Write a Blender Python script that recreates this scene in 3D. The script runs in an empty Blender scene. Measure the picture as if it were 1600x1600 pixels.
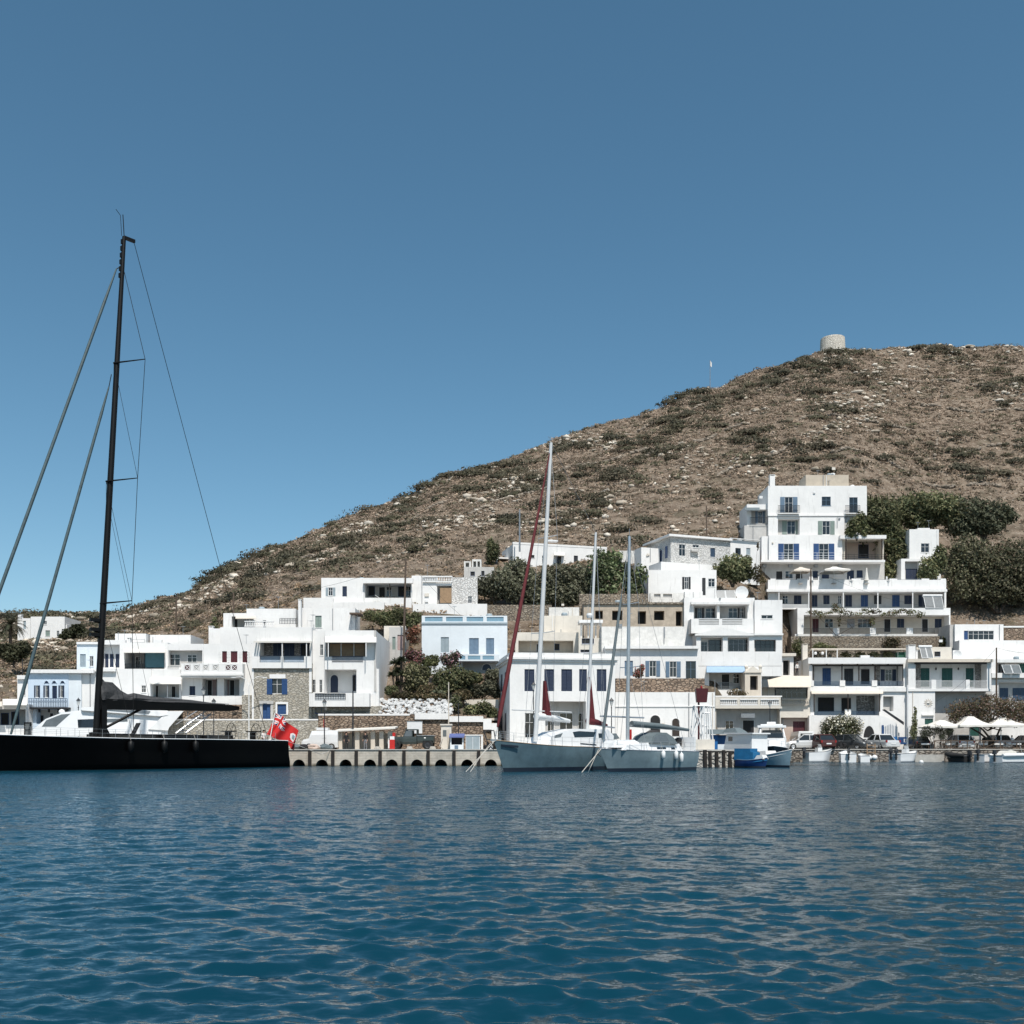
import bpy, bmesh, math, random
import numpy as np
from mathutils import Vector, Matrix, noise
R = math.radians
random.seed(7); rng = np.random.default_rng(7)
SC = bpy.context.scene
COL = SC.collection
# ------------------------------------------------------------------ survey: a level camera 2.4 m over the water
F, CX, HY, H = 1600.0, 800.0, 1169.0, 2.4
QZ = 2.14                                                    # quay level
def P(px, py, d):
    return Vector(((px - CX) * d / F, d, H - (py - HY) * d / F))
def X_(px, d): return (px - CX) * d / F
def Z_(py, d): return H - (py - HY) * d / F
# ------------------------------------------------------------------ materials
M = {}
def nt(m):
    m.use_nodes = True
    return m.node_tree, m.node_tree.nodes, m.node_tree.links
def pm(name, col, rough=0.6, metal=0.0, var=0.12, scale=3.0, bump=0.0, stain=0.0, spec=0.5, bscale=None):
    m = bpy.data.materials.new(name); t, n, l = nt(m)
    b = n['Principled BSDF']
    b.inputs['Roughness'].default_value = rough; b.inputs['Metallic'].default_value = metal
    b.inputs['Specular IOR Level'].default_value = spec
    tc = n.new('ShaderNodeTexCoord'); nz = n.new('ShaderNodeTexNoise')
    nz.inputs['Scale'].default_value = scale; nz.inputs['Detail'].default_value = 6; nz.inputs['Roughness'].default_value = 0.65
    l.new(tc.outputs['Object'], nz.inputs['Vector'])
    rp = n.new('ShaderNodeValToRGB'); rp.color_ramp.elements[0].position = 0.32; rp.color_ramp.elements[1].position = 0.68
    lo = [c * (1 - var) for c in col]; hi = [min(1, c * (1 + var * 0.6)) for c in col]
    rp.color_ramp.elements[0].color = (*lo, 1); rp.color_ramp.elements[1].color = (*hi, 1)
    l.new(nz.outputs['Fac'], rp.inputs['Fac'])
    out = rp.outputs['Color']
    if stain > 0:                                            # weather streaks running down the face
        mp = n.new('ShaderNodeMapping'); mp.inputs['Scale'].default_value = (1.3, 1.3, 0.16)
        l.new(tc.outputs['Object'], mp.inputs['Vector'])
        n2 = n.new('ShaderNodeTexNoise'); n2.inputs['Scale'].default_value = 1.4; n2.inputs['Detail'].default_value = 8
        n2.inputs['Roughness'].default_value = 0.7
        l.new(mp.outputs['Vector'], n2.inputs['Vector'])
        r2 = n.new('ShaderNodeValToRGB'); r2.color_ramp.elements[0].position = 0.56; r2.color_ramp.elements[1].position = 0.8
        r2.color_ramp.elements[0].color = (0, 0, 0, 1); r2.color_ramp.elements[1].color = (stain, stain, stain, 1)
        l.new(n2.outputs['Fac'], r2.inputs['Fac'])
        mx = n.new('ShaderNodeMixRGB'); mx.inputs['Color2'].default_value = (0.33 * col[0] + .02, 0.31 * col[1] + .02, 0.28 * col[2] + .02, 1)
        l.new(r2.outputs['Color'], mx.inputs['Fac']); l.new(out, mx.inputs['Color1']); out = mx.outputs['Color']
    l.new(out, b.inputs['Base Color'])
    if bump > 0:
        n3 = n.new('ShaderNodeTexNoise'); n3.inputs['Scale'].default_value = bscale or scale * 4; n3.inputs['Detail'].default_value = 5
        l.new(tc.outputs['Object'], n3.inputs['Vector'])
        bp = n.new('ShaderNodeBump'); bp.inputs['Strength'].default_value = bump; bp.inputs['Distance'].default_value = 0.05
        l.new(n3.outputs['Fac'], bp.inputs['Height']); l.new(bp.outputs['Normal'], b.inputs['Normal'])
    M[name] = m
    return m
def stone(name, cols, mortar, sx=2.2, sz=5.0, edge=0.08, bump=0.9):
    m = bpy.data.materials.new(name); t, n, l = nt(m); b = n['Principled BSDF']; b.inputs['Roughness'].default_value = 0.9
    tc = n.new('ShaderNodeTexCoord'); mp = n.new('ShaderNodeMapping'); mp.inputs['Scale'].default_value = (sx, sx, sz)
    l.new(tc.outputs['Object'], mp.inputs['Vector'])
    nz = n.new('ShaderNodeTexNoise'); nz.inputs['Scale'].default_value = 1.3; nz.inputs['Detail'].default_value = 3
    l.new(mp.outputs['Vector'], nz.inputs['Vector'])
    ad = n.new('ShaderNodeMixRGB'); ad.blend_type = 'ADD'; ad.inputs['Fac'].default_value = 0.55
    l.new(mp.outputs['Vector'], ad.inputs['Color1']); l.new(nz.outputs['Color'], ad.inputs['Color2'])
    v1 = n.new('ShaderNodeTexVoronoi'); v1.inputs['Scale'].default_value = 1
    v2 = n.new('ShaderNodeTexVoronoi'); v2.feature = 'DISTANCE_TO_EDGE'; v2.inputs['Scale'].default_value = 1
    l.new(ad.outputs['Color'], v1.inputs['Vector']); l.new(ad.outputs['Color'], v2.inputs['Vector'])
    sp = n.new('ShaderNodeSeparateColor'); l.new(v1.outputs['Color'], sp.inputs['Color'])
    rp = n.new('ShaderNodeValToRGB'); e = rp.color_ramp.elements
    e[0].color = (*cols[0], 1); e[1].color = (*cols[-1], 1)
    for i, c in enumerate(cols[1:-1]):
        x = e.new((i + 1) / (len(cols) - 1)); x.color = (*c, 1)
    l.new(sp.outputs[0], rp.inputs['Fac'])
    r2 = n.new('ShaderNodeValToRGB'); r2.color_ramp.elements[0].position = edge * 0.4; r2.color_ramp.elements[1].position = edge * 1.6
    l.new(v2.outputs['Distance'], r2.inputs['Fac'])
    mx = n.new('ShaderNodeMixRGB'); mx.inputs['Color1'].default_value = (*mortar, 1)
    l.new(r2.outputs['Color'], mx.inputs['Fac']); l.new(rp.outputs['Color'], mx.inputs['Color2'])
    l.new(mx.outputs['Color'], b.inputs['Base Color'])
    bp = n.new('ShaderNodeBump'); bp.inputs['Strength'].default_value = bump; bp.inputs['Distance'].default_value = 0.12
    l.new(r2.outputs['Color'], bp.inputs['Height']); l.new(bp.outputs['Normal'], b.inputs['Normal'])
    M[name] = m
def attr_mat(name, attr='tint', rough=0.85, trans=0.0, var=0.25, scale=6.0):
    m = bpy.data.materials.new(name); t, n, l = nt(m); b = n['Principled BSDF']; b.inputs['Roughness'].default_value = rough
    b.inputs['Specular IOR Level'].default_value = 0.25
    a = n.new('ShaderNodeAttribute'); a.attribute_name = attr
    tc = n.new('ShaderNodeTexCoord'); nz = n.new('ShaderNodeTexNoise'); nz.inputs['Scale'].default_value = scale; nz.inputs['Detail'].default_value = 4
    l.new(tc.outputs['Object'], nz.inputs['Vector'])
    mr = n.new('ShaderNodeMapRange'); mr.inputs['From Min'].default_value = 0.3; mr.inputs['From Max'].default_value = 0.7
    mr.inputs['To Min'].default_value = 1 - var; mr.inputs['To Max'].default_value = 1 + var
    l.new(nz.outputs['Fac'], mr.inputs['Value'])
    mx = n.new('ShaderNodeVectorMath'); mx.operation = 'SCALE'
    l.new(a.outputs['Color'], mx.inputs[0]); l.new(mr.outputs['Result'], mx.inputs['Scale'])
    l.new(mx.outputs['Vector'], b.inputs['Base Color'])
    if trans:
        tr = n.new('ShaderNodeBsdfTranslucent'); l.new(mx.outputs['Vector'], tr.inputs['Color'])
        ms = n.new('ShaderNodeMixShader'); ms.inputs['Fac'].default_value = trans
        l.new(b.outputs[0], ms.inputs[1]); l.new(tr.outputs[0], ms.inputs[2])
        l.new(ms.outputs[0], n['Material Output'].inputs['Surface'])
    M[name] = m
W = 0.78
pm('white', (W, W * .985, W * .955), .75, var=.07, scale=.5, bump=.25, stain=.5, bscale=2.5)
pm('white_rough', (.68, .665, .63), .85, var=.16, scale=1.2, bump=.6, stain=.6, bscale=3)
pm('limewash_blue', (.56, .66, .76), .75, var=.07, scale=.5, bump=.2, stain=.3, bscale=3)
pm('pale_wall', (.70, .745, .77), .75, var=.06, scale=.5, bump=.2, stain=.3, bscale=3)
pm('cream', (.68, .63, .55), .8, var=.1, scale=.7, bump=.25, stain=.4)
pm('beige', (.58, .52, .44), .8, var=.1, scale=.8, bump=.25, stain=.45)
pm('pink_beige', (.5, .4, .34), .8, var=.08, scale=.8, bump=.2, stain=.3)
pm('grey_and_shade_wall', (.50, .485, .46), .85, var=.14, scale=.6, bump=.3, stain=.6)  # true grey walls, plus white recess backs darkened to imitate their shade
pm('tan_plaster', (.47, .395, .31), .9, var=.25, scale=.8, bump=.6, stain=.5)
pm('roof_tan', (.52, .45, .36), .9, var=.15, scale=.8, bump=.3)
pm('concrete', (.44, .42, .38), .88, var=.2, scale=.8, bump=.4, stain=.5)
pm('quay_face', (.50, .455, .385), .88, var=.22, scale=.8, bump=.5, stain=.6)
pm('quay_top', (.5, .48, .44), .9, var=.15, scale=.35, bump=.2)
pm('tarp_blue', (.10, .13, .30), .85, var=.2, scale=3)
pm('white_stone', (.56, .56, .55), .85, var=.2, scale=1.5, bump=.5, stain=.4)
pm('asphalt', (.06, .06, .058), .9, var=.25, scale=.6, bump=.3)
pm('navy', (.010, .022, .055), .5, var=.2, scale=2)
pm('blue', (.020, .065, .18), .5, var=.18, scale=2)
pm('bright_blue', (.015, .13, .36), .45, var=.15, scale=2)
pm('slate_blue', (.13, .20, .28), .55, var=.12, scale=2)
pm('sky_blue', (.19, .33, .42), .6, var=.12, scale=2)
pm('grey_blue', (.30, .36, .39), .6, var=.12, scale=2)
pm('grey_green', (.22, .28, .25), .6, var=.12, scale=2)
pm('green', (.012, .075, .06), .5, var=.2, scale=2)
pm('maroon', (.075, .010, .014), .5, var=.2, scale=2)
pm('red', (.5, .02, .015), .5, var=.12, scale=2)
pm('pink_wood', (.42, .30, .28), .6, var=.12, scale=2)
pm('dark', (.012, .012, .013), .7, var=.3, scale=2)  # near black; on panes and backs it paints in the dark of interiors
pm('dark_brown', (.035, .024, .018), .65, var=.3, scale=3)
pm('wood_tan', (.30, .195, .11), .65, var=.2, scale=2.5, bump=.2)
pm('wood_pole', (.10, .07, .05), .85, var=.3, scale=3, bump=.4)
pm('timber_dark', (.022, .018, .015), .85, var=.4, scale=3, bump=.5)
pm('glass', (.016, .021, .026), .06, var=.3, scale=.8, spec=.7)
pm('car_glass', (.02, .025, .028), .05, var=.2, scale=.8, spec=.8)
pm('white_trim', (.80, .79, .77), .55, var=.05, scale=2)
pm('metal_white', (.74, .74, .73), .4, var=.07, scale=2)
pm('mast_white', (.58, .59, .59), .35, var=.06, scale=1)
pm('metal_grey', (.32, .33, .34), .4, metal=.5, var=.12, scale=2)
pm('alu', (.55, .56, .57), .35, metal=.7, var=.1, scale=2)
pm('iron_blue', (.035, .065, .11), .5, var=.15, scale=2)
pm('iron_dark', (.02, .022, .026), .5, var=.2, scale=2)
pm('rail_grey', (.20, .22, .23), .5, var=.15, scale=2)
pm('canvas_white', (.70, .67, .61), .85, var=.06, scale=1.5, bump=.15)
pm('canvas_cream', (.64, .57, .48), .85, var=.08, scale=1.5, bump=.15)
pm('canvas_blue', (.3, .42, .55), .85, var=.08, scale=1.5)
pm('canvas_teal', (.05, .13, .16), .8, var=.15, scale=1.5)
pm('canvas_grey', (.12, .15, .16), .85, var=.15, scale=1.5, bump=.2)
pm('canvas_black', (.045, .045, .046), .7, var=.3, scale=2.5, bump=.6, bscale=4)
pm('sail_red', (.115, .013, .016), .8, var=.25, scale=2, bump=.3)
pm('furl_teal', (.05, .085, .095), .6, var=.3, scale=1.5)
pm('yacht_black', (.0015, .0015, .0017), .32, var=.3, scale=.5, spec=.12)
pm('carbon', (.004, .004, .004), .5, spec=.25, var=.3, scale=1)
pm('teak', (.3, .22, .15), .75, var=.15, scale=3)
pm('deck_white', (.72, .72, .7), .5, var=.07, scale=1.5)
pm('gel_white', (.78, .785, .78), .25, var=.05, scale=.8)
pm('hull_grey_blue', (.12, .185, .215), .3, var=.22, scale=.9)
pm('hull_grey', (.20, .265, .29), .28, var=.2, scale=.8)
pm('boot_dark', (.012, .02, .035), .4, var=.2, scale=1)
pm('boat_blue', (.012, .045, .16), .4, var=.25, scale=1.5)
pm('boat_teal', (.015, .14, .3), .45, var=.2, scale=1.5)
pm('hull_pale_blue', (.27, .39, .45), .4, var=.15, scale=1)
pm('rubber', (.012, .012, .012), .8, var=.3, scale=4)
pm('rope', (.5, .47, .42), .9, var=.2, scale=6)
pm('fender_white', (.74, .75, .74), .5, var=.06, scale=2)
pm('car_silver', (.58, .59, .59), .3, metal=.15, var=.06, scale=1, spec=.6)
pm('car_white', (.72, .72, .71), .3, var=.05, scale=1)
pm('car_grey', (.06, .065, .07), .25, metal=.3, var=.1, scale=1)
pm('car_maroon', (.06, .018, .016), .35, var=.2, scale=1)
pm('truck_green', (.038, .052, .05), .5, var=.2, scale=1.5)
pm('lamp_red', (.3, .01, .01), .3, var=.1)
pm('lamp_clear', (.65, .65, .62), .15, var=.1)
pm('skin', (.42, .24, .17), .6, var=.08, scale=5)
pm('hair', (.03, .02, .015), .8, var=.3, scale=9)
pm('cloth_black', (.014, .014, .016), .9, var=.3, scale=8)
pm('cloth_white', (.72, .71, .69), .9, var=.08, scale=8)
pm('cloth_grey', (.2, .2, .21), .9, var=.15, scale=8)
pm('cloth_blue', (.05, .09, .18), .9, var=.15, scale=8)
pm('bark', (.085, .065, .05), .95, var=.35, scale=4, bump=.7)
pm('flag_red', (.55, .02, .02), .85, var=.1, scale=2)
pm('flag_white', (.75, .74, .73), .85, var=.05, scale=2)
pm('flag_blue', (.02, .03, .13), .85, var=.1, scale=2)
pm('green_tarp', (.02, .10, .06), .7, var=.2, scale=2)
pm('panel_glass', (.12, .135, .14), .25, var=.2, scale=1, spec=.7)
stone('stone_tan', [(.23, .18, .13), (.34, .28, .21), (.28, .24, .19), (.42, .36, .28)], (.12, .10, .08), 1.9, 4.2)
stone('stone_pale', [(.34, .32, .27), (.44, .41, .35), (.39, .35, .28), (.55, .52, .46)], (.27, .25, .21), 2.0, 4.0, bump=.7)
stone('stone_grey', [(.28, .27, .25), (.40, .38, .35), (.34, .32, .30), (.50, .48, .45)], (.18, .17, .16), 1.9, 4.2)
stone('mill_stone', [(.56, .52, .44), (.66, .62, .54), (.6, .56, .48), (.72, .68, .6)], (.44, .40, .34), 1.6, 2.4, bump=.5)
stone('stone_white', [(.66, .65, .62), (.78, .77, .74), (.72, .70, .67), (.8, .79, .77)], (.5, .49, .47), 2.0, 4.2, bump=.8)
stone('stone_brown', [(.20, .14, .10), (.33, .24, .17), (.26, .19, .14), (.40, .31, .23)], (.10, .075, .055), 1.6, 3.4)
stone('stone_quay', [(.22, .19, .16), (.32, .29, .25), (.27, .23, .19), (.38, .34, .29)], (.07, .06, .05), 1.2, 2.4)
attr_mat('leaf', trans=.3, rough=.7)
attr_mat('scrub_mat', rough=.95, var=.35, scale=2.2)
attr_mat('rock_mat', rough=.92, var=.2, scale=1.2)
# formwork lines and a dark weed band at the waterline of the quay
m = M['quay_face']; t, n, l = nt(m); b = n['Principled BSDF']; src = b.inputs['Base Color'].links[0].from_socket
tc = n.new('ShaderNodeTexCoord'); sx = n.new('ShaderNodeSeparateXYZ'); l.new(tc.outputs['Object'], sx.inputs[0])
nz = n.new('ShaderNodeTexNoise'); nz.inputs['Scale'].default_value = 1.1; nz.inputs['Detail'].default_value = 5; l.new(tc.outputs['Object'], nz.inputs['Vector'])
ad = n.new('ShaderNodeMath'); ad.operation = 'MULTIPLY_ADD'; ad.inputs[1].default_value = .7; l.new(nz.outputs['Fac'], ad.inputs[0]); l.new(sx.outputs['Z'], ad.inputs[2])
rp = n.new('ShaderNodeValToRGB'); rp.color_ramp.elements[0].position = .36; rp.color_ramp.elements[1].position = .66
rp.color_ramp.elements[0].color = (.25, .23, .18, 1); rp.color_ramp.elements[1].color = (1, 1, 1, 1); l.new(ad.outputs[0], rp.inputs['Fac'])
wv = n.new('ShaderNodeMath'); wv.operation = 'PINGPONG'; wv.inputs[1].default_value = .17; l.new(sx.outputs['Z'], wv.inputs[0])
r2 = n.new('ShaderNodeValToRGB'); r2.color_ramp.elements[0].position = .0; r2.color_ramp.elements[1].position = .03; r2.color_ramp.elements[0].color = (.55, .53, .5, 1); r2.color_ramp.elements[1].color = (1, 1, 1, 1); l.new(wv.outputs[0], r2.inputs['Fac'])
m1 = n.new('ShaderNodeMixRGB'); m1.blend_type = 'MULTIPLY'; m1.inputs['Fac'].default_value = 1; l.new(src, m1.inputs['Color1']); l.new(rp.outputs['Color'], m1.inputs['Color2'])
m2 = n.new('ShaderNodeMixRGB'); m2.blend_type = 'MULTIPLY'; m2.inputs['Fac'].default_value = .8; l.new(m1.outputs['Color'], m2.inputs['Color1']); l.new(r2.outputs['Color'], m2.inputs['Color2']); l.new(m2.outputs['Color'], b.inputs['Base Color'])
# ------------------------------------------------------------------ mesh builder
class MB:
    def __init__(s): s.v = []; s.f = []; s.m = []; s.mi = 0
    def add(s, vs, fs):
        o = len(s.v); s.v += [tuple(v) for v in vs]
        for f in fs: s.f.append([i + o for i in f]); s.m.append(s.mi)
        return s
    def box(s, x0, x1, y0, y1, z0, z1):
        if x1 < x0: x0, x1 = x1, x0
        if y1 < y0: y0, y1 = y1, y0
        if z1 < z0: z0, z1 = z1, z0
        return s.add([(x0, y0, z0), (x1, y0, z0), (x1, y1, z0), (x0, y1, z0), (x0, y0, z1), (x1, y0, z1), (x1, y1, z1), (x0, y1, z1)],
                     [(0, 3, 2, 1), (4, 5, 6, 7), (0, 1, 5, 4), (1, 2, 6, 5), (2, 3, 7, 6), (3, 0, 4, 7)])
    def quad(s, a, b, c, d): return s.add([a, b, c, d], [(0, 1, 2, 3)])
    def tube(s, a, b, r0, r1=None, n=6, cap=True):
        a = Vector(a); b = Vector(b); r1 = r0 if r1 is None else r1
        d = (b - a)
        if d.length < 1e-6: return s
        d.normalize(); u = d.orthogonal().normalized(); w = d.cross(u)
        vs = []
        for p, r in ((a, r0), (b, r1)):
            for i in range(n):
                t = 2 * math.pi * i / n; vs.append(p + (u * math.cos(t) + w * math.sin(t)) * r)
        fs = [(i, (i + 1) % n, n + (i + 1) % n, n + i) for i in range(n)]
        if cap: vs = vs + vs; fs += [tuple(range(3 * n - 1, 2 * n - 1, -1)), tuple(range(3 * n, 4 * n))]
        return s.add(vs, fs)
    def path(s, pts, r, n=6):
        P_ = [Vector(p) for p in pts]; k = len(P_); rr = list(r) if isinstance(r, (list, tuple)) else [r] * k
        vs = []; u = None
        for i in range(k):                                    # one swept skin, ends capped with vertices of their own
            d = (P_[min(i + 1, k - 1)] - P_[max(i - 1, 0)]); d = d.normalized() if d.length > 1e-6 else Vector((0, 0, 1))
            u = d.orthogonal() if u is None else u - d * u.dot(d)
            u = (u if u.length > 1e-4 else d.orthogonal()).normalized(); w = d.cross(u)
            vs += [P_[i] + (u * math.cos(2 * math.pi * j / n) + w * math.sin(2 * math.pi * j / n)) * rr[i] for j in range(n)]
        fs = [(i * n + j, i * n + (j + 1) % n, (i + 1) * n + (j + 1) % n, (i + 1) * n + j) for i in range(k - 1) for j in range(n)]
        o = len(vs); vs += vs[:n] + vs[(k - 1) * n:k * n]
        return s.add(vs, fs + [tuple(range(o + n - 1, o - 1, -1)), tuple(range(o + n, o + 2 * n))])
    def prism_y(s, poly, y0, y1):                             # polygon in x,z extruded along y
        n = len(poly); vs = [(x, y0, z) for x, z in poly] + [(x, y1, z) for x, z in poly]
        return s.add(vs, [tuple(range(n)), tuple(range(2 * n - 1, n - 1, -1))] + [(i, i + n, (i + 1) % n + n, (i + 1) % n) for i in range(n)])
    def prism_x(s, poly, x0, x1):                             # polygon in y,z extruded along x
        n = len(poly); vs = [(x0, y, z) for y, z in poly] + [(x1, y, z) for y, z in poly]
        return s.add(vs, [tuple(range(n - 1, -1, -1)), tuple(range(n, 2 * n))] + [(i, (i + 1) % n, (i + 1) % n + n, i + n) for i in range(n)])
    def lathe(s, prof, n=12, c=(0, 0, 0)):
        vs = []; k = len(prof)
        for i in range(n):
            t = 2 * math.pi * i / n
            for r, z in prof: vs.append((c[0] + r * math.cos(t), c[1] + r * math.sin(t), c[2] + z))
        fs = []
        for i in range(n):
            for j in range(k - 1):
                a = i * k + j; b = ((i + 1) % n) * k + j; fs.append((a, b, b + 1, a + 1))
        return s.add(vs, fs)
    def ico(s, c, r, sub=1, jit=0.0, flat=1.0):
        V, Fc = ICO[sub]; c = Vector(c)
        vs = [c + Vector((v[0] * r[0], v[1] * r[1], v[2] * r[2])) * (1 + random.uniform(-jit, jit)) for v in V]
        return s.add(vs, Fc)
    def build(s, name, mat, parent=None, smooth=False):
        me = bpy.data.meshes.new(name); me.from_pydata(s.v, [], s.f)
        mats = mat if isinstance(mat, (list, tuple)) else [mat]
        for q in mats: me.materials.append(M[q])
        if len(mats) > 1: me.polygons.foreach_set('material_index', s.m)
        if smooth: me.polygons.foreach_set('use_smooth', [True] * len(me.polygons))
        me.update()
        o = bpy.data.objects.new(name, me); COL.objects.link(o)
        if parent: o.parent = parent
        return o
def make_ico(sub):
    bm = bmesh.new(); bmesh.ops.create_icosphere(bm, subdivisions=sub, radius=1)
    V = [tuple(v.co) for v in bm.verts]; Fc = [tuple(v.index for v in f.verts) for f in bm.faces]; bm.free()
    return V, Fc
ICO = {1: make_ico(1), 2: make_ico(2), 3: make_ico(3)}
def big_mesh(name, verts, faces, mat, tint=None, smooth=False, parent=None):
    """verts (n,3) and faces (m,k) arrays, tint (n,3) point colours"""
    me = bpy.data.meshes.new(name); n, (m, k) = len(verts), faces.shape
    me.vertices.add(n); me.vertices.foreach_set('co', np.asarray(verts, np.float32).ravel())
    me.loops.add(m * k); me.loops.foreach_set('vertex_index', faces.astype(np.int32).ravel())
    me.polygons.add(m); me.polygons.foreach_set('loop_start', np.arange(0, m * k, k, dtype=np.int32))
    try: me.polygons.foreach_set('loop_total', np.full(m, k, np.int32))
    except Exception: pass
    if smooth: me.polygons.foreach_set('use_smooth', np.ones(m, bool))
    if tint is not None:
        a = me.attributes.new('tint', 'FLOAT_COLOR', 'POINT')
        a.data.foreach_set('color', np.concatenate([tint, np.ones((n, 1))], 1).astype(np.float32).ravel())
    me.materials.append(M[mat]); me.update(calc_edges=True); me.validate()
    o = bpy.data.objects.new(name, me); COL.objects.link(o)
    if parent: o.parent = parent
    return o
def tag(o, label=None, cat=None, group=None, kind=None):
    if label: o['label'] = label
    if cat: o['category'] = cat
    if group: o['group'] = group
    if kind: o['kind'] = kind
    return o
def thing(name, label, cat, loc, rz=0.0, group=None):
    o = bpy.data.objects.new(name, None); COL.objects.link(o); o.location = loc; o.rotation_euler = (0, 0, rz); o.empty_display_size = .3
    return tag(o, label, cat, group)
def kids(o): return [c for c in bpy.data.objects if c.parent == o]
def copy_tree(o, kd):
    c = o.copy(); COL.objects.link(c)
    def rec(a, b):
        for ch in kd.get(a, []):
            d = ch.copy(); COL.objects.link(d); d.parent = b; rec(ch, d)
    rec(o, c); return c
def kid_map():
    kd = {}
    for o in bpy.data.objects:
        if o.parent: kd.setdefault(o.parent, []).append(o)
    return kd
# ------------------------------------------------------------------ camera, world, sun
cam = bpy.data.cameras.new('camera'); co = bpy.data.objects.new('camera', cam); COL.objects.link(co)
co.location = (0, 0, H); co.rotation_euler = (R(90), 0, 0)
cam.sensor_width = 36; cam.lens = 36 * F / 1600; cam.shift_y = (HY - 800) / 1600.0
cam.clip_start = .2; cam.clip_end = 5000
SC.camera = co
SUN_EL, SUN_AZ = 58.0, 14.0                                  # high, behind the camera and a little to its right
w = bpy.data.worlds.new('World'); SC.world = w; w.use_nodes = True
wn, wl = w.node_tree.nodes, w.node_tree.links
sky = wn.new('ShaderNodeTexSky'); sky.sky_type = 'NISHITA'; sky.sun_disc = False
sky.sun_elevation = R(SUN_EL); sky.sun_rotation = R(180 - SUN_AZ)
sky.air_density = 0.85; sky.dust_density = 0.55; sky.ozone_density = 1.0; sky.altitude = 0
hs = wn.new('ShaderNodeHueSaturation'); hs.inputs['Saturation'].default_value = 1.16; hs.inputs['Hue'].default_value = 0.481
wl.new(sky.outputs[0], hs.inputs['Color']); wl.new(hs.outputs[0], wn['Background'].inputs['Color'])
wn['Background'].inputs['Strength'].default_value = 0.104
sl = bpy.data.lights.new('sun', 'SUN'); so = bpy.data.objects.new('sun', sl); COL.objects.link(so)
sl.energy = 4.3; sl.angle = R(0.53); sl.color = (1.0, .955, .89)
sd = Vector((math.sin(R(SUN_AZ)) * math.cos(R(SUN_EL)), -math.cos(R(SUN_AZ)) * math.cos(R(SUN_EL)), math.sin(R(SUN_EL))))
so.rotation_euler = sd.to_track_quat('Z', 'Y').to_euler(); so.location = (0, -20, 60)
SC.view_settings.view_transform = 'Standard'; SC.view_settings.look = 'None'; SC.view_settings.gamma = 1
SC.view_settings.exposure = 0.22
SC.cycles.max_bounces = 6; SC.cycles.diffuse_bounces = 2; SC.cycles.caustics_reflective = False; SC.cycles.caustics_refractive = False
# ------------------------------------------------------------------ hillside
RIDGE = [(-900, 968), (-200, 966), (0, 961), (60, 955), (110, 957), (165, 958), (190, 955), (215, 948), (240, 938), (275, 928), (300, 918), (322, 902), (345, 890), (388, 873), (400, 864), (440, 850), (482, 836), (535, 810),
         (587, 791), (644, 773), (670, 755), (692, 742), (726, 737), (794, 715), (830, 699), (865, 686), (925, 666), (1000, 646), (1056, 622), (1075, 611), (1120, 603), (1142, 593), (1176, 581), (1210, 572), (1232, 562),
         (1277, 550), (1322, 546), (1375, 544), (1450, 542), (1600, 541), (1900, 548), (2600, 590)]
RD = [(-900, 300), (165, 300), (230, 292), (300, 292), (400, 300), (700, 312), (1000, 326), (1300, 340), (2600, 350)]
STN = [  # photo column, then (distance, row) of the ground: quay, first terrace, second terrace, backs of the houses, foot of the open hill
 (-900, (149.6, 1173.5), (160, 1140), (185, 1090), (225, 1020), (262, 990)),
 (0,    (149.6, 1173.5), (166, 1125), (182, 1070), (226, 1014), (262, 988)),
 (100,  (149.6, 1173.5), (158, 1130), (178, 1068), (226, 1008), (262, 982)),
 (165,  (149.6, 1173.5), (158, 1130), (174, 1060), (200, 1012), (240, 985)),
 (230,  (149.6, 1173.5), (156, 1130), (170, 1050), (184, 1008), (222, 976)),
 (300,  (149.6, 1173.5), (156, 1130), (170, 1045), (184, 1000), (222, 966)),
 (400,  (149.6, 1173.5), (156, 1130), (170, 1040), (184, 975), (206, 938)),
 (482,  (149.6, 1173.5), (160, 1120), (172, 1030), (186, 955), (206, 908)),
 (587,  (149.6, 1173.5), (158, 1110), (166, 1060), (186, 940), (202, 900)),
 (640,  (149.6, 1173.5), (151, 1122), (163, 1062), (186, 945), (204, 893)),
 (720,  (149.6, 1173.5), (151, 1122), (164, 1060), (186, 950), (207, 884)),
 (794,  (149.6, 1173.5), (162, 1110), (172, 1050), (190, 952), (212, 872)),
 (925,  (149.6, 1173.5), (166, 1100), (178, 1040), (188, 950), (216, 866)),
 (1010, (149.6, 1173.5), (166, 1100), (180, 1040), (190, 948), (216, 850)),
 (1120, (166, 1173.5), (170, 1110), (184, 1030), (196, 930), (218, 842)),
 (1232, (190, 1173.2), (199, 1120), (207, 1035), (216, 920), (232, 792)),
 (1322, (190, 1173.2), (199, 1120), (207, 1035), (216, 920), (232, 792)),
 (1450, (190, 1173.2), (199, 1120), (209, 1030), (218, 955), (236, 860)),
 (1540, (190, 1173.2), (199, 1110), (209, 1012), (218, 962), (238, 862)),
 (2600, (190, 1173.2), (199, 1110), (209, 1012), (218, 962), (238, 862))]
_sp = np.array([s[0] for s in STN], float)
_sd = np.array([[q[0] for q in s[1:]] for s in STN], float)
_sz = np.array([[Z_(q[1], q[0]) for q in s[1:]] for s in STN], float)
_rp = np.array([r[0] for r in RIDGE], float); _ry = np.array([r[1] for r in RIDGE], float)
_dp = np.array([r[0] for r in RD], float); _dd = np.array([r[1] for r in RD], float)
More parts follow.
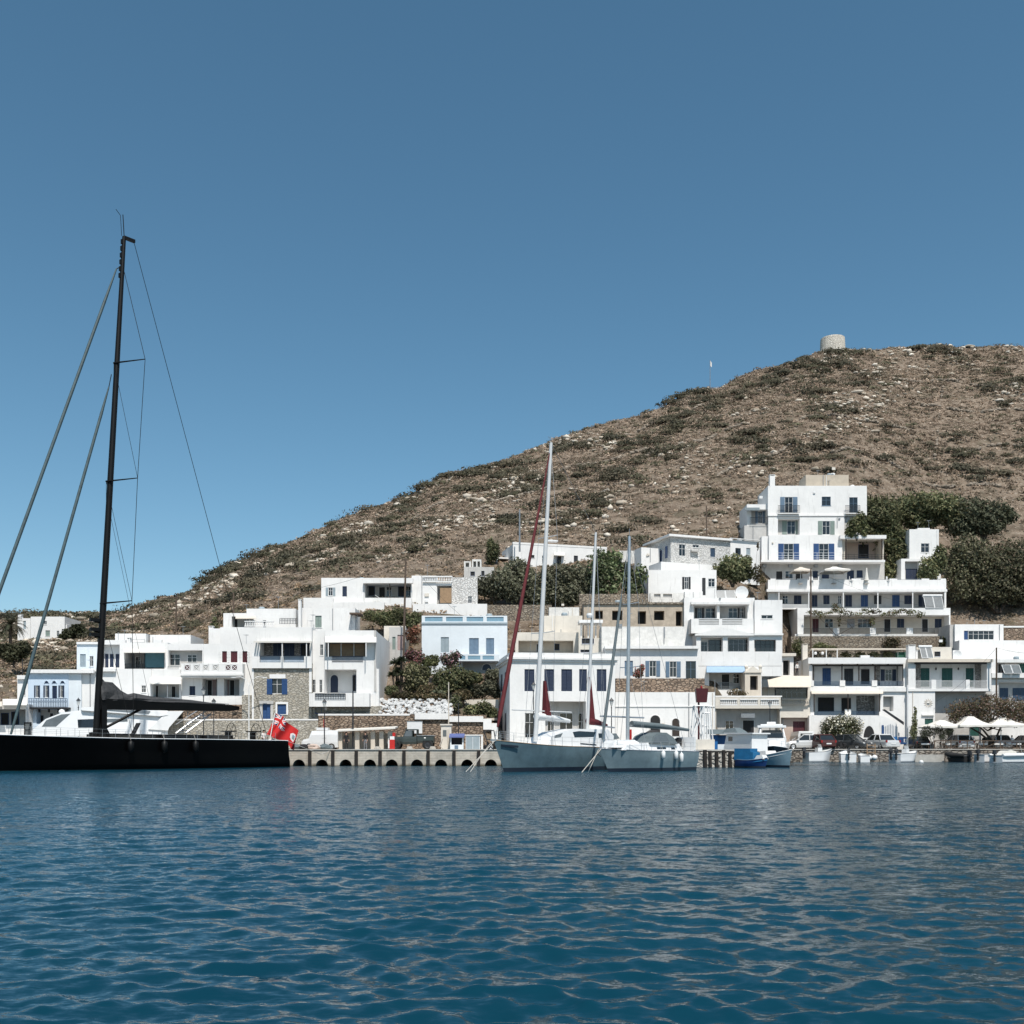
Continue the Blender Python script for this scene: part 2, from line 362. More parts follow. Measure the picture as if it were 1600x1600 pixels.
def stations(px):
    px = np.asarray(px, float)
    D = [np.interp(px, _sp, _sd[:, i]) for i in range(5)]; Z = [np.interp(px, _sp, _sz[:, i]) for i in range(5)]
    rd = np.interp(px, _dp, _dd); ry = np.interp(px, _rp, _ry); rz = H - (ry - HY) * rd / F
    D += [rd, rd + 30, rd + 160]; Z += [rz, rz - 3, rz - 30]
    return np.stack(D), np.stack(Z)
def fbm(x, y, sc, oct=4, seed=0.0):
    out = np.zeros(x.shape); a = 1.0; tot = 0
    xs, ys = x.ravel() * sc, y.ravel() * sc
    for o in range(oct):
        v = np.fromiter((noise.noise((p * 2 ** o + seed, q * 2 ** o, seed * .37 + o * 3.1)) for p, q in zip(xs, ys)), float, len(xs)).reshape(x.shape)
        out += a * v; tot += a; a *= .5
    return out / tot
def ground(px, d, detail=True):
    px = np.asarray(px, float); d = np.asarray(d, float)
    D, Z = stations(px); z = np.full(px.shape, -3.0)
    for i in range(7):
        t = (d - D[i]) / (D[i + 1] - D[i]); m = (t >= 0) & (t <= 1)
        z = np.where(m, Z[i] + (Z[i + 1] - Z[i]) * np.clip(t, 0, 1), z)
    z = np.where(d > D[7], Z[7], z); z = np.where(d < D[0], Z[0], z)
    if detail:
        x = (px - CX) * d / F
        amp = np.clip((d - D[3]) / 30, 0, 1) * 1.1 + .12
        amp = np.where(d < D[3], np.clip((d - D[1]) / 15, 0, 1) * .25, amp)
        z = z + amp * fbm(x, d, .075, 4, 2.3) * 1.6 - amp * .25
    return z
def gz(px, d): return float(ground(np.array([px]), np.array([d]), False)[0])
pxs = np.arange(-700, 2301, 6.0)
tt = np.concatenate([np.linspace(0, 1, 9)[:-1], 1 + np.linspace(0, 1, 9)[:-1], 2 + np.linspace(0, 1, 9)[:-1], 3 + np.linspace(0, 1, 15)[:-1],
                     4 + np.linspace(0, 1, 71)[:-1], 5 + np.linspace(0, 1, 9)[:-1], 6 + np.linspace(0, 1, 8)])
D, Z = stations(pxs)
seg = np.minimum(tt.astype(int), 6); fr = tt - seg
dd = D[seg] + (D[seg + 1] - D[seg]) * fr[:, None]             # rows x cols
pp = np.broadcast_to(pxs, dd.shape)
zz = ground(pp, dd)
vt = np.stack([(pp - CX) * dd / F, dd, zz], -1).reshape(-1, 3)
nr, nc = dd.shape
i0 = (np.arange(nr - 1)[:, None] * nc + np.arange(nc - 1)).ravel()
fc = np.stack([i0, i0 + 1, i0 + nc + 1, i0 + nc], 1)
# dry earth, rock outcrops and low thyme
m = bpy.data.materials.new('hillside'); t, n, l = nt(m); b = n['Principled BSDF']; b.inputs['Roughness'].default_value = .95; b.inputs['Specular IOR Level'].default_value = .15
tc = n.new('ShaderNodeTexCoord')
def nz_(s, d=8, r=.65, vec=None, sc=None):
    q = n.new('ShaderNodeTexNoise'); q.inputs['Scale'].default_value = s; q.inputs['Detail'].default_value = d; q.inputs['Roughness'].default_value = r
    if sc:
        mp = n.new('ShaderNodeMapping'); mp.inputs['Scale'].default_value = sc; l.new(tc.outputs['Object'], mp.inputs['Vector']); l.new(mp.outputs['Vector'], q.inputs['Vector'])
    else: l.new(tc.outputs['Object'], q.inputs['Vector'])
    return q
def ramp_(src, stops):
    q = n.new('ShaderNodeValToRGB'); e = q.color_ramp.elements
    e[0].position, e[0].color = stops[0][0], (*stops[0][1], 1); e[1].position, e[1].color = stops[-1][0], (*stops[-1][1], 1)
    for p_, c_ in stops[1:-1]:
        x = e.new(p_); x.color = (*c_, 1)
    l.new(src, q.inputs['Fac']); return q
a1 = nz_(.35); r1 = ramp_(a1.outputs['Fac'], [(.30, (.12, .09, .065)), (.46, (.20, .153, .113)), (.60, (.28, .22, .165)), (.75, (.38, .31, .24))])
a2 = nz_(1.1, 9, .7, sc=(1, 1, 2.2)); r2 = ramp_(a2.outputs['Fac'], [(.55, (0, 0, 0)), (.62, (1, 1, 1))])
mx = n.new('ShaderNodeMixRGB'); mx.inputs['Color2'].default_value = (.40, .345, .28, 1)
l.new(r2.outputs['Color'], mx.inputs['Fac']); l.new(r1.outputs['Color'], mx.inputs['Color1'])
a3 = nz_(.16, 6, .6); r3 = ramp_(a3.outputs['Fac'], [(.52, (0, 0, 0)), (.66, (.6, .6, .6))])
m3 = n.new('ShaderNodeMixRGB'); m3.inputs['Color2'].default_value = (.088, .082, .052, 1)
l.new(r3.outputs['Color'], m3.inputs['Fac']); l.new(mx.outputs['Color'], m3.inputs['Color1'])
l.new(m3.outputs['Color'], b.inputs['Base Color'])
a4 = nz_(1.7, 8, .7); bp = n.new('ShaderNodeBump'); bp.inputs['Strength'].default_value = 1; bp.inputs['Distance'].default_value = .55
l.new(a4.outputs['Fac'], bp.inputs['Height']); l.new(bp.outputs['Normal'], b.inputs['Normal'])
M['hillside'] = m
tag(big_mesh('hill', vt, fc, 'hillside', smooth=True), kind='structure')
# ------------------------------------------------------------------ scrub and stones over the open hill (nobody could count them)
def scatter(n_, lo, hi, seed, keep=None):
    g = np.random.default_rng(seed); out = []
    px = g.uniform(-160, 1760, n_ * 4); D_, Z_s = stations(px)
    u = g.uniform(0, 1, n_ * 4)
    d0 = np.where(px < 190, D_[1] + 6, D_[3] + (D_[4] - D_[3]) * .1); d1 = D_[5] + 10
    d = d0 + (d1 - d0) * np.sqrt(u * .75 + .25 * u * u)
    w_ = d / 340.0
    k = g.uniform(0, 1, n_ * 4) < w_
    x = (px - CX) * d / F
    if keep is not None: k &= keep(x, d, g)
    px, d, x = px[k][:n_], d[k][:n_], x[k][:n_]
    return px, d, x, ground(px, d), g
def blobs(name, px, d, x, z, size, flat, tints, g, mat, jit=.3, sub=1, label=None, cat=None, sink=.25):
    V, Fc = ICO[sub]; V = np.array(V); Fc = np.array(Fc); n_ = len(px); k = len(V)
    a = g.uniform(0, 6.28, n_); ca, sa = np.cos(a), np.sin(a)
    sx = size * g.uniform(.75, 1.5, n_); sy = size * g.uniform(.7, 1.2, n_); sz = size * flat * g.uniform(.7, 1.3, n_)
    v = V[None] * (1 + g.uniform(-jit, jit, (n_, k, 1)))
    vx, vy, vz = v[..., 0] * sx[:, None], v[..., 1] * sy[:, None], v[..., 2] * sz[:, None]
    wx = vx * ca[:, None] - vy * sa[:, None] + x[:, None]; wy = vx * sa[:, None] + vy * ca[:, None] + d[:, None]
    wz = vz + (z + sz * (1 - sink) * .6)[:, None]
    vs = np.stack([wx, wy, wz], -1).reshape(-1, 3)
    fs = (Fc[None] + (np.arange(n_) * k)[:, None, None]).reshape(-1, 3)
    tn = np.repeat(tints, k, 0)
    o = big_mesh(name, vs, fs, mat, tn); tag(o, label, cat, kind='stuff'); return o
def pick(g, n_, cols, sd=.16):
    c = np.array(cols)[g.integers(0, len(cols), n_)]
    return np.clip(c * (1 + g.normal(0, sd, (n_, 1))), .004, 1)
def clump(x, y, sc, seed): return fbm(x, y, sc, 2, seed)
TUFT = [(.37, .285, .215), (.43, .335, .255), (.29, .225, .165), (.50, .40, .305), (.19, .15, .11), (.34, .265, .20), (.40, .305, .225)]
def leafy(name, px, d, x, z, size, flat, tints, g, per=70, leaf=.28, label=None, cat=None):
    n_ = len(px); N = n_ * per
    th = g.uniform(0, 6.28, (n_, per)); cz = g.uniform(-.15, 1, (n_, per)); rr = np.sqrt(np.clip(1 - cz * cz, 0, 1)) ; rad = g.uniform(.62, 1.05, (n_, per))
    lobes = 1 + .22 * np.sin(th * 3 + g.uniform(0, 6, (n_, 1))) + .15 * np.sin(th * 5 + g.uniform(0, 6, (n_, 1)))
    sx = size * g.uniform(.9, 1.7, n_); sy = size * g.uniform(.8, 1.2, n_); sz = size * flat
    c = np.stack([x[:, None] + np.cos(th) * rr * rad * lobes * sx[:, None], d[:, None] + np.sin(th) * rr * rad * lobes * sy[:, None], z[:, None] + cz * rad * sz[:, None]], -1).reshape(-1, 3)
    nrm = np.stack([np.cos(th) * rr, np.sin(th) * rr, np.maximum(cz, 0)], -1).reshape(-1, 3) * 1.25 + g.normal(0, .42, (N, 3)); nrm[:, 2] += .15; nrm /= np.linalg.norm(nrm, axis=1)[:, None]
    up = g.normal(0, 1, (N, 3)); a = np.cross(nrm, up); a /= np.linalg.norm(a, axis=1)[:, None]; b_ = np.cross(nrm, a)
    s = leaf * g.uniform(.6, 1.4, (N, 1)) * np.repeat(np.clip(size / 1.6, .6, 1.6), per)[:, None]
    vs = np.stack([c - a * s - b_ * s * .6, c + a * s - b_ * s * .6, c + a * s * .7 + b_ * s * .8, c - a * s * .7 + b_ * s * .8], 1).reshape(-1, 3)
    fs = np.arange(N * 4).reshape(-1, 4)
    tn = np.repeat(np.repeat(tints, per, 0) * (1 + g.normal(0, .2, (N, 1))), 4, 0)
    o = big_mesh(name, vs, fs, 'leaf', np.clip(tn, .004, 1)); tag(o, label, cat, kind='stuff'); return o
GREENS = [(.135, .124, .078), (.112, .108, .064), (.16, .142, .092), (.10, .097, .06), (.155, .128, .088)]
px, d, x, z, g = scatter(27000, 0, 1, 11)
leafy('scrub', px, d, x, z - .1, np.clip(g.lognormal(-.62, .40, len(px)), .25, 1.3), .8, pick(g, len(px), TUFT, .18), g, 22, .26, 'low dry beige thorn scrub covering the hillside', 'scrub')
px, d, x, z, g = scatter(5200, 0, 1, 17, lambda x, y, g: clump(x, y, .05, 15.0) > -.1)
leafy('brown_scrub', px, d, x, z - .1, np.clip(g.lognormal(-.25, .4, len(px)), .35, 1.7), .6, pick(g, len(px), [(.17, .135, .095), (.20, .155, .11), (.14, .115, .08), (.24, .19, .135)], .18), g, 26, .26, 'darker brown thorn bushes in patches on the hillside', 'scrub')
px, d, x, z, g = scatter(1000, 0, 1, 23, lambda x, y, g: clump(x, y, .045, 5.0) > .0)
sz_ = np.clip(g.lognormal(.72, .45, len(px)), .8, 4.6); tn_ = pick(g, len(px), [(.105, .095, .062), (.09, .085, .052), (.125, .108, .072), (.08, .076, .05)], .14)
leafy('bushes', px, d, x, z - .2, sz_, .5, tn_ * 1.0, g, 280, .15, 'dark green lentisk bushes dotted over the hillside', 'bushes')
px, d, x, z, g = scatter(2600, 0, 1, 29)
leafy('small_bushes', px, d, x, z - .1, np.clip(g.lognormal(-.1, .4, len(px)), .4, 2.0), .55, pick(g, len(px), GREENS, .2), g, 50, .24, 'small grey green bushes dotted over the hillside', 'bushes')
px, d, x, z, g = scatter(4200, 0, 1, 37, lambda x, y, g: clump(x, y, .05, 9.0) > .10)
blobs('rocks', px, d, x, z, np.clip(g.lognormal(-.8, .45, len(px)), .18, 1.3), .55,
      pick(g, len(px), [(.46, .40, .32), (.54, .48, .40), (.38, .33, .26), (.60, .55, .47)], .12), g, 'rock_mat', .42, 1,
      'pale weathered rocks breaking through the hillside', 'rocks')
px, d, x, z, g = scatter(90, 0, 1, 41, lambda x, y, g: clump(x, y, .03, 9.0) > .12)
blobs('outcrops', px, d, x, z, np.clip(g.lognormal(-.2, .3, len(px)), .5, 1.2), .5,
      pick(g, len(px), [(.46, .40, .32), (.54, .48, .40), (.38, .33, .26)], .1), g, 'rock_mat', .42, 1,
      'flat pale rock outcrops on the hillside', 'rocks')
# a rough tuft ground cover on the near left slope and on the bank right of the hotels
g = np.random.default_rng(71)
px = np.concatenate([g.uniform(-120, 200, 1500), g.uniform(1480, 1760, 500), g.uniform(200, 1200, 2200)]); D_, _ = stations(px)
u = g.uniform(0, 1, len(px)); d = np.where(px < 200, D_[1] + 8 + (D_[4] - D_[1]) * u, np.where(px < 1201, D_[2] + (D_[4] - D_[2]) * u, D_[2] - 4 + (D_[4] - D_[2] + 4) * u))
x = (px - CX) * d / F; z = ground(px, d)
leafy('dry_tufts', px, d, x, z - .1, np.clip(g.lognormal(-.7, .4, len(px)), .2, 1.0), .7, pick(g, len(px), [(.32, .24, .16), (.38, .29, .2), (.18, .15, .09), (.27, .2, .135), (.4, .28, .175)], .2), g, 22, .26,
      'dry tufts of brown grass and thyme on the lower banks', 'dry grass')
leafy('bank_bushes', px[:160], d[:160], x[:160], z[:160], np.clip(g.lognormal(.0, .4, 160), .5, 2.0), .6, pick(g, 160, GREENS, .18), g, 90, .22, 'grey green bushes on the bank behind the left houses', 'bushes')
# ------------------------------------------------------------------ sea
def sea():
    rows = [1.6]
    while rows[-1] < 192: rows.append(rows[-1] * 1.0062 + .0035)
    y = np.array(rows); nrow = len(y); ncol = 1150
    s = np.linspace(-1, 1, ncol)
    X = s[None, :] * (.64 * y[:, None] + 7); Y = np.broadcast_to(y[:, None], X.shape)
    g = np.random.default_rng(5); Zw = np.zeros(X.shape); DX = np.zeros(X.shape); DY = np.zeros(X.shape)
    cell = np.maximum(np.gradient(y)[:, None], (1.28 * y[:, None] + 14) / ncol)
    patch = .78 + .5 * (fbm(X[::8, ::8], Y[::8, ::8], .11, 3, 4.4))
    patch = np.repeat(np.repeat(patch, 8, 0), 8, 1)[:X.shape[0], :X.shape[1]]
    for i in range(120):
        lam = .10 * (.95 / .10) ** g.uniform(0, 1) if i > 7 else g.uniform(1.4, 3.0)
        ang = R(80) + g.normal(0, .60 if i > 7 else .45); k = 2 * math.pi / lam
        slope = .034 * (.75 + .5 * g.uniform()) * (1.0 if lam > .4 else 1.1); amp = slope / k
        if lam > 1.6: amp *= .42
        ph = g.uniform(0, 6.28); wf = g.uniform(.12, .55) / max(.45, lam) ** .5; kx, ky = k * math.cos(ang), k * math.sin(ang)
        th = kx * X + ky * Y + ph + 2.3 * np.sin(X * wf * .9 + Y * wf * .4 + i) + 1.5 * np.sin(Y * wf * 1.3 - X * wf * .5 + 2 * i)
        fade = np.clip((lam / cell - 2.0) / 2.5, 0, 1) * patch * (1 + .55 * np.sin(X * g.uniform(.1, .5) + Y * g.uniform(-.3, .3) + g.uniform(0, 6.28)))
        Zw += amp * fade * np.sin(th); q = .8 * amp * fade * np.cos(th); DX += q * math.cos(ang); DY += q * math.sin(ang)
    vs = np.stack([X + DX, Y + DY, Zw], -1).reshape(-1, 3)
    i0 = (np.arange(nrow - 1)[:, None] * ncol + np.arange(ncol - 1)).ravel()
    fs = np.stack([i0, i0 + 1, i0 + ncol + 1, i0 + ncol], 1)
    ex = np.array([(-900, -300, -.5), (900, -300, -.5), (900, 200, -.5), (-900, 200, -.5)]); o = len(vs)
    return np.concatenate([vs, ex]), np.concatenate([fs, [[o, o + 1, o + 2, o + 3]]])
m = bpy.data.materials.new('sea_water'); t, n, l = nt(m); b = n['Principled BSDF']
b.inputs['Roughness'].default_value = .06; b.inputs['IOR'].default_value = 1.333
tc = n.new('ShaderNodeTexCoord')
a1 = n.new('ShaderNodeTexNoise'); a1.inputs['Scale'].default_value = .05; a1.inputs['Detail'].default_value = 4; l.new(tc.outputs['Object'], a1.inputs['Vector'])
rp = n.new('ShaderNodeValToRGB'); rp.color_ramp.elements[0].position = .35; rp.color_ramp.elements[1].position = .65
rp.color_ramp.elements[0].color = (.002, .030, .050, 1); rp.color_ramp.elements[1].color = (.003, .040, .062, 1)
l.new(a1.outputs['Fac'], rp.inputs['Fac']); l.new(rp.outputs['Color'], b.inputs['Base Color'])
# ripples too fine for the mesh: the surface normal is rocked directly, so distant water keeps its slopes
mp = n.new('ShaderNodeMapping'); mp.inputs['Scale'].default_value = (.5, 1.2, 1); l.new(tc.outputs['Object'], mp.inputs['Vector'])
geo = n.new('ShaderNodeNewGeometry'); acc = geo.outputs['Normal']
ys = n.new('ShaderNodeSeparateXYZ'); l.new(tc.outputs['Object'], ys.inputs[0])
wind = n.new('ShaderNodeMapRange'); wind.inputs['From Min'].default_value = 14; wind.inputs['From Max'].default_value = 75; wind.inputs['To Min'].default_value = .62; wind.inputs['To Max'].default_value = 2.1
l.new(ys.outputs['Y'], wind.inputs['Value'])                  # the breeze ruffles the water more towards the quay
for sc_, k_ in ((1.3, .28), (4.2, .52), (14.0, .80)):
    q = n.new('ShaderNodeTexNoise'); q.inputs['Scale'].default_value = sc_; q.inputs['Detail'].default_value = 3; q.inputs['Roughness'].default_value = .6
    l.new(mp.outputs['Vector'], q.inputs['Vector'])
    s1 = n.new('ShaderNodeVectorMath'); s1.operation = 'SUBTRACT'; s1.inputs[1].default_value = (.5, .542, .5); l.new(q.outputs['Color'], s1.inputs[0])
    s2 = n.new('ShaderNodeVectorMath'); s2.operation = 'MULTIPLY'; s2.inputs[1].default_value = (k_ * .7, k_, 0); l.new(s1.outputs[0], s2.inputs[0])
    if sc_ > 4:
        s4 = n.new('ShaderNodeVectorMath'); s4.operation = 'SCALE'; l.new(s2.outputs[0], s4.inputs[0]); l.new(wind.outputs[0], s4.inputs['Scale']); s2 = s4
    s3 = n.new('ShaderNodeVectorMath'); s3.operation = 'ADD'; l.new(acc, s3.inputs[0]); l.new(s2.outputs[0], s3.inputs[1]); acc = s3.outputs[0]
nn = n.new('ShaderNodeVectorMath'); nn.operation = 'NORMALIZE'; l.new(acc, nn.inputs[0]); l.new(nn.outputs[0], b.inputs['Normal'])
M['sea_water'] = m
sv, sf = sea()
tag(big_mesh('sea', sv, sf, 'sea_water', smooth=True), kind='structure')
# ------------------------------------------------------------------ quay: concrete apron with culvert arches and timber rubbing posts
q = MB(); y0 = 138.0; xl, xr = -110.0, 21.0
arch = [467, 503, 540, 578, 612, 651.5, 689, 730, 767]
ax = sorted([X_(p, y0) for p in arch] + [X_(467 - 36.8 * k, y0) for k in range(1, 12)] + [X_(767 + 38 * k, y0) for k in range(1, 7)])
r_ = .84
def front(xa, xb): q.quad((xa, y0, -.6), (xb, y0, -.6), (xb, y0, QZ), (xa, y0, QZ))
cur = xl
for c in ax:
    if c - r_ < xl or c + r_ > xr: continue
    front(cur, c - r_)
    pts = [(c + r_ * math.cos(math.pi - math.pi * k / 10), -.05 + r_ * 1.12 * math.sin(math.pi * k / 10)) for k in range(11)]
    for k in range(10):
        (xa, za), (xb, zb) = pts[k], pts[k + 1]
        q.quad((xa, y0, za), (xb, y0, zb), (xb, y0, QZ), (xa, y0, QZ)); q.quad((xa, y0, za), (xa, y0 + 6, za), (xb, y0 + 6, zb), (xb, y0, zb))
    q.quad((c - r_, y0, -.6), (c - r_, y0 + 6, -.6), (c - r_, y0 + 6, -.05), (c - r_, y0, -.05)); q.quad((c + r_, y0, -.6), (c + r_, y0, -.05), (c + r_, y0 + 6, -.05), (c + r_, y0 + 6, -.6))
    cur = c + r_
front(cur, xr)
q.box(xl, xr, y0 + 6, y0 + 6.4, -.6, QZ - .1)
q.quad((xl, y0, QZ), (xr, y0, QZ), (xr, 182, QZ), (xl, 182, QZ)); q.quad((xl, y0, -.6), (xl, y0, QZ), (xl, 182, QZ), (xl, 182, -.6))
tag(q.build('quay', 'quay_face'), kind='structure')
c_ = MB(); c_.box(xl, xr, y0 - .12, y0 + .9, QZ + .004, QZ + .13); tag(c_.build('quay_kerb', 'quay_top'), kind='structure')
rd_ = MB(); rd_.quad((xl, 142.5, QZ + .006), (xr + 40, 142.5, QZ + .006), (xr + 40, 149.0, QZ + .006), (xl, 149.0, QZ + .006)); tag(rd_.build('quay_road', 'quay_top'), kind='structure')
posts = [484, 520, 556.7, 594, 631.3, 669, 709.5, 748]
for k, p in enumerate(posts + [786, 824]):
    x0 = X_(p, 137.8); o = MB().box(x0 - .21, x0 + .21, 137.62, 137.98, -.5, QZ - .02).build('rubbing_post', 'timber_dark')
    tag(o, 'dark vertical timber rubbing post on the concrete quay face', 'post', 'rubbing posts on the concrete quay face')
# right hand quay, further back
q = MB(); q.box(34, 150, 180, 215, -.6, QZ - .02); tag(q.build('village_quay', 'stone_quay'), kind='structure')
q = MB(); q.box(33.9, 150, 179.85, 181, QZ - .012, QZ + .12); tag(q.build('village_quay_kerb', 'quay_top'), kind='structure')
q = MB(); q.box(21, 44.8, 163, 215, -.6, QZ - .04); tag(q.build('inner_quay', 'stone_quay'), kind='structure')
q = MB(); q.quad((21.0, 181, QZ + .01), (150, 181, QZ + .01), (150, 187, QZ + .01), (21.0, 187, QZ + .01)); tag(q.build('village_road', 'quay_top'), kind='structure')
# dry stone field walls following the slope
vs_, fs__, tn_ = [], [], []; g = np.random.default_rng(77); V_, F_ = ICO[1]; V_ = np.array(V_); F_ = np.array(F_)
for (pa, pb, fa, fb_) in ((1250, 1420, .50, .47), (1440, 1640, .62, .60), (1380, 1600, .78, .74), (1120, 1300, .30, .33), (1300, 1560, .28, .24), (1000, 1180, .55, .58), (860, 1010, .62, .60), (720, 860, .45, .50), (1500, 1640, .40, .45), (940, 1100, .80, .84), (560, 700, .55, .60), (1180, 1290, .80, .82), (440, 560, .40, .45), (1460, 1475, .35, .8)):
    n__ = int(abs(pb - pa) * 1.5 + abs(fb_ - fa) * 90); u = np.sort(g.uniform(0, 1, n__)); px = pa + (pb - pa) * u; D_, _ = stations(px); f_ = fa + (fb_ - fa) * u + .012 * np.sin(u * 9 + pa); d = D_[4] + (D_[5] - D_[4]) * f_; x = (px - CX) * d / F; z = ground(px, d)
    keep_ = (np.sin(u * 23 + pa) > -.6)
    for a_, b_, c_ in zip(x[keep_], d[keep_], z[keep_]):
        s_ = g.uniform(.22, .5); o_ = len(vs_) * len(V_); vs_.append(V_ * [s_ * 1.3, s_, s_ * .9] * (1 + g.uniform(-.3, .3, (len(V_), 1))) + [a_, b_ + g.uniform(-.2, .2), c_ + g.uniform(.1, .55)]); fs__.append(F_ + o_); tn_.append(np.repeat([np.array([.29, .245, .195]) * g.uniform(.4, 1.2)], len(V_), 0))
tag(big_mesh('field_stones', np.concatenate(vs_), np.concatenate(fs__), 'rock_mat', np.concatenate(tn_)), 'broken lines of dry field stones along the hillside terraces', 'rocks', kind='stuff')
# rubble pier head with piles
q = MB(); q.box(21.0, 27.6, 127.4, 150.1, -.6, QZ - .1); tag(q.build('pier_head', 'stone_quay'), kind='structure')
q = MB(); q.box(20.9, 27.8, 127.2, 129.2, QZ - .09, QZ + .1); tag(q.build('pier_coping', 'quay_top'), kind='structure')
st = MB()
for k in range(420):
    a = random.uniform(21.0, 27.6); zc = random.uniform(-.15, QZ - .35); s_ = random.uniform(.12, .3)
    st.ico((a, 127.38 - random.uniform(0, .12) + (QZ - zc) * -.02, zc), (s_ * 1.3, s_ * .7, s_ * .8), 1, .25)
st.build('pier_stones', 'concrete')
tag(bpy.data.objects['pier_stones'], 'rough rubble stones facing the pier head under the beacon', 'rubble', kind='stuff')
for k, (p, wd) in enumerate([(1102, .26), (1110, .22), (1120, .24), (1131, .22), (1141, .22), (1150, .2)]):
    x0 = X_(p, 127); o = MB().tube((x0, 127.0, -.6), (x0 + random.uniform(-.05, .05), 127.05, QZ - .05 + random.uniform(-.2, .1)), wd, wd * .95, 8).build('mooring_pile', 'timber_dark')
    tag(o, 'dark timber pile standing against the rubble pier head', 'pile', 'timber piles along the pier head')
# ------------------------------------------------------------------ houses
class House:
    """a house measured on its street front: the front plane stands at distance d (of column px0) and may be turned by yaw"""
    def __init__(s, name, label, cat, px0, yb, d, yaw=0.0, group=None):
        s.o = P(px0, yb, d); s.yaw = R(yaw); s.zb = s.o.z; s.d = d
        s.e = thing(name, label, cat, (s.o.x, s.o.y, s.zb), s.yaw, group)
        s.ux = Vector((math.cos(s.yaw), math.sin(s.yaw))); s.vx = Vector((-math.sin(s.yaw), math.cos(s.yaw)))
        s.blocks = []
    def L(s, px, py, v=0.0):
        dx, dz = (px - CX) / F, -(py - HY) / F
        ox, oy = s.o.x, s.o.y
        den = s.vx.x * dx + s.vx.y
        t = (v + s.vx.x * ox + s.vx.y * oy) / den
        x, y = dx * t - ox, t - oy
        return s.ux.x * x + s.ux.y * y, H + dz * t - s.zb
    def rect(s, x0, y0, x1, y1, v=0.0):
        u0, w1 = s.L(x0, y0, v); u1, w0 = s.L(x1, y1, v); return u0, u1, w0, w1
    def part(s, mb, name, mat, smooth=False, parent=None): return mb.build(name, mat, parent or s.e, smooth)
    def block(s, x0, x1, yt, yb, depth=8.0, v=0.0, mat='white', ext=2.5, name='wall', cop=None):
        b = Block(s, x0, x1, yt, yb, depth, v, mat, ext, name, cop); s.blocks.append(b); return b
    def box(s, x0, y0, x1, y1, v0, v1, mat, name):
        u0, u1, w0, w1 = s.rect(x0, y0, x1, y1, v0); return s.part(MB().box(u0, u1, v0, v1, w0, w1), name, mat)
    def slab(s, x0, x1, y0, y1, out, mat='white', name='balcony_slab', v=0.0, inn=-.01):
        u0, u1, w0, w1 = s.rect(x0, y0, x1, y1, v - out); return s.part(MB().box(u0, u1, v - out, v - inn * 1, w0, w1), name, mat)
    def posts(s, xs, y0, y1, v, r, mat, name='post'):
        for x in xs:
            u, w1 = s.L(x, y0, v); _, w0 = s.L(x, y1, v); s.part(MB().box(u - r, u + r, v - r, v + r, w0, w1), name, mat)
    def rail(s, x0, x1, y0, y1, v, style='bars', mat='rail_grey', name='railing'):
        if not 0 < y1 - y0 < 20: x1, y0 = y0, x1
        u0, u1, w0, w1 = s.rect(x0, y0, x1, y1, v); mb = MB(); h = w1 - w0
        if style == 'bars':
            mb.box(u0, u1, v - .03, v + .03, w1 - .06, w1); mb.box(u0, u1, v - .02, v + .02, w0 + .04, w0 + .09)
            k = max(2, int((u1 - u0) / .16))
            for i in range(k + 1):
                u = u0 + (u1 - u0) * i / k; mb.box(u - .022, u + .022, v - .02, v + .02, w0, w1 - .05)
        elif style == 'slats':
            for i in range(4): mb.box(u0, u1, v - .03, v + .03, w0 + h * (i + .25) / 4, w0 + h * (i + .7) / 4)
        elif style == 'wire':
            for f in (.97, .6, .25): mb.box(u0, u1, v - .02, v + .02, w0 + h * f - .025, w0 + h * f + .025)
            k = max(1, int((u1 - u0) / 1.2))
            for i in range(k + 1):
                u = u0 + (u1 - u0) * i / k; mb.box(u - .025, u + .025, v - .025, v + .025, w0, w1)
        elif style == 'baluster':
            mb.box(u0, u1, v - .12, v + .12, w1 - h * .18, w1); mb.box(u0, u1, v - .12, v + .12, w0, w0 + h * .15)
            k = max(2, int((u1 - u0) / .30)); m_ = w0 + h * .15; n_ = w1 - h * .18
            for i in range(k):
                u = u0 + (u1 - u0) * (i + .5) / k; mb.lathe([(.05, m_), (.10, m_ + (n_ - m_) * .3), (.045, m_ + (n_ - m_) * .7), (.08, n_)], 6, (u, v, 0))
        elif style == 'cross':
            mb.box(u0, u1, v - .04, v + .04, w1 - .07, w1); mb.box(u0, u1, v - .04, v + .04, w0, w0 + .07)
            mb.tube((u0, v, w0), (u1, v, w1), .045, n=4); mb.tube((u0, v, w1), (u1, v, w0), .045, n=4)
            mb.box(u0, u0 + .08, v - .04, v + .04, w0, w1); mb.box(u1 - .08, u1, v - .04, v + .04, w0, w1)
        elif style == 'iron':
            mb.box(u0, u1, v - .03, v + .03, w1 - .06, w1); mb.box(u0, u1, v - .02, v + .02, w0 + .04, w0 + .08)
            k = max(2, int((u1 - u0) / .24))
            for i in range(k + 1):
                u = u0 + (u1 - u0) * i / k; mb.box(u - .035, u + .035, v - .015, v + .015, w0, w1 - .05)
                if i < k:
                    um = u + (u1 - u0) / k / 2; mb.tube((um - .08, v, w0 + h * .5), (um + .08, v, w0 + h * .75), .015, n=4); mb.tube((um + .08, v, w0 + h * .5), (um - .08, v, w0 + h * .75), .015, n=4)
        return s.part(mb, name, mat)
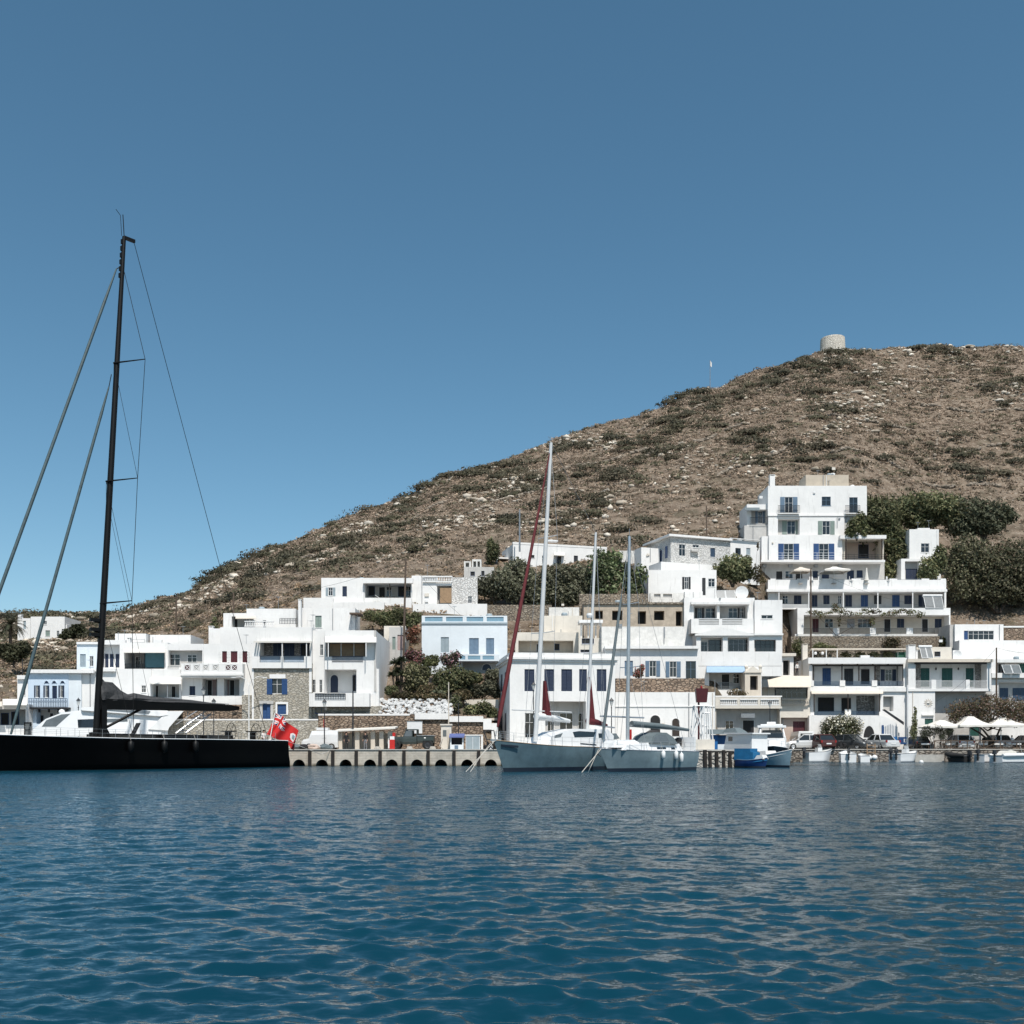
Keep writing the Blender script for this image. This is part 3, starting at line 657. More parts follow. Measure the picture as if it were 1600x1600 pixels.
    def win(s, kind, r, v, col='blue', frame='white_trim', cut=True):
        u0, u1, w0, w1 = r; wd, ht = u1 - u0, w1 - w0
        vb = v + .13 if cut else v - .05
        isdoor = kind in 'DX'
        mb = MB()
        if kind in 'dgX':
            mb.box(u0 - .01, u1 + .01, vb, vb + .03, w0 - .01, w1 + .01)
            p = s.part(mb, 'door' if kind == 'X' else 'window', 'dark' if kind in 'gX' else 'glass')  # g and X: dark sheet painted in for the unlit room behind
            fr = MB(); t = min(.06, wd * .08)
            fr.box(u0, u0 + t, vb - .05, vb - .004, w0, w1); fr.box(u1 - t, u1, vb - .05, vb - .004, w0, w1)
            fr.box(u0 + t, u1 - t, vb - .05, vb - .004, w1 - t, w1); fr.box(u0 + t, u1 - t, vb - .05, vb - .004, w0, w0 + t)
            if kind == 'd':
                k = max(2, int(round(wd / .95)))
                for i in range(1, k):
                    uc = u0 + wd * i / k; fr.box(uc - t * .45, uc + t * .45, vb - .045, vb - .004, w0 + t, w1 - t)
                if ht > 1.0: fr.box(u0 + t, u1 - t, vb - .04, vb - .006, w0 + ht * .62 - t * .35, w0 + ht * .62 + t * .35)
            s.part(fr, 'frame', frame if kind != 'g' else col, parent=p)
        elif kind in 'cD':
            fr = MB(); t = .06
            fr.box(u0, u0 + t, vb - .02, vb + .03, w0, w1); fr.box(u1 - t, u1, vb - .02, vb + .03, w0, w1); fr.box(u0 + t, u1 - t, vb - .02, vb + .03, w1 - t, w1)
            p = s.part(fr, 'door' if kind == 'D' else 'window', col)
            um = (u0 + u1) / 2
            for a, b_ in ((u0 + t, um - .01), (um + .01, u1 - t)):
                q = MB(); q.box(a, b_, vb, vb + .04, w0, w1 - t)
                k = max(3, int(ht / .22))
                for i in range(k):
                    z0 = w0 + ht * .06 + (ht * .88) * i / k; q.prism_x([(vb - .022, z0), (vb - .001, z0 + ht * .88 / k * .8), (vb - .001, z0)], a + .05, b_ - .05)
                s.part(q, 'door_leaf' if kind == 'D' else 'shutter', col, parent=p)
        elif kind == 'a':                                     # arched leaf in a raised surround
            q = MB(); um = (u0 + u1) / 2; r_ = wd / 2; pts = [(u0, w0), (u1, w0)] + [(um + r_ * math.cos(math.pi * i / 8), w1 - r_ + r_ * math.sin(math.pi * i / 8)) for i in range(9)]
            q.prism_y(pts, v - .05, v - .004); p = s.part(q, 'window', col)
            fr = MB()
            for i in range(8):
                a, b_ = math.pi * i / 8, math.pi * (i + 1) / 8
                fr.tube((um + r_ * math.cos(a), v - .05, w1 - r_ + r_ * math.sin(a)), (um + r_ * math.cos(b_), v - .05, w1 - r_ + r_ * math.sin(b_)), .07, n=5)
            fr.box(u0 - .07, u0 + .05, v - .1, v - .055, w0, w1 - r_); fr.box(u1 - .05, u1 + .07, v - .1, v - .055, w0, w1 - r_)
            s.part(fr, 'frame', frame, parent=p)
        if cut and kind in 'dgc' and ht < 2.0:
            si = MB().box(u0 - .08, u1 + .08, v - .07, v + .12, w0 - .09, w0 - .012); s.part(si, 'sill', frame, parent=p)
        return p
    def shutters(s, r, v, col):
        u0, u1, w0, w1 = r
        q = MB(); q.box(u0, u1, v - .06, v - .012, w0, w1); k = max(3, int((w1 - w0) / .24))
        for i in range(k):
            z0 = w0 + (w1 - w0) * (.05 + .9 * i / k); q.box(u0 + .05, u1 - .05, v - .075, v - .061, z0, z0 + (w1 - w0) * .9 / k * .55)
        return q
    def end(s):
        for b in s.blocks:                                    # an upper block stops on the one below it
            for c in s.blocks:
                if c is not b and min(b.u1, c.u1) - max(b.u0, c.u0) > .5 and abs(c.v - b.v) < .9 and abs(c.w1 - b.wt) < .7 and c.w1 < b.w1 - .5: b.w0 = max(b.w0, c.w1 + .002)
        for b in s.blocks: b.make()
        clutter(s)
        return s
class Block:
    def __init__(s, h, x0, x1, yt, yb, depth, v, mat, ext, name, cop):
        s.h, s.v, s.depth, s.mat, s.name, s.cop = h, v, depth, mat, name, cop
        s.u0, s.u1, s.w0, s.w1 = h.rect(x0, yt, x1, yb, v); s.wt = s.w0; s.w0 -= ext; s.holes = []
    def w(s, kind, x0, y0, x1, y1, col='blue', frame='white_trim', lintel=None):
        r = s.h.rect(x0, y0, x1, y1, s.v)
        if kind in 'oO':                                      # a window (o) or glazed door (O) between its open shutters
            u0, u1, w0, w1 = r; f = .27; a, b_ = u0 + (u1 - u0) * f, u1 - (u1 - u0) * f
            s.holes.append((a, b_, w0, w1, .13, False)); p = s.h.win('d', (a, b_, w0, w1), s.v, col, frame)
            for q in ((u0, a - .03, w0, w1), (b_ + .03, u1, w0, w1)): s.h.part(s.h.shutters(q, s.v, col), 'shutter', col, parent=p)
        elif kind == 'a': p = s.h.win('a', r, s.v, col, frame, False)
        else:
            s.holes.append((*r, .13, False)); p = s.h.win(kind, r, s.v, col, frame, True)
        if lintel:
            u0, u1, w0, w1 = r; s.h.part(MB().box(u0 - .2, u1 + .2, s.v - .06, s.v - .003, w1 + .02, w1 + .34), 'lintel', lintel, parent=p)
        return p
    def rec(s, x0, y0, x1, y1, depth, wins=(), back=None, inner=None):
        r = s.h.rect(x0, y0, x1, y1, s.v); s.holes.append((*r, depth, True)); vb = s.v + depth
        for q in wins:
            k, a, b_, c, d_ = q[:5]; col = q[5] if len(q) > 5 else 'blue'; fr = q[6] if len(q) > 6 else 'white_trim'
            rr = list(s.h.rect(a, b_, c, d_, vb)); rr[2] = max(rr[2], r[2] + .01); rr[3] = min(rr[3], r[3] - .05)
            if k in 'oO':
                u0, u1, w0, w1 = rr; f = .27; a_, b2 = u0 + (u1 - u0) * f, u1 - (u1 - u0) * f
                p = s.h.win('d', (a_, b2, w0, w1), vb, col, fr, False)
                for q2 in ((u0, a_ - .02, w0, w1), (b2 + .02, u1, w0, w1)): s.h.part(s.h.shutters(q2, vb - .02, col), 'shutter', col, parent=p)
            else: s.h.win(k, rr, vb, col, fr, False)
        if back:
            s.h.part(MB().box(r[0] + .012, r[1] - .012, vb - .03, vb - .006, r[2] + .01, r[3] - .01), 'back_wall', back)  # grey and dark back sheets paint in the shade of the recess
        return r
    def make(s):
        h, v = s.h, s.v
        us = sorted({round(x, 4) for x in [s.u0, s.u1] + [max(s.u0, min(s.u1, q[i])) for q in s.holes for i in (0, 1)]})
        ws = sorted({round(x, 4) for x in [s.w0, s.w1] + [max(s.w0, min(s.w1, q[i])) for q in s.holes for i in (2, 3)]})
        mb = MB()
        for i in range(len(us) - 1):
            for j in range(len(ws) - 1):
                uc, wc = (us[i] + us[i + 1]) / 2, (ws[j] + ws[j + 1]) / 2
                if us[i + 1] - us[i] < 1e-4 or ws[j + 1] - ws[j] < 1e-4: continue
                if any(q[0] < uc < q[1] and q[2] < wc < q[3] for q in s.holes): continue
                mb.quad((us[i], v, ws[j]), (us[i + 1], v, ws[j]), (us[i + 1], v, ws[j + 1]), (us[i], v, ws[j + 1]))
        for a, b_, c, d_, dep, bk in s.holes:
            e = v + dep
            mb.quad((a, v, c), (a, v, d_), (a, e, d_), (a, e, c)); mb.quad((b_, v, c), (b_, e, c), (b_, e, d_), (b_, v, d_))
            mb.quad((a, v, c), (a, e, c), (b_, e, c), (b_, v, c)); mb.quad((a, v, d_), (b_, v, d_), (b_, e, d_), (a, e, d_))
            if bk: mb.quad((a, e, c), (b_, e, c), (b_, e, d_), (a, e, d_))
        u0, u1, w0, w1, e = s.u0, s.u1, s.w0, s.w1, v + s.depth
        mb.quad((u0, v, w0), (u0, v, w1), (u0, e, w1), (u0, e, w0)); mb.quad((u1, v, w0), (u1, e, w0), (u1, e, w1), (u1, v, w1))
        mb.quad((u0, e, w0), (u0, e, w1), (u1, e, w1), (u1, e, w0))
        rl = min(.45, (w1 - w0) * .2); th = .22
        if u1 - u0 > 1.2 and s.depth > 1.2:                   # parapet ring and the flat roof behind it
            O_ = [(u0, v), (u1, v), (u1, e), (u0, e)]; I_ = [(u0 + th, v + th), (u1 - th, v + th), (u1 - th, e - th), (u0 + th, e - th)]
            for k in range(4):
                a, b_ = O_[k], O_[(k + 1) % 4]; c, d_ = I_[(k + 1) % 4], I_[k]
                mb.quad((*a, w1), (*b_, w1), (*c, w1), (*d_, w1)); mb.quad((*d_, w1), (*c, w1), (*c, w1 - rl), (*d_, w1 - rl))
            mb.quad(*[(*p, w1 - rl) for p in I_])
        else: mb.quad((u0, v, w1), (u1, v, w1), (u1, e, w1), (u0, e, w1))
        h.part(mb, s.name, s.mat)
        if s.cop:
            pr, ht = s.cop; h.part(MB().box(u0 - pr, u1 + pr, v - pr, e + pr, w1 - ht, w1 + .03), 'cornice', s.mat)
CR = random.Random(12)
def clutter(h):
    """the pipes, meter boxes and roof bits every wall here carries, kept off the openings"""
    if h.e['category'] in ('wall', 'terrace', 'ruin'): return
    for b in h.blocks:
        wd, ht = b.u1 - b.u0, b.w1 - max(b.w0, 0)
        if wd < 4 or ht < 2.5 or 'stone' in b.mat or b.depth < 2: continue
        free = lambda u0, u1, w0, w1: not any(q[0] - .9 < u1 and q[1] + .9 > u0 and q[2] - .3 < w1 and q[3] + .3 > w0 for q in b.holes)
        for k in range(CR.choice((0, 1, 1, 2))):
            u = CR.uniform(b.u0 + .2, b.u1 - .2); w_ = b.wt + ht * CR.uniform(.0, .3)
            if free(u - .06, u + .06, w_, b.w1): h.part(MB().box(u - .05, u + .05, b.v - .1, b.v - .004, w_, b.w1 - .1), 'drainpipe', CR.choice(('metal_white', 'metal_grey', 'beige')))
        for k in range(CR.choice((0, 1, 2))):
            u = CR.uniform(b.u0 + .5, b.u1 - 1.2); w_ = b.wt + ht * CR.uniform(.2, .8); a = CR.uniform(.25, .75)
            if free(u, u + a, w_, w_ + a): h.part(MB().box(u, u + a, b.v - .2, b.v - .004, w_, w_ + a * .75), CR.choice(('meter_box', 'vent', 'wall_box')), CR.choice(('metal_grey', 'metal_white', 'cream')))
        if b.depth > 4 and b.w1 > .6 * max(c.w1 for c in h.blocks):
            for k in range(CR.choice((0, 1, 2, 3))):
                u = CR.uniform(b.u0 + .6, b.u1 - .6); v = b.v + CR.uniform(.8, b.depth - 1); c = CR.random()
                if c < .45: h.part(MB().tube((u, v, b.w1 - .45), (u, v, b.w1 + CR.uniform(.5, 1.6)), .05, n=6), 'vent_pipe', 'metal_grey')
                elif c < .75:
                    z = b.w1 + CR.uniform(1.4, 2.6); mb = MB().tube((u, v, b.w1 - .45), (u, v, z), .03, n=5)
                    for j in range(4): mb.tube((u - .45 + j * .07, v - .3 + j * .2, z - .1), (u + .45 - j * .07, v - .3 + j * .2, z - .1), .015, n=4)
                    mb.tube((u, v - .4, z - .1), (u, v + .4, z - .1), .015, n=4); h.part(mb, 'antenna', 'metal_grey')
                else: h.part(MB().lathe([(0, b.w1 - .45), (.5, b.w1 - .45), (.52, b.w1 + .4), (.4, b.w1 + .6), (0, b.w1 + .65)], 10, (u, v, 0)), 'water_tank', CR.choice(('metal_white', 'grey_blue')))
def dish(h, x, y, v, r=.55, turn=0.0):
    u, w0 = h.L(x, y, v); mb = MB(); n_ = 14; vs = [(u, v + .16, w0)]
    for k, (rr, dv) in enumerate(((.5, .11), (1.0, -.02))):
        for i in range(n_):
            t = 2 * math.pi * i / n_; vs.append((u + r * rr * math.cos(t), v + dv, w0 + r * rr * math.sin(t)))
    fs = [(0, 1 + i, 1 + (i + 1) % n_) for i in range(n_)] + [(1 + i, 1 + n_ + i, 1 + n_ + (i + 1) % n_, 1 + (i + 1) % n_) for i in range(n_)]
    mb.add(vs, fs); mb.tube((u, v + .2, w0 - r * 1.25), (u, v + .2, w0), .035); mb.tube((u, v + .15, w0 - r * .8), (u, v - .4, w0 - .1), .02)
    return h.part(mb, 'satellite_dish', 'metal_white')
def solar(h, x0, y0, x1, y1, v, tank=True, mat='panel_glass'):
    u0, u1, w0, w1 = h.rect(x0, y0, x1, y1, v); mb = MB(); k = 2; wd = (u1 - u0) / k
    base = MB().tube((u0, v + 1.2, w0), (u0, v + 1.2, w1), .03).tube((u1, v + 1.2, w0), (u1, v + 1.2, w1), .03)
    p = h.part(base, 'solar_heater', 'metal_grey')
    for i in range(k):
        a, b_ = u0 + i * wd + .06, u0 + (i + 1) * wd - .06
        q = MB(); q.add([(a, v, w0), (b_, v, w0), (b_, v + 1.1, w1 - .25), (a, v + 1.1, w1 - .25), (a, v + .08, w0 - .06), (b_, v + .08, w0 - .06), (b_, v + 1.18, w1 - .31), (a, v + 1.18, w1 - .31)],
                        [(0, 1, 2, 3), (7, 6, 5, 4), (0, 4, 5, 1), (1, 5, 6, 2), (2, 6, 7, 3), (3, 7, 4, 0)]); h.part(q, 'solar_panel', mat, parent=p)
        fr = MB()
        for s_, t_ in (((a, v - .02, w0), (b_, v - .02, w0)), ((b_, v - .02, w0), (b_, v + 1.08, w1 - .25)), ((b_, v + 1.08, w1 - .25), (a, v + 1.08, w1 - .25)), ((a, v + 1.08, w1 - .25), (a, v - .02, w0))): fr.tube(s_, t_, .05, n=4)
        h.part(fr, 'panel_frame', 'metal_white', parent=p)
    if tank: h.part(MB().tube((u0 - .1, v + 1.2, w1 - .05), (u1 + .1, v + 1.2, w1 - .05), .27, n=10), 'tank', 'metal_white', parent=p)
def antenna(h, x, y0, y1, v=2.0):
    u, w1 = h.L(x, y0, v); _, w0 = h.L(x, y1, v); mb = MB().tube((u, v, w0), (u, v, w1), .03)
    for k in range(5): mb.tube((u - .5 + k * .08, v - .2 + k * .12, w1 - .1), (u + .5 - k * .08, v - .2 + k * .12, w1 - .1), .012, n=4)
    mb.tube((u, v - .3, w1 - .1), (u, v + .4, w1 - .1), .015, n=4)
    h.part(mb, 'antenna', 'metal_grey')
def chimney(h, x0, x1, y0, y1, v, d=.7, mat='white'):
    u0, u1, w0, w1 = h.rect(x0, y0, x1, y1, v); mb = MB().box(u0, u1, v, v + d, w0, w1 - .25)
    for a in (u0, u1 - .14):
        for b_ in (v, v + d - .14): mb.box(a, a + .14, b_, b_ + .14, w1 - .25, w1 - .08)
    mb.box(u0 - .06, u1 + .06, v - .06, v + d + .06, w1 - .08, w1); h.part(mb, 'chimney', mat)
def awning(h, x0, x1, y0, y1, out, v=0.0, mat='canvas_white', name='awning', posts=(), ypost=None, pm_='white_trim', slats=False, inn=.0):
    """sloping canopy: back edge at row y0 on the wall, front edge at row y1 and 'out' metres before it"""
    u0, w1 = h.L(x0, y0, v); u1, _ = h.L(x1, y0, v); fu0, fw = h.L(x0, y1, v - out); fu1, _ = h.L(x1, y1, v - out)
    mb = MB(); t = .10
    if slats:
        k = max(6, int((u1 - u0) / .35))
        for i in range(k): mb.box(u0 + (u1 - u0) * i / k, u0 + (u1 - u0) * (i + .62) / k, v - out, v - .01, fw, fw + .1)
        mb.box(u0, u1, v - out - .08, v - out - .003, fw - .16, fw + .08)
    else:
        mb.add([(u0, v - .005 + inn, w1 - t), (u1, v - .005 + inn, w1 - t), (u1, v - .005 + inn, w1), (u0, v - .005 + inn, w1), (fu0, v - out, fw - t), (fu1, v - out, fw - t), (fu1, v - out, fw), (fu0, v - out, fw)],
               [(0, 1, 2, 3), (7, 6, 5, 4), (0, 4, 5, 1), (1, 5, 6, 2), (2, 6, 7, 3), (3, 7, 4, 0)])
    p = h.part(mb, name, mat)
    for x in posts:
        u, wq = h.L(x, ypost, v - out + .1); _, wt = h.L(x, y1, v - out + .1)
        h.part(MB().box(u - .06, u + .06, v - out + .04, v - out + .16, wq, wt - .02), 'awning_post', pm_, parent=p)
    return p
# ------------------------------------------------------------------ the village, left to right
# far house on the left slope
h = House('white_house', 'plain white two storey house alone on the far left slope, palm at its side', 'house', 48, 998, 240)
b = h.block(48, 101, 963.5, 998, 9); b.w('d', 68.5, 970, 73, 976); b.w('c', 71, 985, 78, 994, 'grey_green'); b.w('d', 88.5, 985.5, 92.5, 995)
b = h.block(27.5, 47.6, 966, 989.5, 7, 1.2, ext=5); b.w('D', 36.5, 970, 40.5, 983, 'grey_blue')
chimney(h, 28, 33, 959.5, 967, 2.2, 1.0)
b = h.block(101.2, 104.5, 976, 988, 2, .8)
b = h.block(45, 90, 999.5, 1012, 2.5, -1.0, 'stone_grey')
h.end()
# blue tinted neoclassical house
h = House('townhouse', 'pale blue neoclassical house with four dark blue shuttered windows over an iron balcony', 'house', 44, 1130, 150)
b = h.block(44, 107, 1046, 1135, 9, 0, 'limewash_blue')
h.slab(42.5, 146, 1046, 1051.5, .55, 'white', 'cornice')
for x0, x1 in ((53.5, 62.5), (68, 77), (91.5, 100.5)): b.w('o', x0, 1071, x1, 1089.5, 'navy')
b.w('D', 81.5, 1071.5, 89, 1091, 'navy')
for x in (73, 85, 98): b.w('a', x - 3.4, 1063.5, x + 3.4, 1067.5, 'navy', 'limewash_blue')
h.slab(44, 105, 1105, 1108, 1.2, 'dark', 'balcony_slab'); h.rail(44, 105, 1091, 1105, -1.15, 'iron', 'iron_blue')
for x in (46, 60, 75, 90, 103): h.box(x - .4, 1108, x + .4, 1113, -.6, -.02, 'iron_dark', 'bracket')
b.rec(57, 1109, 105, 1131, 1.4, [('g', 62, 1118, 68, 1131, 'navy'), ('X', 78, 1114, 84, 1131), ('g', 92, 1118, 99, 1131, 'navy')], 'grey_and_shade_wall')
b = h.block(107.1, 127, 1046, 1135, 9, .08, 'pale_wall')
h.end()
h = House('lean_to', 'small white annex with a shaded band, left of the pale blue balcony house', 'house', 27, 1086, 153)
b = h.block(27, 43.8, 1055, 1110, 6); b.w('d', 37, 1070, 39.5, 1086); h.slab(26.5, 43.8, 1055, 1061, .4, 'white', 'cornice')
h.end()
h = House('cafe', 'low quayside cafe at far left, white sloping canopies over a dark open front', 'cafe', -8, 1145, 148)
b = h.block(-30, 41.5, 1100, 1150, 4, 0); b.rec(-20, 1108, 40, 1133, 2.8, [('g', 2, 1114, 14, 1133), ('g', 18, 1112, 30, 1133)], 'grey_and_shade_wall')
awning(h, 4, 42, 1092, 1101, 2.0); awning(h, -30, 3, 1096, 1103, 2.2, mat='canvas_cream')
h.end()
# second row behind the yacht mast
h = House('townhouse', 'white house with four narrow dark doors under a shaded upper loggia, behind the black mast', 'house', 120, 1046, 160)
b = h.block(120, 155, 1004, 1060, 8, 0, 'pale_wall'); b.w('D', 125, 1022, 134, 1042, 'grey_blue', lintel=None); b.w('d', 140, 1025, 146, 1041)
b = h.block(155.1, 196, 1000, 1060, 8, .05); b.rec(157, 1007, 187, 1043, 1.3, [('D', 158, 1022, 163, 1043, 'navy'), ('D', 164.5, 1022, 169.5, 1043, 'navy'), ('D', 172, 1022, 177.5, 1043, 'navy'), ('D', 181, 1022, 186.5, 1043, 'navy')])
h.slab(119.5, 155, 1003, 1006.5, .25, 'white', 'cornice')
h.end()
h = House('townhouse', 'wide white wall house between the blue balcony house and the cafe terrace', 'house', 127.1, 1130, 150.4)
b = h.block(127.1, 236, 1045, 1135, 9, 0); b.w('d', 221, 1071, 228, 1082); b.w('g', 216, 1096, 224, 1103)
h.slab(127.1, 180, 1045, 1049, .5, 'white', 'cornice')
h.end()
h = House('terrace_cafe', 'white upper storey cafe with a dark open terrace half closed by a teal blind', 'cafe', 194, 1046, 157)
b = h.block(190, 262, 1004, 1060, 8)
b.rec(194.5, 1018, 257, 1045, 3.2, [('g', 198, 1026, 208, 1045), ('d', 212, 1026, 220, 1044), ('g', 230, 1026, 240, 1044)], 'grey_and_shade_wall')
u0, u1, w0, w1 = h.rect(226, 1019, 256.5, 1043, .3); h.part(MB().box(u0, u1, .26, .30, w0, w1), 'blind', 'canvas_teal')
awning(h, 193, 258, 1014, 1019, 1.3); h.rail(194.5, 226, 1037, 1045, .08, 'bars', 'iron_dark'); h.posts((209, 225.6), 1018, 1045, .2, .07, 'iron_dark')
chimney(h, 198, 203, 996, 1005, 2)
h.end()
h = House('townhouse', 'white roof block with a bare outside stair rail above the cafe terrace', 'house', 180, 1010, 166)
b = h.block(180, 228, 990, 1020, 7); h.rail(206, 226, 999, 1011, -.7, 'wire', 'metal_grey')
h.end()
h = House('townhouse', 'long low white roof block behind an air conditioner, left of the red shuttered house', 'house', 234, 1010, 167)
b = h.block(234.5, 298, 992, 1020, 7); h.box(239, 999, 252.5, 1006.5, -.5, -.02, 'metal_white', 'air_conditioner'); antenna(h, 286, 978, 993)
h.end()
h = House('shop', 'white ground floor shop with a sloping canvas awning above two dark doors', 'shop', 236.2, 1130, 150.6)
b = h.block(236.2, 282, 1060, 1135, 8); b.rec(238, 1066, 280, 1090, 1.6, [('X', 241, 1071, 248, 1090), ('X', 268, 1072, 275, 1090)], 'grey_and_shade_wall')
awning(h, 234, 283, 1058, 1068, 1.6); h.posts((262,), 1068, 1092, -1.4, .06, 'metal_grey'); h.box(234.5, 1059, 243, 1063.5, -.12, -.01, 'metal_grey', 'wall_lamp')
b = h.block(236.2, 282, 1046, 1059.8, 8, .02)
h.end()
h = House('townhouse', 'white house with sliding windows in a dark recess above the canvas awning', 'house', 261, 1046, 154)
b = h.block(262.2, 318, 1006, 1062, 8)
b.rec(263, 1016, 316, 1043, 1.0, [('d', 265, 1022, 282, 1040), ('d', 293, 1023, 308, 1035)], 'grey_and_shade_wall'); h.rail(262.5, 279, 1041, 1047, -.05, 'bars', 'metal_grey')
h.end()
# red shuttered house with crossed balcony panels
h = House('townhouse', 'white house with dark red shutters above a balcony of crossed white panels', 'house', 318.2, 1100, 151)
b = h.block(318.2, 394, 1006, 1056, 8)
for x0, x1 in ((347, 354.5), (360.5, 371), (378.8, 386.5)): b.w('D', x0, 1017.5, x1, 1035, 'maroon')
for x, n_ in ((343, 7), (357, 7), (375, 7), (388.5, 7)):
    for k in range(n_): h.box(x - 1.5 - (k % 2) * .8, 1017.5 + k * 2.5, x + 1.5 + (k % 2) * .8, 1019.6 + k * 2.5, -.05, -.004, 'white', 'quoin')
b2 = h.block(283, 379, 1036.5, 1056, 1.5, -1.5, ext=0)
for k, x in enumerate((288, 302.5, 317, 332, 352, 362)):
    b2.rec(x, 1038.5, x + (9.5 if k < 4 else 9), 1047.5, .1, back='maroon' if k in (0, 4, 5) else 'grey_and_shade_wall'); h.rail(x, 1038.5, x + 9, 1047.5, -1.46, 'cross', 'white_trim')
h.slab(281.5, 380.5, 1052, 1055.5, .25, 'white', 'cornice', -1.5)
b3 = h.block(282.1, 394, 1056.1, 1103, 8, 0)
b3.rec(316, 1060.5, 339.5, 1087, 2.0, [('X', 324, 1062, 332, 1087), ('c', 332, 1062, 338, 1087, 'pink_wood')], 'grey_and_shade_wall'); b3.rec(350, 1060.5, 374, 1087, 2.0, [('c', 352, 1062, 358, 1087, 'pink_wood'), ('X', 359, 1062, 367, 1087)], 'grey_and_shade_wall')
b3.w('c', 296, 1072, 305, 1086.5, 'navy')
pc = h.slab(283, 379, 1056, 1058.5, 1.5, 'white', 'balcony_slab')
h.end()
# stone house
h = House('stone_house', 'rough stone house with blue shutters and a white awning over its upper balcony', 'house', 393.5, 1125, 150)
b = h.block(393.6, 487, 980, 1036, 9); b.rec(406, 1002, 484, 1036, 2.6, [('D', 427, 1004, 440, 1032, 'navy'), ('D', 444, 1004, 460, 1032, 'navy'), ('g', 470, 1006, 482, 1028)], 'stone_grey')
awning(h, 400, 490, 996, 1002.5, 1.4, posts=(441, 479), ypost=1026, slats=True, v=-.02)
b2 = h.block(393.6, 487, 1025, 1044, .35, -.36, ext=0)
b2.rec(406, 1024.8, 438.5, 1035, .34, back='limewash_blue'); b2.rec(443, 1024.8, 475, 1035, .34, back='limewash_blue')
h.rail(406, 438.5, 1024.5, 1035, -.34, 'bars', 'iron_blue'); h.rail(443, 475, 1024.5, 1035, -.34, 'bars', 'iron_blue')
b3 = h.block(393.6, 487, 1036.1, 1127, 9, .02, 'stone_pale')
b3.w('d', 423.5, 1060, 442, 1084, 'blue'); p = b3.h
for x0, x1 in ((417, 425.5), (440.5, 449)):
    u0, u1, w0, w1 = h.rect(x0, 1061, x1, 1085, .02); h.part(h.shutters((u0, u1, w0, w1), .02, 'blue'), 'shutter', 'blue')
h.box(421, 1053.5, 446, 1060, -.08, -.002, 'white_trim', 'lintel')
b3.w('D', 410.5, 1100, 422.5, 1125, 'blue'); h.box(405, 1095, 427, 1099.8, -.16, .01, 'grey_and_shade_wall', 'door_hood')
h.box(406, 1100, 410, 1125, -.06, .01, 'grey_and_shade_wall', 'door_jamb'); h.box(423, 1100, 426.5, 1125, -.06, .01, 'grey_and_shade_wall', 'door_jamb')
b3.w('c', 433.5, 1100.5, 447, 1116, 'blue'); h.box(430.5, 1097, 433, 1117, -.05, .01, 'white_trim', 'surround'); h.box(447.5, 1097, 450, 1117, -.05, .01, 'white_trim', 'surround'); h.box(433.1, 1097, 447.4, 1100, -.05, .01, 'white_trim', 'surround')
h.box(393.6, 1037, 396.5, 1125, -.05, .01, 'white', 'pilaster'); h.box(483, 1037, 487, 1082, -.05, .01, 'white', 'pilaster'); h.box(396.6, 1037, 482.9, 1043.6, -.05, .01, 'white', 'band')
h.end()
# pair of houses joined to it
h = House('townhouse', 'white house with tan blinds upstairs and an arched blue door below', 'house', 487.1, 1125, 150.3)
b = h.block(487.1, 507, 985, 1104, 8, .6); b.w('d', 500, 1007, 505, 1024); b.w('d', 488.5, 1062, 493, 1082); b.w('d', 499, 1062, 503.5, 1082)
b = h.block(507.1, 587, 985, 1083, 17.5)
b.rec(509, 1003, 571, 1026, 2.2, [('g', 510, 1006, 514, 1026)], 'grey_and_shade_wall')
u0, u1, w0, w1 = h.rect(515.5, 1005.5, 570, 1025, 1.0); h.part(MB().box(u0, u1, .98, 1.03, w0, w1), 'blind', 'wood_tan')
for x in (533, 553): h.posts((x,), 1004, 1026, .9, .05, 'white_trim')
awning(h, 508, 588, 995, 1003, 1.5, posts=(513, 572), ypost=1026); h.rail(519, 567, 1025.5, 1034, -.06, 'bars', 'navy')
b.rec(507.5, 1046, 557, 1082.8, 2.6, [('a', 516, 1054, 529, 1082, 'navy'), ('g', 551, 1055, 556, 1080)])
b2 = h.block(483, 577, 1083.1, 1103, 1.6, -1.6, ext=.1)
b2.rec(492.6, 1083.8, 539.6, 1093.5, .2, back='pale_wall'); h.rail(492.6, 539.6, 1083.4, 1093, -1.68, 'iron', 'iron_dark')
b3 = h.block(487.2, 596, 1103.2, 1127, 6, -.05, 'stone_pale'); b3.w('d', 493, 1103.5, 511, 1114.5, 'blue', 'blue')
b4 = h.block(587.1, 592, 1045, 1103, 1.2, .2)
h.box(584.5, 985, 587.6, 1081, -.06, .2, 'grey_and_shade_wall', 'pilaster')
h.end()
# third row above
h = House('townhouse', 'white house with a small balustraded roof terrace, tan awning and a dark iron rail', 'house', 349, 984, 168)
b = h.block(349, 385, 958, 1010, 8); b.rec(362, 963, 396, 981, 1.5, [('X', 366, 966, 372, 981)], 'grey_and_shade_wall'); awning(h, 368, 399, 962, 966, .8, mat='canvas_cream', v=-.02)
b = h.block(385.2, 462, 951, 1010, 8, .4); h.rail(382, 428, 970, 979, -.5, 'baluster', 'white_trim'); b.w('g', 411, 969, 416, 980)
b = h.block(326, 348.8, 982, 1015, 7, .5); chimney(h, 326, 333, 978, 984, 1)
b = h.block(344, 470, 980, 1012, 3, -.9, ext=.5)
h.rail(437, 464, 966, 975, -.85, 'iron', 'iron_dark'); chimney(h, 466, 470, 936, 984, .2, 1.2)
antenna(h, 385, 944, 952)
h.end()
h = House('townhouse', 'white cube house with one grey green shutter, above the tan blinds', 'house', 472, 984, 170)
b = h.block(472, 555, 950, 1010, 5.5); b.w('c', 492.5, 962, 502.5, 980.5, 'grey_green')
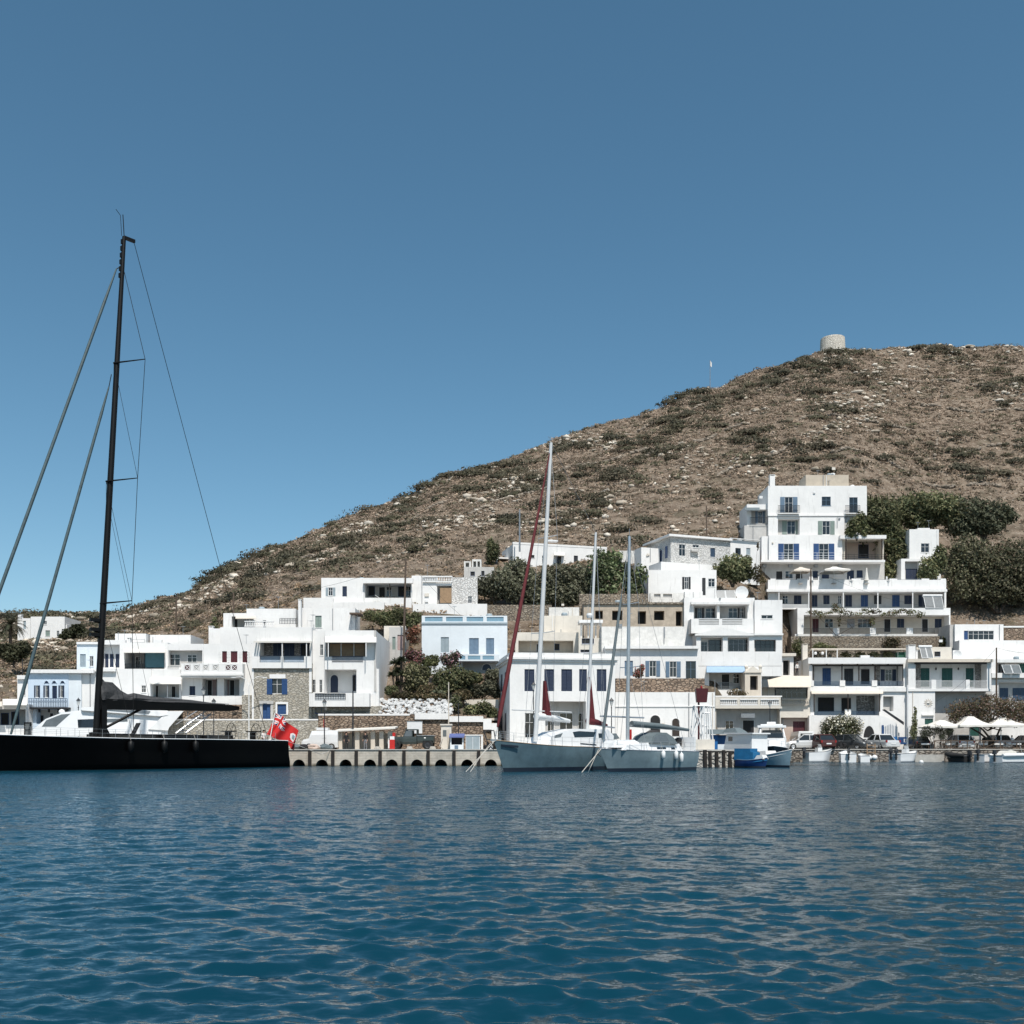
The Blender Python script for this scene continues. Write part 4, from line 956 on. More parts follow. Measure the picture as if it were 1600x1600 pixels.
h.box(546, 957, 563, 959.5, -1.5, 2.0, 'wood_pole', 'pergola'); h.posts((548.5, 558), 959.5, 984, -.6, .06, 'metal_grey')
h.end()
h = House('hill_house', 'white hill house with a deep dark veranda and a diagonal stair rail', 'house', 502, 948, 185)
b = h.block(502, 568.5, 903, 965, 9); b.w('O', 509, 918, 524, 931, 'grey_blue'); b.w('D', 535, 916, 542, 932, 'navy')
b = h.block(569, 643, 903, 965, 9, .05); b.rec(570, 911, 642, 934, 3.6, [('g', 576, 916, 586, 931), ('X', 592, 917, 602, 934), ('d', 604, 917, 612, 932), ('g', 622, 915, 632, 932), ('d', 634, 915, 642, 932)], 'grey_and_shade_wall')
h.slab(567.5, 645, 903, 911, .9, 'white', 'roof_slab'); h.posts((609, 633), 911, 934, .1, .06, 'wood_pole')
b = h.block(474, 520, 934, 960, 4, -1.2); b = h.block(520.1, 600, 941, 962, 2, -1.5)
u0, w0 = h.L(606, 948, -.6); u1, w1 = h.L(586, 934, -.6); h.part(MB().tube((u0, -.6, w0), (u1, -.6, w1), .05).tube((u0, -.6, w0 + .5), (u1, -.6, w1 + .5), .04), 'stair_rail', 'white_trim')
h.end()
h = House('hill_house', 'white house with a tan wooden screen beneath a roof balustrade, right of the deep veranda', 'house', 643.2, 946, 186)
b = h.block(643.2, 682, 899.5, 960, 9, .2); b = h.block(682.1, 706, 909.5, 960, 9, .3)
b.rec(683, 915, 705.8, 944, 1.4, [], 'grey_and_shade_wall'); u0, u1, w0, w1 = h.rect(687.5, 918, 705.6, 942, .5); h.part(MB().box(u0, u1, .44, .5, w0, w1), 'wooden_screen', 'wood_tan')
h.rail(661, 707, 900, 909.5, -.05, 'baluster', 'white_trim')
h.end()
h = House('hill_house', 'whitewashed stone house with a single small window, left of the olive trees', 'house', 706.2, 945, 187)
b = h.block(706.2, 746, 902, 962, 9, 0, 'stone_white'); b.w('d', 731, 931.5, 737.5, 942.5)
b = h.block(645, 761, 943.5, 975, 6, -3.2, 'white')
h.end()
h = House('ruin', 'small roofless grey ruin with open window gaps above the whitewashed stone house', 'ruin', 725, 900, 198)
b = h.block(725, 772, 886, 905, 4, 0, 'grey_and_shade_wall'); b.w('g', 735, 893, 742, 900); b.w('g', 752, 892, 757, 900)
b = h.block(725, 736, 877, 886, 3, .2, 'white_rough'); b.rec(727.5, 879, 733, 885.8, 1.2); b = h.block(737.5, 752, 874, 886, 3, .2, 'white_rough'); b.rec(739.5, 877, 744, 885.8, 1.2); b.rec(746, 877, 750, 885.8, 1.2)
h.end()
# blue trimmed house
h = House('townhouse', 'white house with pale blue parapet panels and pale blue doors, above the garden', 'house', 659, 1050, 165)
b = h.block(659, 792.5, 962, 1052, 10, 0, 'pale_wall')
for x0, x1 in ((664, 691.5), (697, 723), (729, 755), (760.5, 787)): b.rec(x0, 964, x1, 971, .12, back='sky_blue')
h.slab(658.5, 793, 972.5, 975, .16, 'grey_blue', 'string_course')
b.w('c', 688.7, 995.5, 701.4, 1019, 'grey_blue'); b.w('D', 733, 997, 748, 1022, 'slate_blue'); b.w('D', 759.5, 997, 772, 1022, 'slate_blue')
b.rec(722, 1034, 791, 1051.8, 1.6, [('a', 753, 1037, 768, 1047, 'iron_blue')], 'grey_and_shade_wall'); b.w('g', 676, 1034, 682, 1042)
b2 = h.block(716, 779, 1022.2, 1033, 1.4, -1.4, 'pale_wall', ext=0)
for x0, x1 in ((719, 727), (731, 750.5), (754, 772)): b2.rec(x0, 1024.5, x1, 1030.5, .08, back='sky_blue')
h.end()
# corner neoclassical house on the quay
h = House('townhouse', 'large white corner house on the quay with five tall navy windows upstairs', 'house', 796.5, 1162, 146, yaw=7.5)
b = h.block(796.5, 961, 1030, 1166, 13)
for x0, x1 in ((819.5, 835), (850.5, 866), (877, 894), (905, 917), (932.5, 947.5)): b.w('c', x0, 1045.5, x1, 1080, 'navy')
b.w('d', 820, 1114, 835.5, 1153, 'navy', 'white_trim')
b.rec(852, 1095.5, 915.5, 1160, 2.2, [('d', 855, 1114, 866, 1150), ('d', 874, 1114, 895, 1150), ('d', 903, 1114, 915, 1150)], 'grey_and_shade_wall')
u0, u1, w0, w1 = h.rect(796.5, 1019, 961, 1030, 0)
w0 = b.w1; w1 = w0 + .98
h.part(MB().box(u0 - .45, u1 + .45, -.45, 13.2, w0 + .003, w0 + .30).box(u0 - .25, u1 + .25, -.25, 13.1, w0 - .3, w0 + .001), 'cornice', 'white'); h.part(MB().box(u0, u1, .05, .35, w0 + .303, w1).box(u0, u0 + .3, .351, 12.8, w0 + .303, w1), 'parapet', 'white')
for z in (1062, 1128):
    u, w_ = h.L(796.5, z, 0)
    h.part(MB().box(u - .05, u - .012, 4, 5.4, w_ - 1.2, w_ + 1.4), 'side_window', 'navy'); h.part(MB().box(u - .05, u - .012, 8.6, 10, w_ - 1.2, w_ + 1.4), 'side_window', 'navy')
h.end()
h = House('terrace_house', 'cream terrace building with a long shaded recess, behind the parapet of the corner house', 'house', 805, 1022, 168)
b = h.block(805, 904, 988, 1050, 9, 0, 'cream'); b.rec(810, 1001, 896, 1020, 2.4, [('X', 838, 1006, 846, 1020), ('g', 866, 1006, 874, 1016)], 'beige')
b = h.block(850, 910, 962, 1000, 5, 3.5, 'cream'); b = h.block(858, 905, 949, 975, 4, 6.0, 'white_rough')
for k in range(3): h.box(812 + k * 32, 983, 813 + k * 32, 990, .1, .2, 'metal_grey', 'railing_post')
h.end()
h = House('pergola_house', 'narrow cream stair tower with a white open pergola on top, behind the mizzen mast', 'house', 904.2, 1022, 166)
b = h.block(904.2, 946, 997, 1050, 6, 0, 'cream'); b.w('g', 909, 997.5, 928, 1006); b.w('g', 907, 1015, 924, 1019.5)
h.box(905, 968.5, 942, 973, -1.2, 2.5, 'white_trim', 'pergola_roof'); h.posts((908, 919, 931, 939), 973, 997, .1, .09, 'white_trim')
h.end()
h = House('unfinished_house', 'unfinished tan masonry house with empty black window holes, under the prickly pears', 'house', 912, 978, 181)
b = h.block(912, 1068, 942, 1000, 9, 0, 'tan_plaster')
for x0, y0, x1, y1 in ((930, 954, 942, 967), (956.5, 954, 972.5, 969), (996.5, 955, 1009.5, 975), (1022, 954.5, 1038, 969), (1056, 955, 1065.5, 978)): b.rec(x0, y0, x1, y1, 1.6, back='dark')
h.slab(910, 1070, 941, 944, .3, 'stone_tan', 'roof_slab')
for k in range(9): h.box(922 + k * 16, 936, 922.5 + k * 16, 941, .3, .36, 'wood_pole', 'rebar')
h.end()
h = House('long_house', 'long white house with grey blue shutters above a stone terrace, behind the masts', 'house', 946.2, 1062, 160)
b = h.block(946.2, 1091, 1009, 1075, 9, 0)
h.slab(945, 1092, 1009, 1013.5, .7, 'white', 'cornice')
b.w('c', 976, 1032.5, 989, 1056, 'slate_blue'); b.w('o', 1008.5, 1032.5, 1031.5, 1057, 'slate_blue'); b.w('o', 1040, 1033.5, 1063.5, 1058, 'slate_blue'); b.w('d', 1071.5, 1033, 1087.5, 1066, 'slate_blue', 'slate_blue')
b = h.block(940, 1070, 979, 1012, 5, 4.5, 'white_rough')
h.end()
tw = House('terrace_wall', 'rough brown stone terrace wall in front of the long shuttered house', 'wall', 962, 1082, 155)
b = tw.block(962, 1101, 1060, 1083, 4.6, 0, 'stone_brown', ext=0); tw.end()
h = House('boathouse', 'long low white building with two small arched dark openings behind the grey sloop', 'building', 961, 1160, 151)
b = h.block(961.5, 1117, 1081.5, 1165, 8, 0); b.w('a', 1015.5, 1117, 1032, 1150, 'dark', 'white'); b.w('a', 1049.5, 1122, 1062, 1150, 'dark_brown', 'white')
h.slab(961.5, 1117, 1103, 1104.5, .12, 'white', 'string_course')
h.end()
# house with the white balconies
h = House('terrace_house', 'white three level house with a shallow gable over wide dark windows', 'house', 1088, 1040, 176)
b = h.block(1069, 1179, 934, 1000, 8, 4.2)
b.rec(1084, 945, 1120.5, 967, 2.2, [('o', 1086, 950, 1100, 966, 'iron_dark', 'metal_grey'), ('d', 1102, 950, 1119, 966)], 'grey_and_shade_wall'); b.rec(1124.5, 945, 1168, 967, 2.2, [('d', 1138, 950, 1152, 966), ('o', 1152, 950, 1166, 966, 'iron_dark')], 'grey_and_shade_wall')
h.slab(1080, 1172, 940, 944, .8, 'white', 'roof_slab', 4.2)
b = h.block(1179.2, 1222.5, 937.5, 1000, 8, 3.6); b.w('d', 1189.5, 961, 1207.5, 966.8)
b = h.block(1080, 1177.5, 966.5, 989.5, 2.8, 1.3, ext=0)
b.rec(1092, 967, 1123.5, 976, .2, back='grey_and_shade_wall'); b.rec(1128.5, 967, 1160, 976, .2, back='grey_and_shade_wall'); h.rail(1092, 1123.5, 965.5, 976, 1.27, 'slats', 'metal_white'); h.rail(1128.5, 1160, 965.5, 976, 1.27, 'slats', 'metal_white')
b = h.block(1088, 1222, 990, 1040.5, 9, 0, ext=0)
b.rec(1095, 995.5, 1129.5, 1018, 1.4, [('d', 1095, 1003, 1105, 1018, 'dark', 'metal_grey'), ('d', 1107, 1000, 1128, 1018, 'dark', 'iron_dark')], 'grey_and_shade_wall'); b.rec(1137, 995.5, 1170.5, 1018, 1.4, [('d', 1138, 999, 1169, 1018, 'dark', 'metal_grey')], 'grey_and_shade_wall'); b.rec(1178.5, 999.5, 1212.5, 1018, .8, [('d', 1180, 1000.5, 1211, 1018, 'dark', 'iron_dark')], 'grey_and_shade_wall')
u0, u1, w0, w1 = h.rect(1086, 983, 1178, 993, -.5); um = (u0 + u1) / 2
h.part(MB().prism_y([(u0, w0), (u1, w0), (u1, w0 + .25), (um, w1 + .25), (u0, w0 + .25)], -.5, -.012), 'gable', 'white'); h.slab(1178.5, 1224, 989.5, 992.5, .5, 'white', 'cornice')
awning(h, 1104, 1164, 1041, 1050, 1.4, mat='canvas_blue'); h.block(1190.2, 1222, 1041, 1056.5, 8.5, .02, ext=0); b = h.block(1088, 1190, 1041, 1092, 8.5, .02); b.rec(1108, 1051, 1164, 1077, 1.6, [('X', 1127, 1053, 1140, 1077, 'blue'), ('d', 1145, 1053, 1155, 1068)], 'grey_and_shade_wall'); h.rail(1122, 1144, 1066, 1077, -.05, 'bars', 'rail_grey')
solar(h, 1119, 919, 1150, 937, 6.5, False); dish(h, 1159, 926, 7, 1.2)
h.end()
h = House('townhouse', 'beige quay building with a white balustraded terrace over a grey shaded shop front', 'house', 1117.2, 1160, 167)
b = h.block(1117.2, 1220, 1089, 1170, 8, 0, 'cream'); b.rec(1119, 1107, 1218.5, 1162, 1.6, [('X', 1160, 1125, 1178.5, 1162), ('d', 1133, 1126, 1146, 1140)], 'grey_and_shade_wall')
h.slab(1116, 1222, 1104, 1107, .3, 'cream', 'cornice'); h.box(1158, 1114.5, 1179.5, 1121.5, .2, .3, 'metal_grey', 'sign_board')
h.slab(1117.2, 1222, 1087, 1089, .15, 'white', 'coping')
b2 = h.block(1117.2, 1220, 1089.5, 1104, .3, -.305, 'cream', ext=0)
for x0, x1 in ((1125, 1152), (1156, 1184), (1188, 1217)): b2.rec(x0, 1092, x1, 1102, .25, back='grey_and_shade_wall'); h.rail(x0, 1092, x1, 1102, -.2, 'baluster', 'white_trim')
h.end()
h = House('terrace_house', 'small cream chapel like tower with two pots on its gable, behind the balustraded terrace', 'house', 1165, 1092, 173.5)
b = h.block(1164, 1189, 1051, 1100, 4, 0, 'beige'); b.rec(1172, 1056, 1184, 1078, 1.2, back='dark')
u0, u1, w0, w1 = h.rect(1163, 1041, 1190, 1051, 0); h.part(MB().prism_y([(u0, w0), (u1, w0), ((u0 + u1) / 2, w1)], -.2, 3.6), 'gable', 'cream')
for x in (1166, 1188):
    u, w_ = h.L(x, 1050, .5); h.part(MB().lathe([(.0, -.1), (.3, 0), (.22, .5), (.34, .9), (.1, 1.2), (0, 1.3)], 8, (u, .5, w_)), 'urn', 'cream')
h.end()
h = House('townhouse', 'pinkish beige house with a tan awning and a maroon garage door', 'house', 1220.2, 1160, 189.5)
b = h.block(1190.5, 1266, 1058, 1100, 8, -1.0, 'cream'); b.rec(1210.5, 1074.5, 1262, 1092, .5, [('d', 1212, 1076, 1261, 1091, 'dark', 'metal_grey')], 'dark')
awning(h, 1190, 1267, 1056, 1073, 2.6, v=-1.0, mat='canvas_cream')
b = h.block(1220.2, 1266, 1100, 1168, 8, 0, 'pink_beige'); h.rail(1221, 1264, 1091.5, 1101, -1.4, 'baluster', 'canvas_cream'); h.slab(1219, 1267, 1100.5, 1104.5, .35, 'cream', 'cornice')
b.w('c', 1239, 1127, 1258, 1160, 'maroon', 'pink_beige')
for y in (1114, 1119.5): h.slab(1220.2, 1266, y, y + 1, .06, 'cream', 'string_course')
h.end()
h = House('terrace_house', 'plain white wall house with an open dark doorway, above the tan awning', 'house', 1190, 1056, 192)
b = h.block(1163, 1222, 1010, 1062, 7, 0, ext=.3); b = h.block(1222.2, 1240, 1021, 1062, 6, .3, ext=.3); b.rec(1223.5, 1031.5, 1234, 1055, 1.2, back='dark'); h.slab(1221, 1244, 1020.5, 1025, .4, 'cream', 'cornice')
chimney(h, 1254, 1262, 1006, 1058, 1.0, .9, 'cream'); antenna(h, 1193, 1008, 1030, -.4)
h.end()
# two storey houses by the right hand quay
h = House('terrace_house', 'white house with two dark timber verandas one above the other, behind the parked cars', 'house', 1264.2, 1162, 189)
b = h.block(1264.2, 1417, 1028, 1082, 9, 0)
b.rec(1269, 1038.5, 1411.5, 1072, 2.8, [('D', 1285, 1044, 1298, 1070, 'blue'), ('D', 1319, 1045, 1333, 1070, 'iron_dark'), ('X', 1344.5, 1045, 1359, 1070), ('o', 1376, 1046, 1400, 1064, 'navy')], None)
u0, u1, w0, w1 = h.rect(1366, 1039, 1411, 1071, 2.79); h.part(MB().box(u0, u0 + (u1 - u0) * .2, 2.74, 2.79, w0, w1), 'stone_facing', 'stone_grey'); h.part(MB().box(u1 - (u1 - u0) * .22, u1, 2.74, 2.79, w0, w1), 'stone_facing', 'stone_grey')
h.slab(1263, 1414, 1027.5, 1037, .8, 'white', 'roof_slab')
for k in range(18): h.box(1268 + k * 8, 1036, 1269 + k * 8, 1038.5, -.5, 2.6, 'dark_brown', 'rafter') if k % 3 == 0 else None
h.box(1268.5, 1038.4, 1411.5, 1041, .02, .16, 'dark_brown', 'beam'); h.posts((1271, 1315.5, 1342, 1367.5, 1411), 1041, 1064, .1, .09, 'dark_brown')
for x0, x1 in ((1272, 1312), (1321, 1362), (1371, 1411.5)): h.rail(x0, 1064.5, x1, 1071.5, -.06, 'slats' if x1 < 1370 else 'iron', 'iron_blue')
for x0, x1 in ((1312.3, 1320.7), (1362.3, 1370.7)): h.box(x0, 1063, x1, 1072, -.18, .12, 'white', 'pier')
h.box(1266, 1063, 1271.7, 1072, -.18, .12, 'white', 'pier'); h.slab(1264.2, 1417, 1073.5, 1080.5, .35, 'white', 'balcony_slab')
b = h.block(1264.2, 1417, 1082.1, 1166, 9, .03)
b.rec(1272, 1083.5, 1374, 1117.5, 2.6, [('g', 1278, 1090, 1303, 1112, 'navy'), ('X', 1314, 1090, 1330, 1116), ('d', 1345, 1086, 1356, 1096)], None)
u0, u1, w0, w1 = h.rect(1338, 1083.8, 1374, 1117, 2.62); h.part(MB().box(u0, u1, 2.55, 2.62, w0, w1), 'stone_facing', 'stone_grey')
b.rec(1380, 1088, 1396, 1111, 1.2, back='grey_and_shade_wall')
awning(h, 1268, 1380, 1079.5, 1083.5, 1.6, mat='canvas_cream', v=-.36); h.posts((1272, 1325, 1374.5), 1084, 1112, -1.7, .08, 'dark_brown')
for x0, x1 in ((1277, 1320), (1330, 1373)): h.rail(x0, 1110.5, x1, 1117, -.06, 'slats', 'iron_blue')
h.box(1320.4, 1108, 1329.7, 1118, -.2, .12, 'white', 'pier')
u = [h.L(x, y, -1.3) for x, y in ((1264.5, 1117.8), (1376, 1117.8), (1386, 1121), (1400, 1129), (1403, 1140), (1403, 1163), (1264.5, 1163))]
h.part(MB().prism_y([(q[0], q[1]) for q in u][::-1], -1.3, -.02), 'terrace', 'white')
u = [h.L(x, y, -.3) for x, y in ((1379, 1082.5), (1412, 1082.5), (1412, 1133), (1406, 1133), (1380, 1112))]
h.part(MB().prism_y([(q[0], q[1]) for q in [h.L(x, y, -1.2) for x, y in ((1378, 1109), (1382, 1108), (1412, 1128), (1412, 1133))]][::-1], -1.28, -1.2), 'stair_rail', 'iron_dark')
mb = MB(); u, w_ = h.L(1358, 1152, -1.32)
h.part(MB().prism_y([(u + 1.0 * math.cos(math.pi * i / 10), w_ + 2.1 * math.sin(math.pi * i / 10)) for i in range(11)], -1.36, -1.305), 'arched_opening', 'dark')  # flat dark sheet standing in for the shade inside the arch
p = h.box(1378, 1133, 1381, 1162, -1.45, -1.35, 'blue', 'gate'); u0, u1, w0, w1 = h.rect(1381.3, 1131, 1402, 1162, -1.4); g_ = MB()
for k in range(9):
    x = u0 + (u1 - u0) * k / 8; g_.box(x - .025, x + .025, -1.42, -1.38, w0, w1 - .5 * abs(k - 4) / 4)
g_.box(u0, u1, -1.43, -1.37, w0 + .2, w0 + .28).box(u0, u1, -1.43, -1.37, w0 + 1.2, w0 + 1.28); h.part(g_, 'gate', 'slate_blue')
h.box(1390, 1151.5, 1402.5, 1163, -1.75, -1.5, 'bright_blue', 'panel'); h.box(1404, 1151.5, 1418, 1163, -1.75, -1.5, 'blue', 'panel')
h.end()
h = House('roof_terrace', 'roof terrace with a light pergola frame and dark plants, on the timber veranda house', 'terrace', 1266, 1028, 192)
h.box(1268, 1013, 1416, 1015, 0, 3, 'canvas_cream', 'pergola_roof'); h.posts((1270, 1291, 1308, 1416), 1015, 1028, .05, .07, 'metal_white')
b = h.block(1266, 1417, 1026.8, 1030, 4, 2.9, 'stone_tan', ext=0); h.box(1345, 1024, 1359, 1028, .2, .8, 'metal_white', 'bench'); h.box(1402, 1019, 1416, 1028, .6, 1.6, 'green_tarp', 'water_tank')
for x in (1274, 1285):
    u, w_ = h.L(x, 1020.5, .4); h.part(MB().lathe([(0, -.3), (.24, -.25), (.3, 0), (.2, .25), (0, .3)], 8, (u, .4, w_)), 'hanging_pot', 'metal_white')
h.end()
h = House('terrace_house', 'white house with green balcony doors and a round wall emblem, behind the quay tree', 'house', 1419.2, 1160, 188)
b = h.block(1419.2, 1549, 1030, 1080, 9, 0)
b.rec(1430.5, 1036, 1542, 1075, 2.4, [('D', 1438.5, 1044, 1452, 1073, 'green'), ('D', 1471.5, 1044, 1488, 1073, 'green'), ('D', 1509, 1044, 1521, 1073, 'green')], None)
u0, u1, w0, w1 = h.rect(1431, 1036.5, 1541.5, 1074.5, 2.38); h.part(MB().box(u0, u0 + .9, 2.34, 2.385, w0, w1), 'stone_facing', 'stone_grey'); h.part(MB().box(u1 - 2.2, u1, 2.34, 2.385, w0, w1), 'stone_facing', 'stone_grey')
h.slab(1418.5, 1552, 1029.5, 1034.5, .7, 'canvas_cream', 'roof_slab'); h.box(1430.5, 1034.6, 1542, 1037.5, -.5, .02, 'dark_brown', 'beam')
for x in (1462.5, 1497.5):
    u, w_ = h.L(x, 1045, 2.2); h.part(MB().lathe([(0, -.25), (.12, -.2), (.16, .1), (.05, .25), (0, .3)], 8, (u, 2.2, w_)), 'wall_lantern', 'iron_dark')
for x0, x1 in ((1431, 1455), (1463, 1509), (1515.5, 1542)): h.rail(x0, 1063.5, x1, 1075.5, -.04, 'bars', 'metal_white')
for x0, x1 in ((1455.3, 1462.7), (1509.3, 1515.2)): h.box(x0, 1062, x1, 1076, -.16, .1, 'white', 'pier')
h.slab(1419.2, 1549, 1076, 1080, .2, 'white', 'balcony_slab')
b = h.block(1419.2, 1461, 1080.2, 1165, 9, .02); b.w('c', 1445, 1123, 1458, 1132, 'green'); h.slab(1441, 1460, 1116, 1118, .3, 'white', 'window_hood')
b = h.block(1461.1, 1549, 1080.2, 1165, 6, 2.2, 'grey_and_shade_wall'); b.w('X', 1480, 1130, 1490, 1158); b.w('c', 1515, 1132, 1530, 1150, 'green')
u, w_ = h.L(1450.5, 1098.5, 0); mb = MB(); mb.lathe([(0, 0), (.28, 0), (.28, .05), (0, .05)], 10)
for k in range(12):
    a = math.pi * k / 6; mb.prism_y([(.62 * math.cos(a - .14), .62 * math.sin(a - .14)), (.85 * math.cos(a), .85 * math.sin(a)), (.62 * math.cos(a + .14), .62 * math.sin(a + .14)), (.33 * math.cos(a + .1), .33 * math.sin(a + .1)), (.33 * math.cos(a - .1), .33 * math.sin(a - .1))], -.05, -.004)
mb.v = [(x + u, y + .012, z + w_) for x, y, z in mb.v]; h.part(mb, 'wall_emblem', 'beige')
chimney(h, 1419.5, 1430.5, 1007.5, 1031, 1.0, 1.2); chimney(h, 1431, 1434, 1016, 1030, 2, .6)
b = h.block(1432, 1487, 1011, 1034, 4, 3.0, 'cream'); b.w('g', 1460, 1018, 1469.5, 1026); solar(h, 1440, 1009, 1459, 1028, 1.2, True, 'panel_glass'); dish(h, 1496, 1023, 2.0, .85)
h.end()
h = House('terrace_house', 'white house at the right edge with a wide window above a long parapet', 'house', 1492, 1012, 200)
b = h.block(1492, 1568, 975.5, 1030, 8, 0); b.w('d', 1513, 985.5, 1553, 999.5, 'blue'); b.w('c', 1506.3, 985.5, 1512.7, 999.5, 'blue')
b = h.block(1484, 1492, 976, 1030, 7, .6, 'grey_and_shade_wall')
b = h.block(1499, 1640, 1000.5, 1035, 2.5, -2.6); b = h.block(1489, 1640, 1016, 1045, 3, -5.2, 'white')
b = h.block(1568.2, 1660, 979, 1010, 3, .5, 'stone_brown'); h.slab(1568.2, 1660, 978, 980.5, .1, 'white', 'coping', .5)
h.end()
h = House('terrace_house', 'white house at the right edge with blue garage doors and a solar panel', 'house', 1549.2, 1160, 190)
b = h.block(1549.2, 1680, 1030, 1062, 8, 1.0); b.rec(1557, 1035, 1640, 1052, 2.0, [('X', 1559, 1037, 1571, 1052, 'navy'), ('D', 1590, 1036, 1602, 1052, 'green')], 'grey_and_shade_wall')
solar(h, 1569, 1036, 1597, 1052, -.6, False); h.slab(1550, 1680, 1051.5, 1059, 1.0, 'white', 'balcony_slab', 1.0)
b = h.block(1549.2, 1680, 1062.2, 1165, 8, .8, 'white'); b.rec(1560, 1064, 1660, 1100, 1.2, [('D', 1562, 1075, 1575, 1096, 'iron_blue'), ('D', 1582, 1075, 1606, 1096, 'iron_blue')], 'grey_and_shade_wall')
h.end()
# ------------------------------------------------------------------ hotel on the hill, upper houses
h = House('hotel', 'tall white stepped hotel block with blue shutters and a tan box on its roof', 'hotel', 1200, 908, 212)
b = h.block(1200, 1354.5, 759, 807, 9, 3.0)
b.w('O', 1219, 776.5, 1246, 801, 'slate_blue'); b.w('d', 1284, 776, 1298, 790, 'blue', 'slate_blue'); b.w('d', 1327, 777, 1340, 801, 'blue', 'slate_blue')
for x0, x1 in ((1216, 1249.5), (1321, 1344)): h.rail(x0, 789.5, x1, 801.5, 2.4, 'bars', 'iron_dark'); h.slab(x0, x1, 801.3, 802.6, .65, 'white', 'balcony_slab', 3.0)
h.slab(1200, 1322, 803.8, 806.4, .25, 'white', 'string_course', 3.0)
b = h.block(1200.5, 1319.5, 807.2, 838, 9, 2.9); b.rec(1215.5, 808, 1249.5, 835.5, 1.6, [('o', 1222, 814, 1250, 835, 'grey_green')], 'grey_and_shade_wall'); b.w('O', 1278, 814, 1304, 835.3, 'grey_green')
b = h.block(1201.5, 1316, 836.2, 876, 9, 1.4); b.w('O', 1216, 849.5, 1248.5, 874.5, 'blue'); b.w('O', 1271, 849.5, 1303.5, 874.5, 'blue')
b = h.block(1316.1, 1381, 836.5, 876, 9, 1.6, 'beige'); b.rec(1320, 842, 1378, 874.8, 4, [('g', 1341, 851, 1357, 872)], 'pink_beige'); h.slab(1313, 1385, 836, 841.5, 1.2, 'white', 'roof_slab', 1.6); h.posts((1322, 1378), 841.5, 874, .6, .09, 'dark_brown')
h.rail(1204, 1313, 863.5, 874.5, -.4, 'wire', 'metal_white'); h.rail(1316, 1381, 866, 874.5, -.4, 'wire', 'iron_dark')
h.slab(1189, 1383, 874.8, 878.2, 2.6, 'white', 'balcony_slab', 1.5)
b = h.block(1190, 1382, 878.4, 912, 9, 1.5, 'grey_and_shade_wall')  # storey coloured grey to deepen the shade under the slab
for k, x0, y0, x1, y1 in (('X', 1212.5, 892, 1223, 909), ('d', 1227, 892, 1239, 904), ('X', 1243, 893, 1254.5, 909), ('c', 1270, 892, 1278, 903), ('D', 1284, 893, 1295.5, 908), ('D', 1323.5, 891, 1334.5, 908.5), ('c', 1338.5, 891, 1348, 903)): b.w(k, x0, y0, x1, y1, 'navy')
for x in (1195, 1235.5, 1275.5, 1313): h.box(x - 3, 881, x + 3, 886, 1.1, 1.48, 'metal_grey', 'air_conditioner')
h.slab(1202, 1203.5, 836, 839, .3, 'white', 'gutter', 2.9)
b = h.block(1319.6, 1354, 807.2, 836, 8, 3.4, 'grey_and_shade_wall', ext=0); b = h.block(1259, 1326, 742, 762, 5, 5, 'roof_tan'); chimney(h, 1203, 1211, 741.5, 762, 4.0, 1.1)
b = h.block(1167, 1200, 788, 815, 7, 4, 'white'); b.rec(1174, 796, 1199, 818, 1.6, [('O', 1180, 798, 1195, 818, 'slate_blue')], 'grey_and_shade_wall'); h.rail(1172, 1199, 808, 819.5, 3.4, 'bars', 'iron_dark'); awning(h, 1164, 1187, 793, 797, 1.6, v=4, mat='canvas_grey')
b = h.block(1163, 1200, 821, 870, 7, 3.7, 'grey_and_shade_wall'); b = h.block(1190, 1202, 838, 880, 6, 2.0); dish(h, 1332, 830.5, 3, .8)
h.end()
h = House('hotel_wing', 'long two level hotel wing with rows of navy doors under white galleries and a vine', 'hotel', 1215, 992, 206)
b = h.block(1200, 1478.5, 906, 952, 9, 2.4, 'white', ext=0)
b.rec(1216, 925, 1477, 950, 2.4, [(k, x0, 930 if k in 'DX' else 930.5, x1, 948 if k in 'DX' else 944, c) for k, x0, x1, c in
  (('d', 1222, 1231, 'navy'), ('c', 1240.5, 1252, 'navy'), ('D', 1268.5, 1277, 'navy'), ('c', 1286.5, 1296, 'navy'), ('d', 1309, 1314.5, 'navy'), ('D', 1320.5, 1331, 'navy'), ('D', 1345, 1356, 'blue'), ('c', 1365.5, 1377, 'iron_dark'), ('D', 1394, 1405.5, 'blue'), ('c', 1413, 1424.5, 'navy'), ('D', 1435, 1446, 'navy'))], 'grey_and_shade_wall')
h.slab(1198, 1480, 920.5, 924.5, 1.0, 'white', 'gallery_roof', 2.4); h.posts((1217, 1263.5, 1317.5, 1371.5, 1426, 1476), 924.5, 950, 1.6, .09, 'white_trim')
h.rail(1218, 1262, 944, 950.5, 1.5, 'slats', 'white_trim')
for x0, x1 in ((1204, 1212), (1246, 1262), (1284, 1302), (1331, 1345), (1390, 1402), (1440, 1452), (1470, 1478)): h.box(x0, 904, x1, 906.2, 2.45, 2.75, 'white', 'parapet')
for x0, x1 in ((1212.3, 1245.7), (1302.3, 1330.7), (1345.3, 1389.7), (1402.3, 1439.7)): h.rail(x0, 904.5, x1, 909, 2.55, 'slats', 'metal_grey')
b = h.block(1246, 1485, 950, 992, 9, 0, 'white', ext=0)
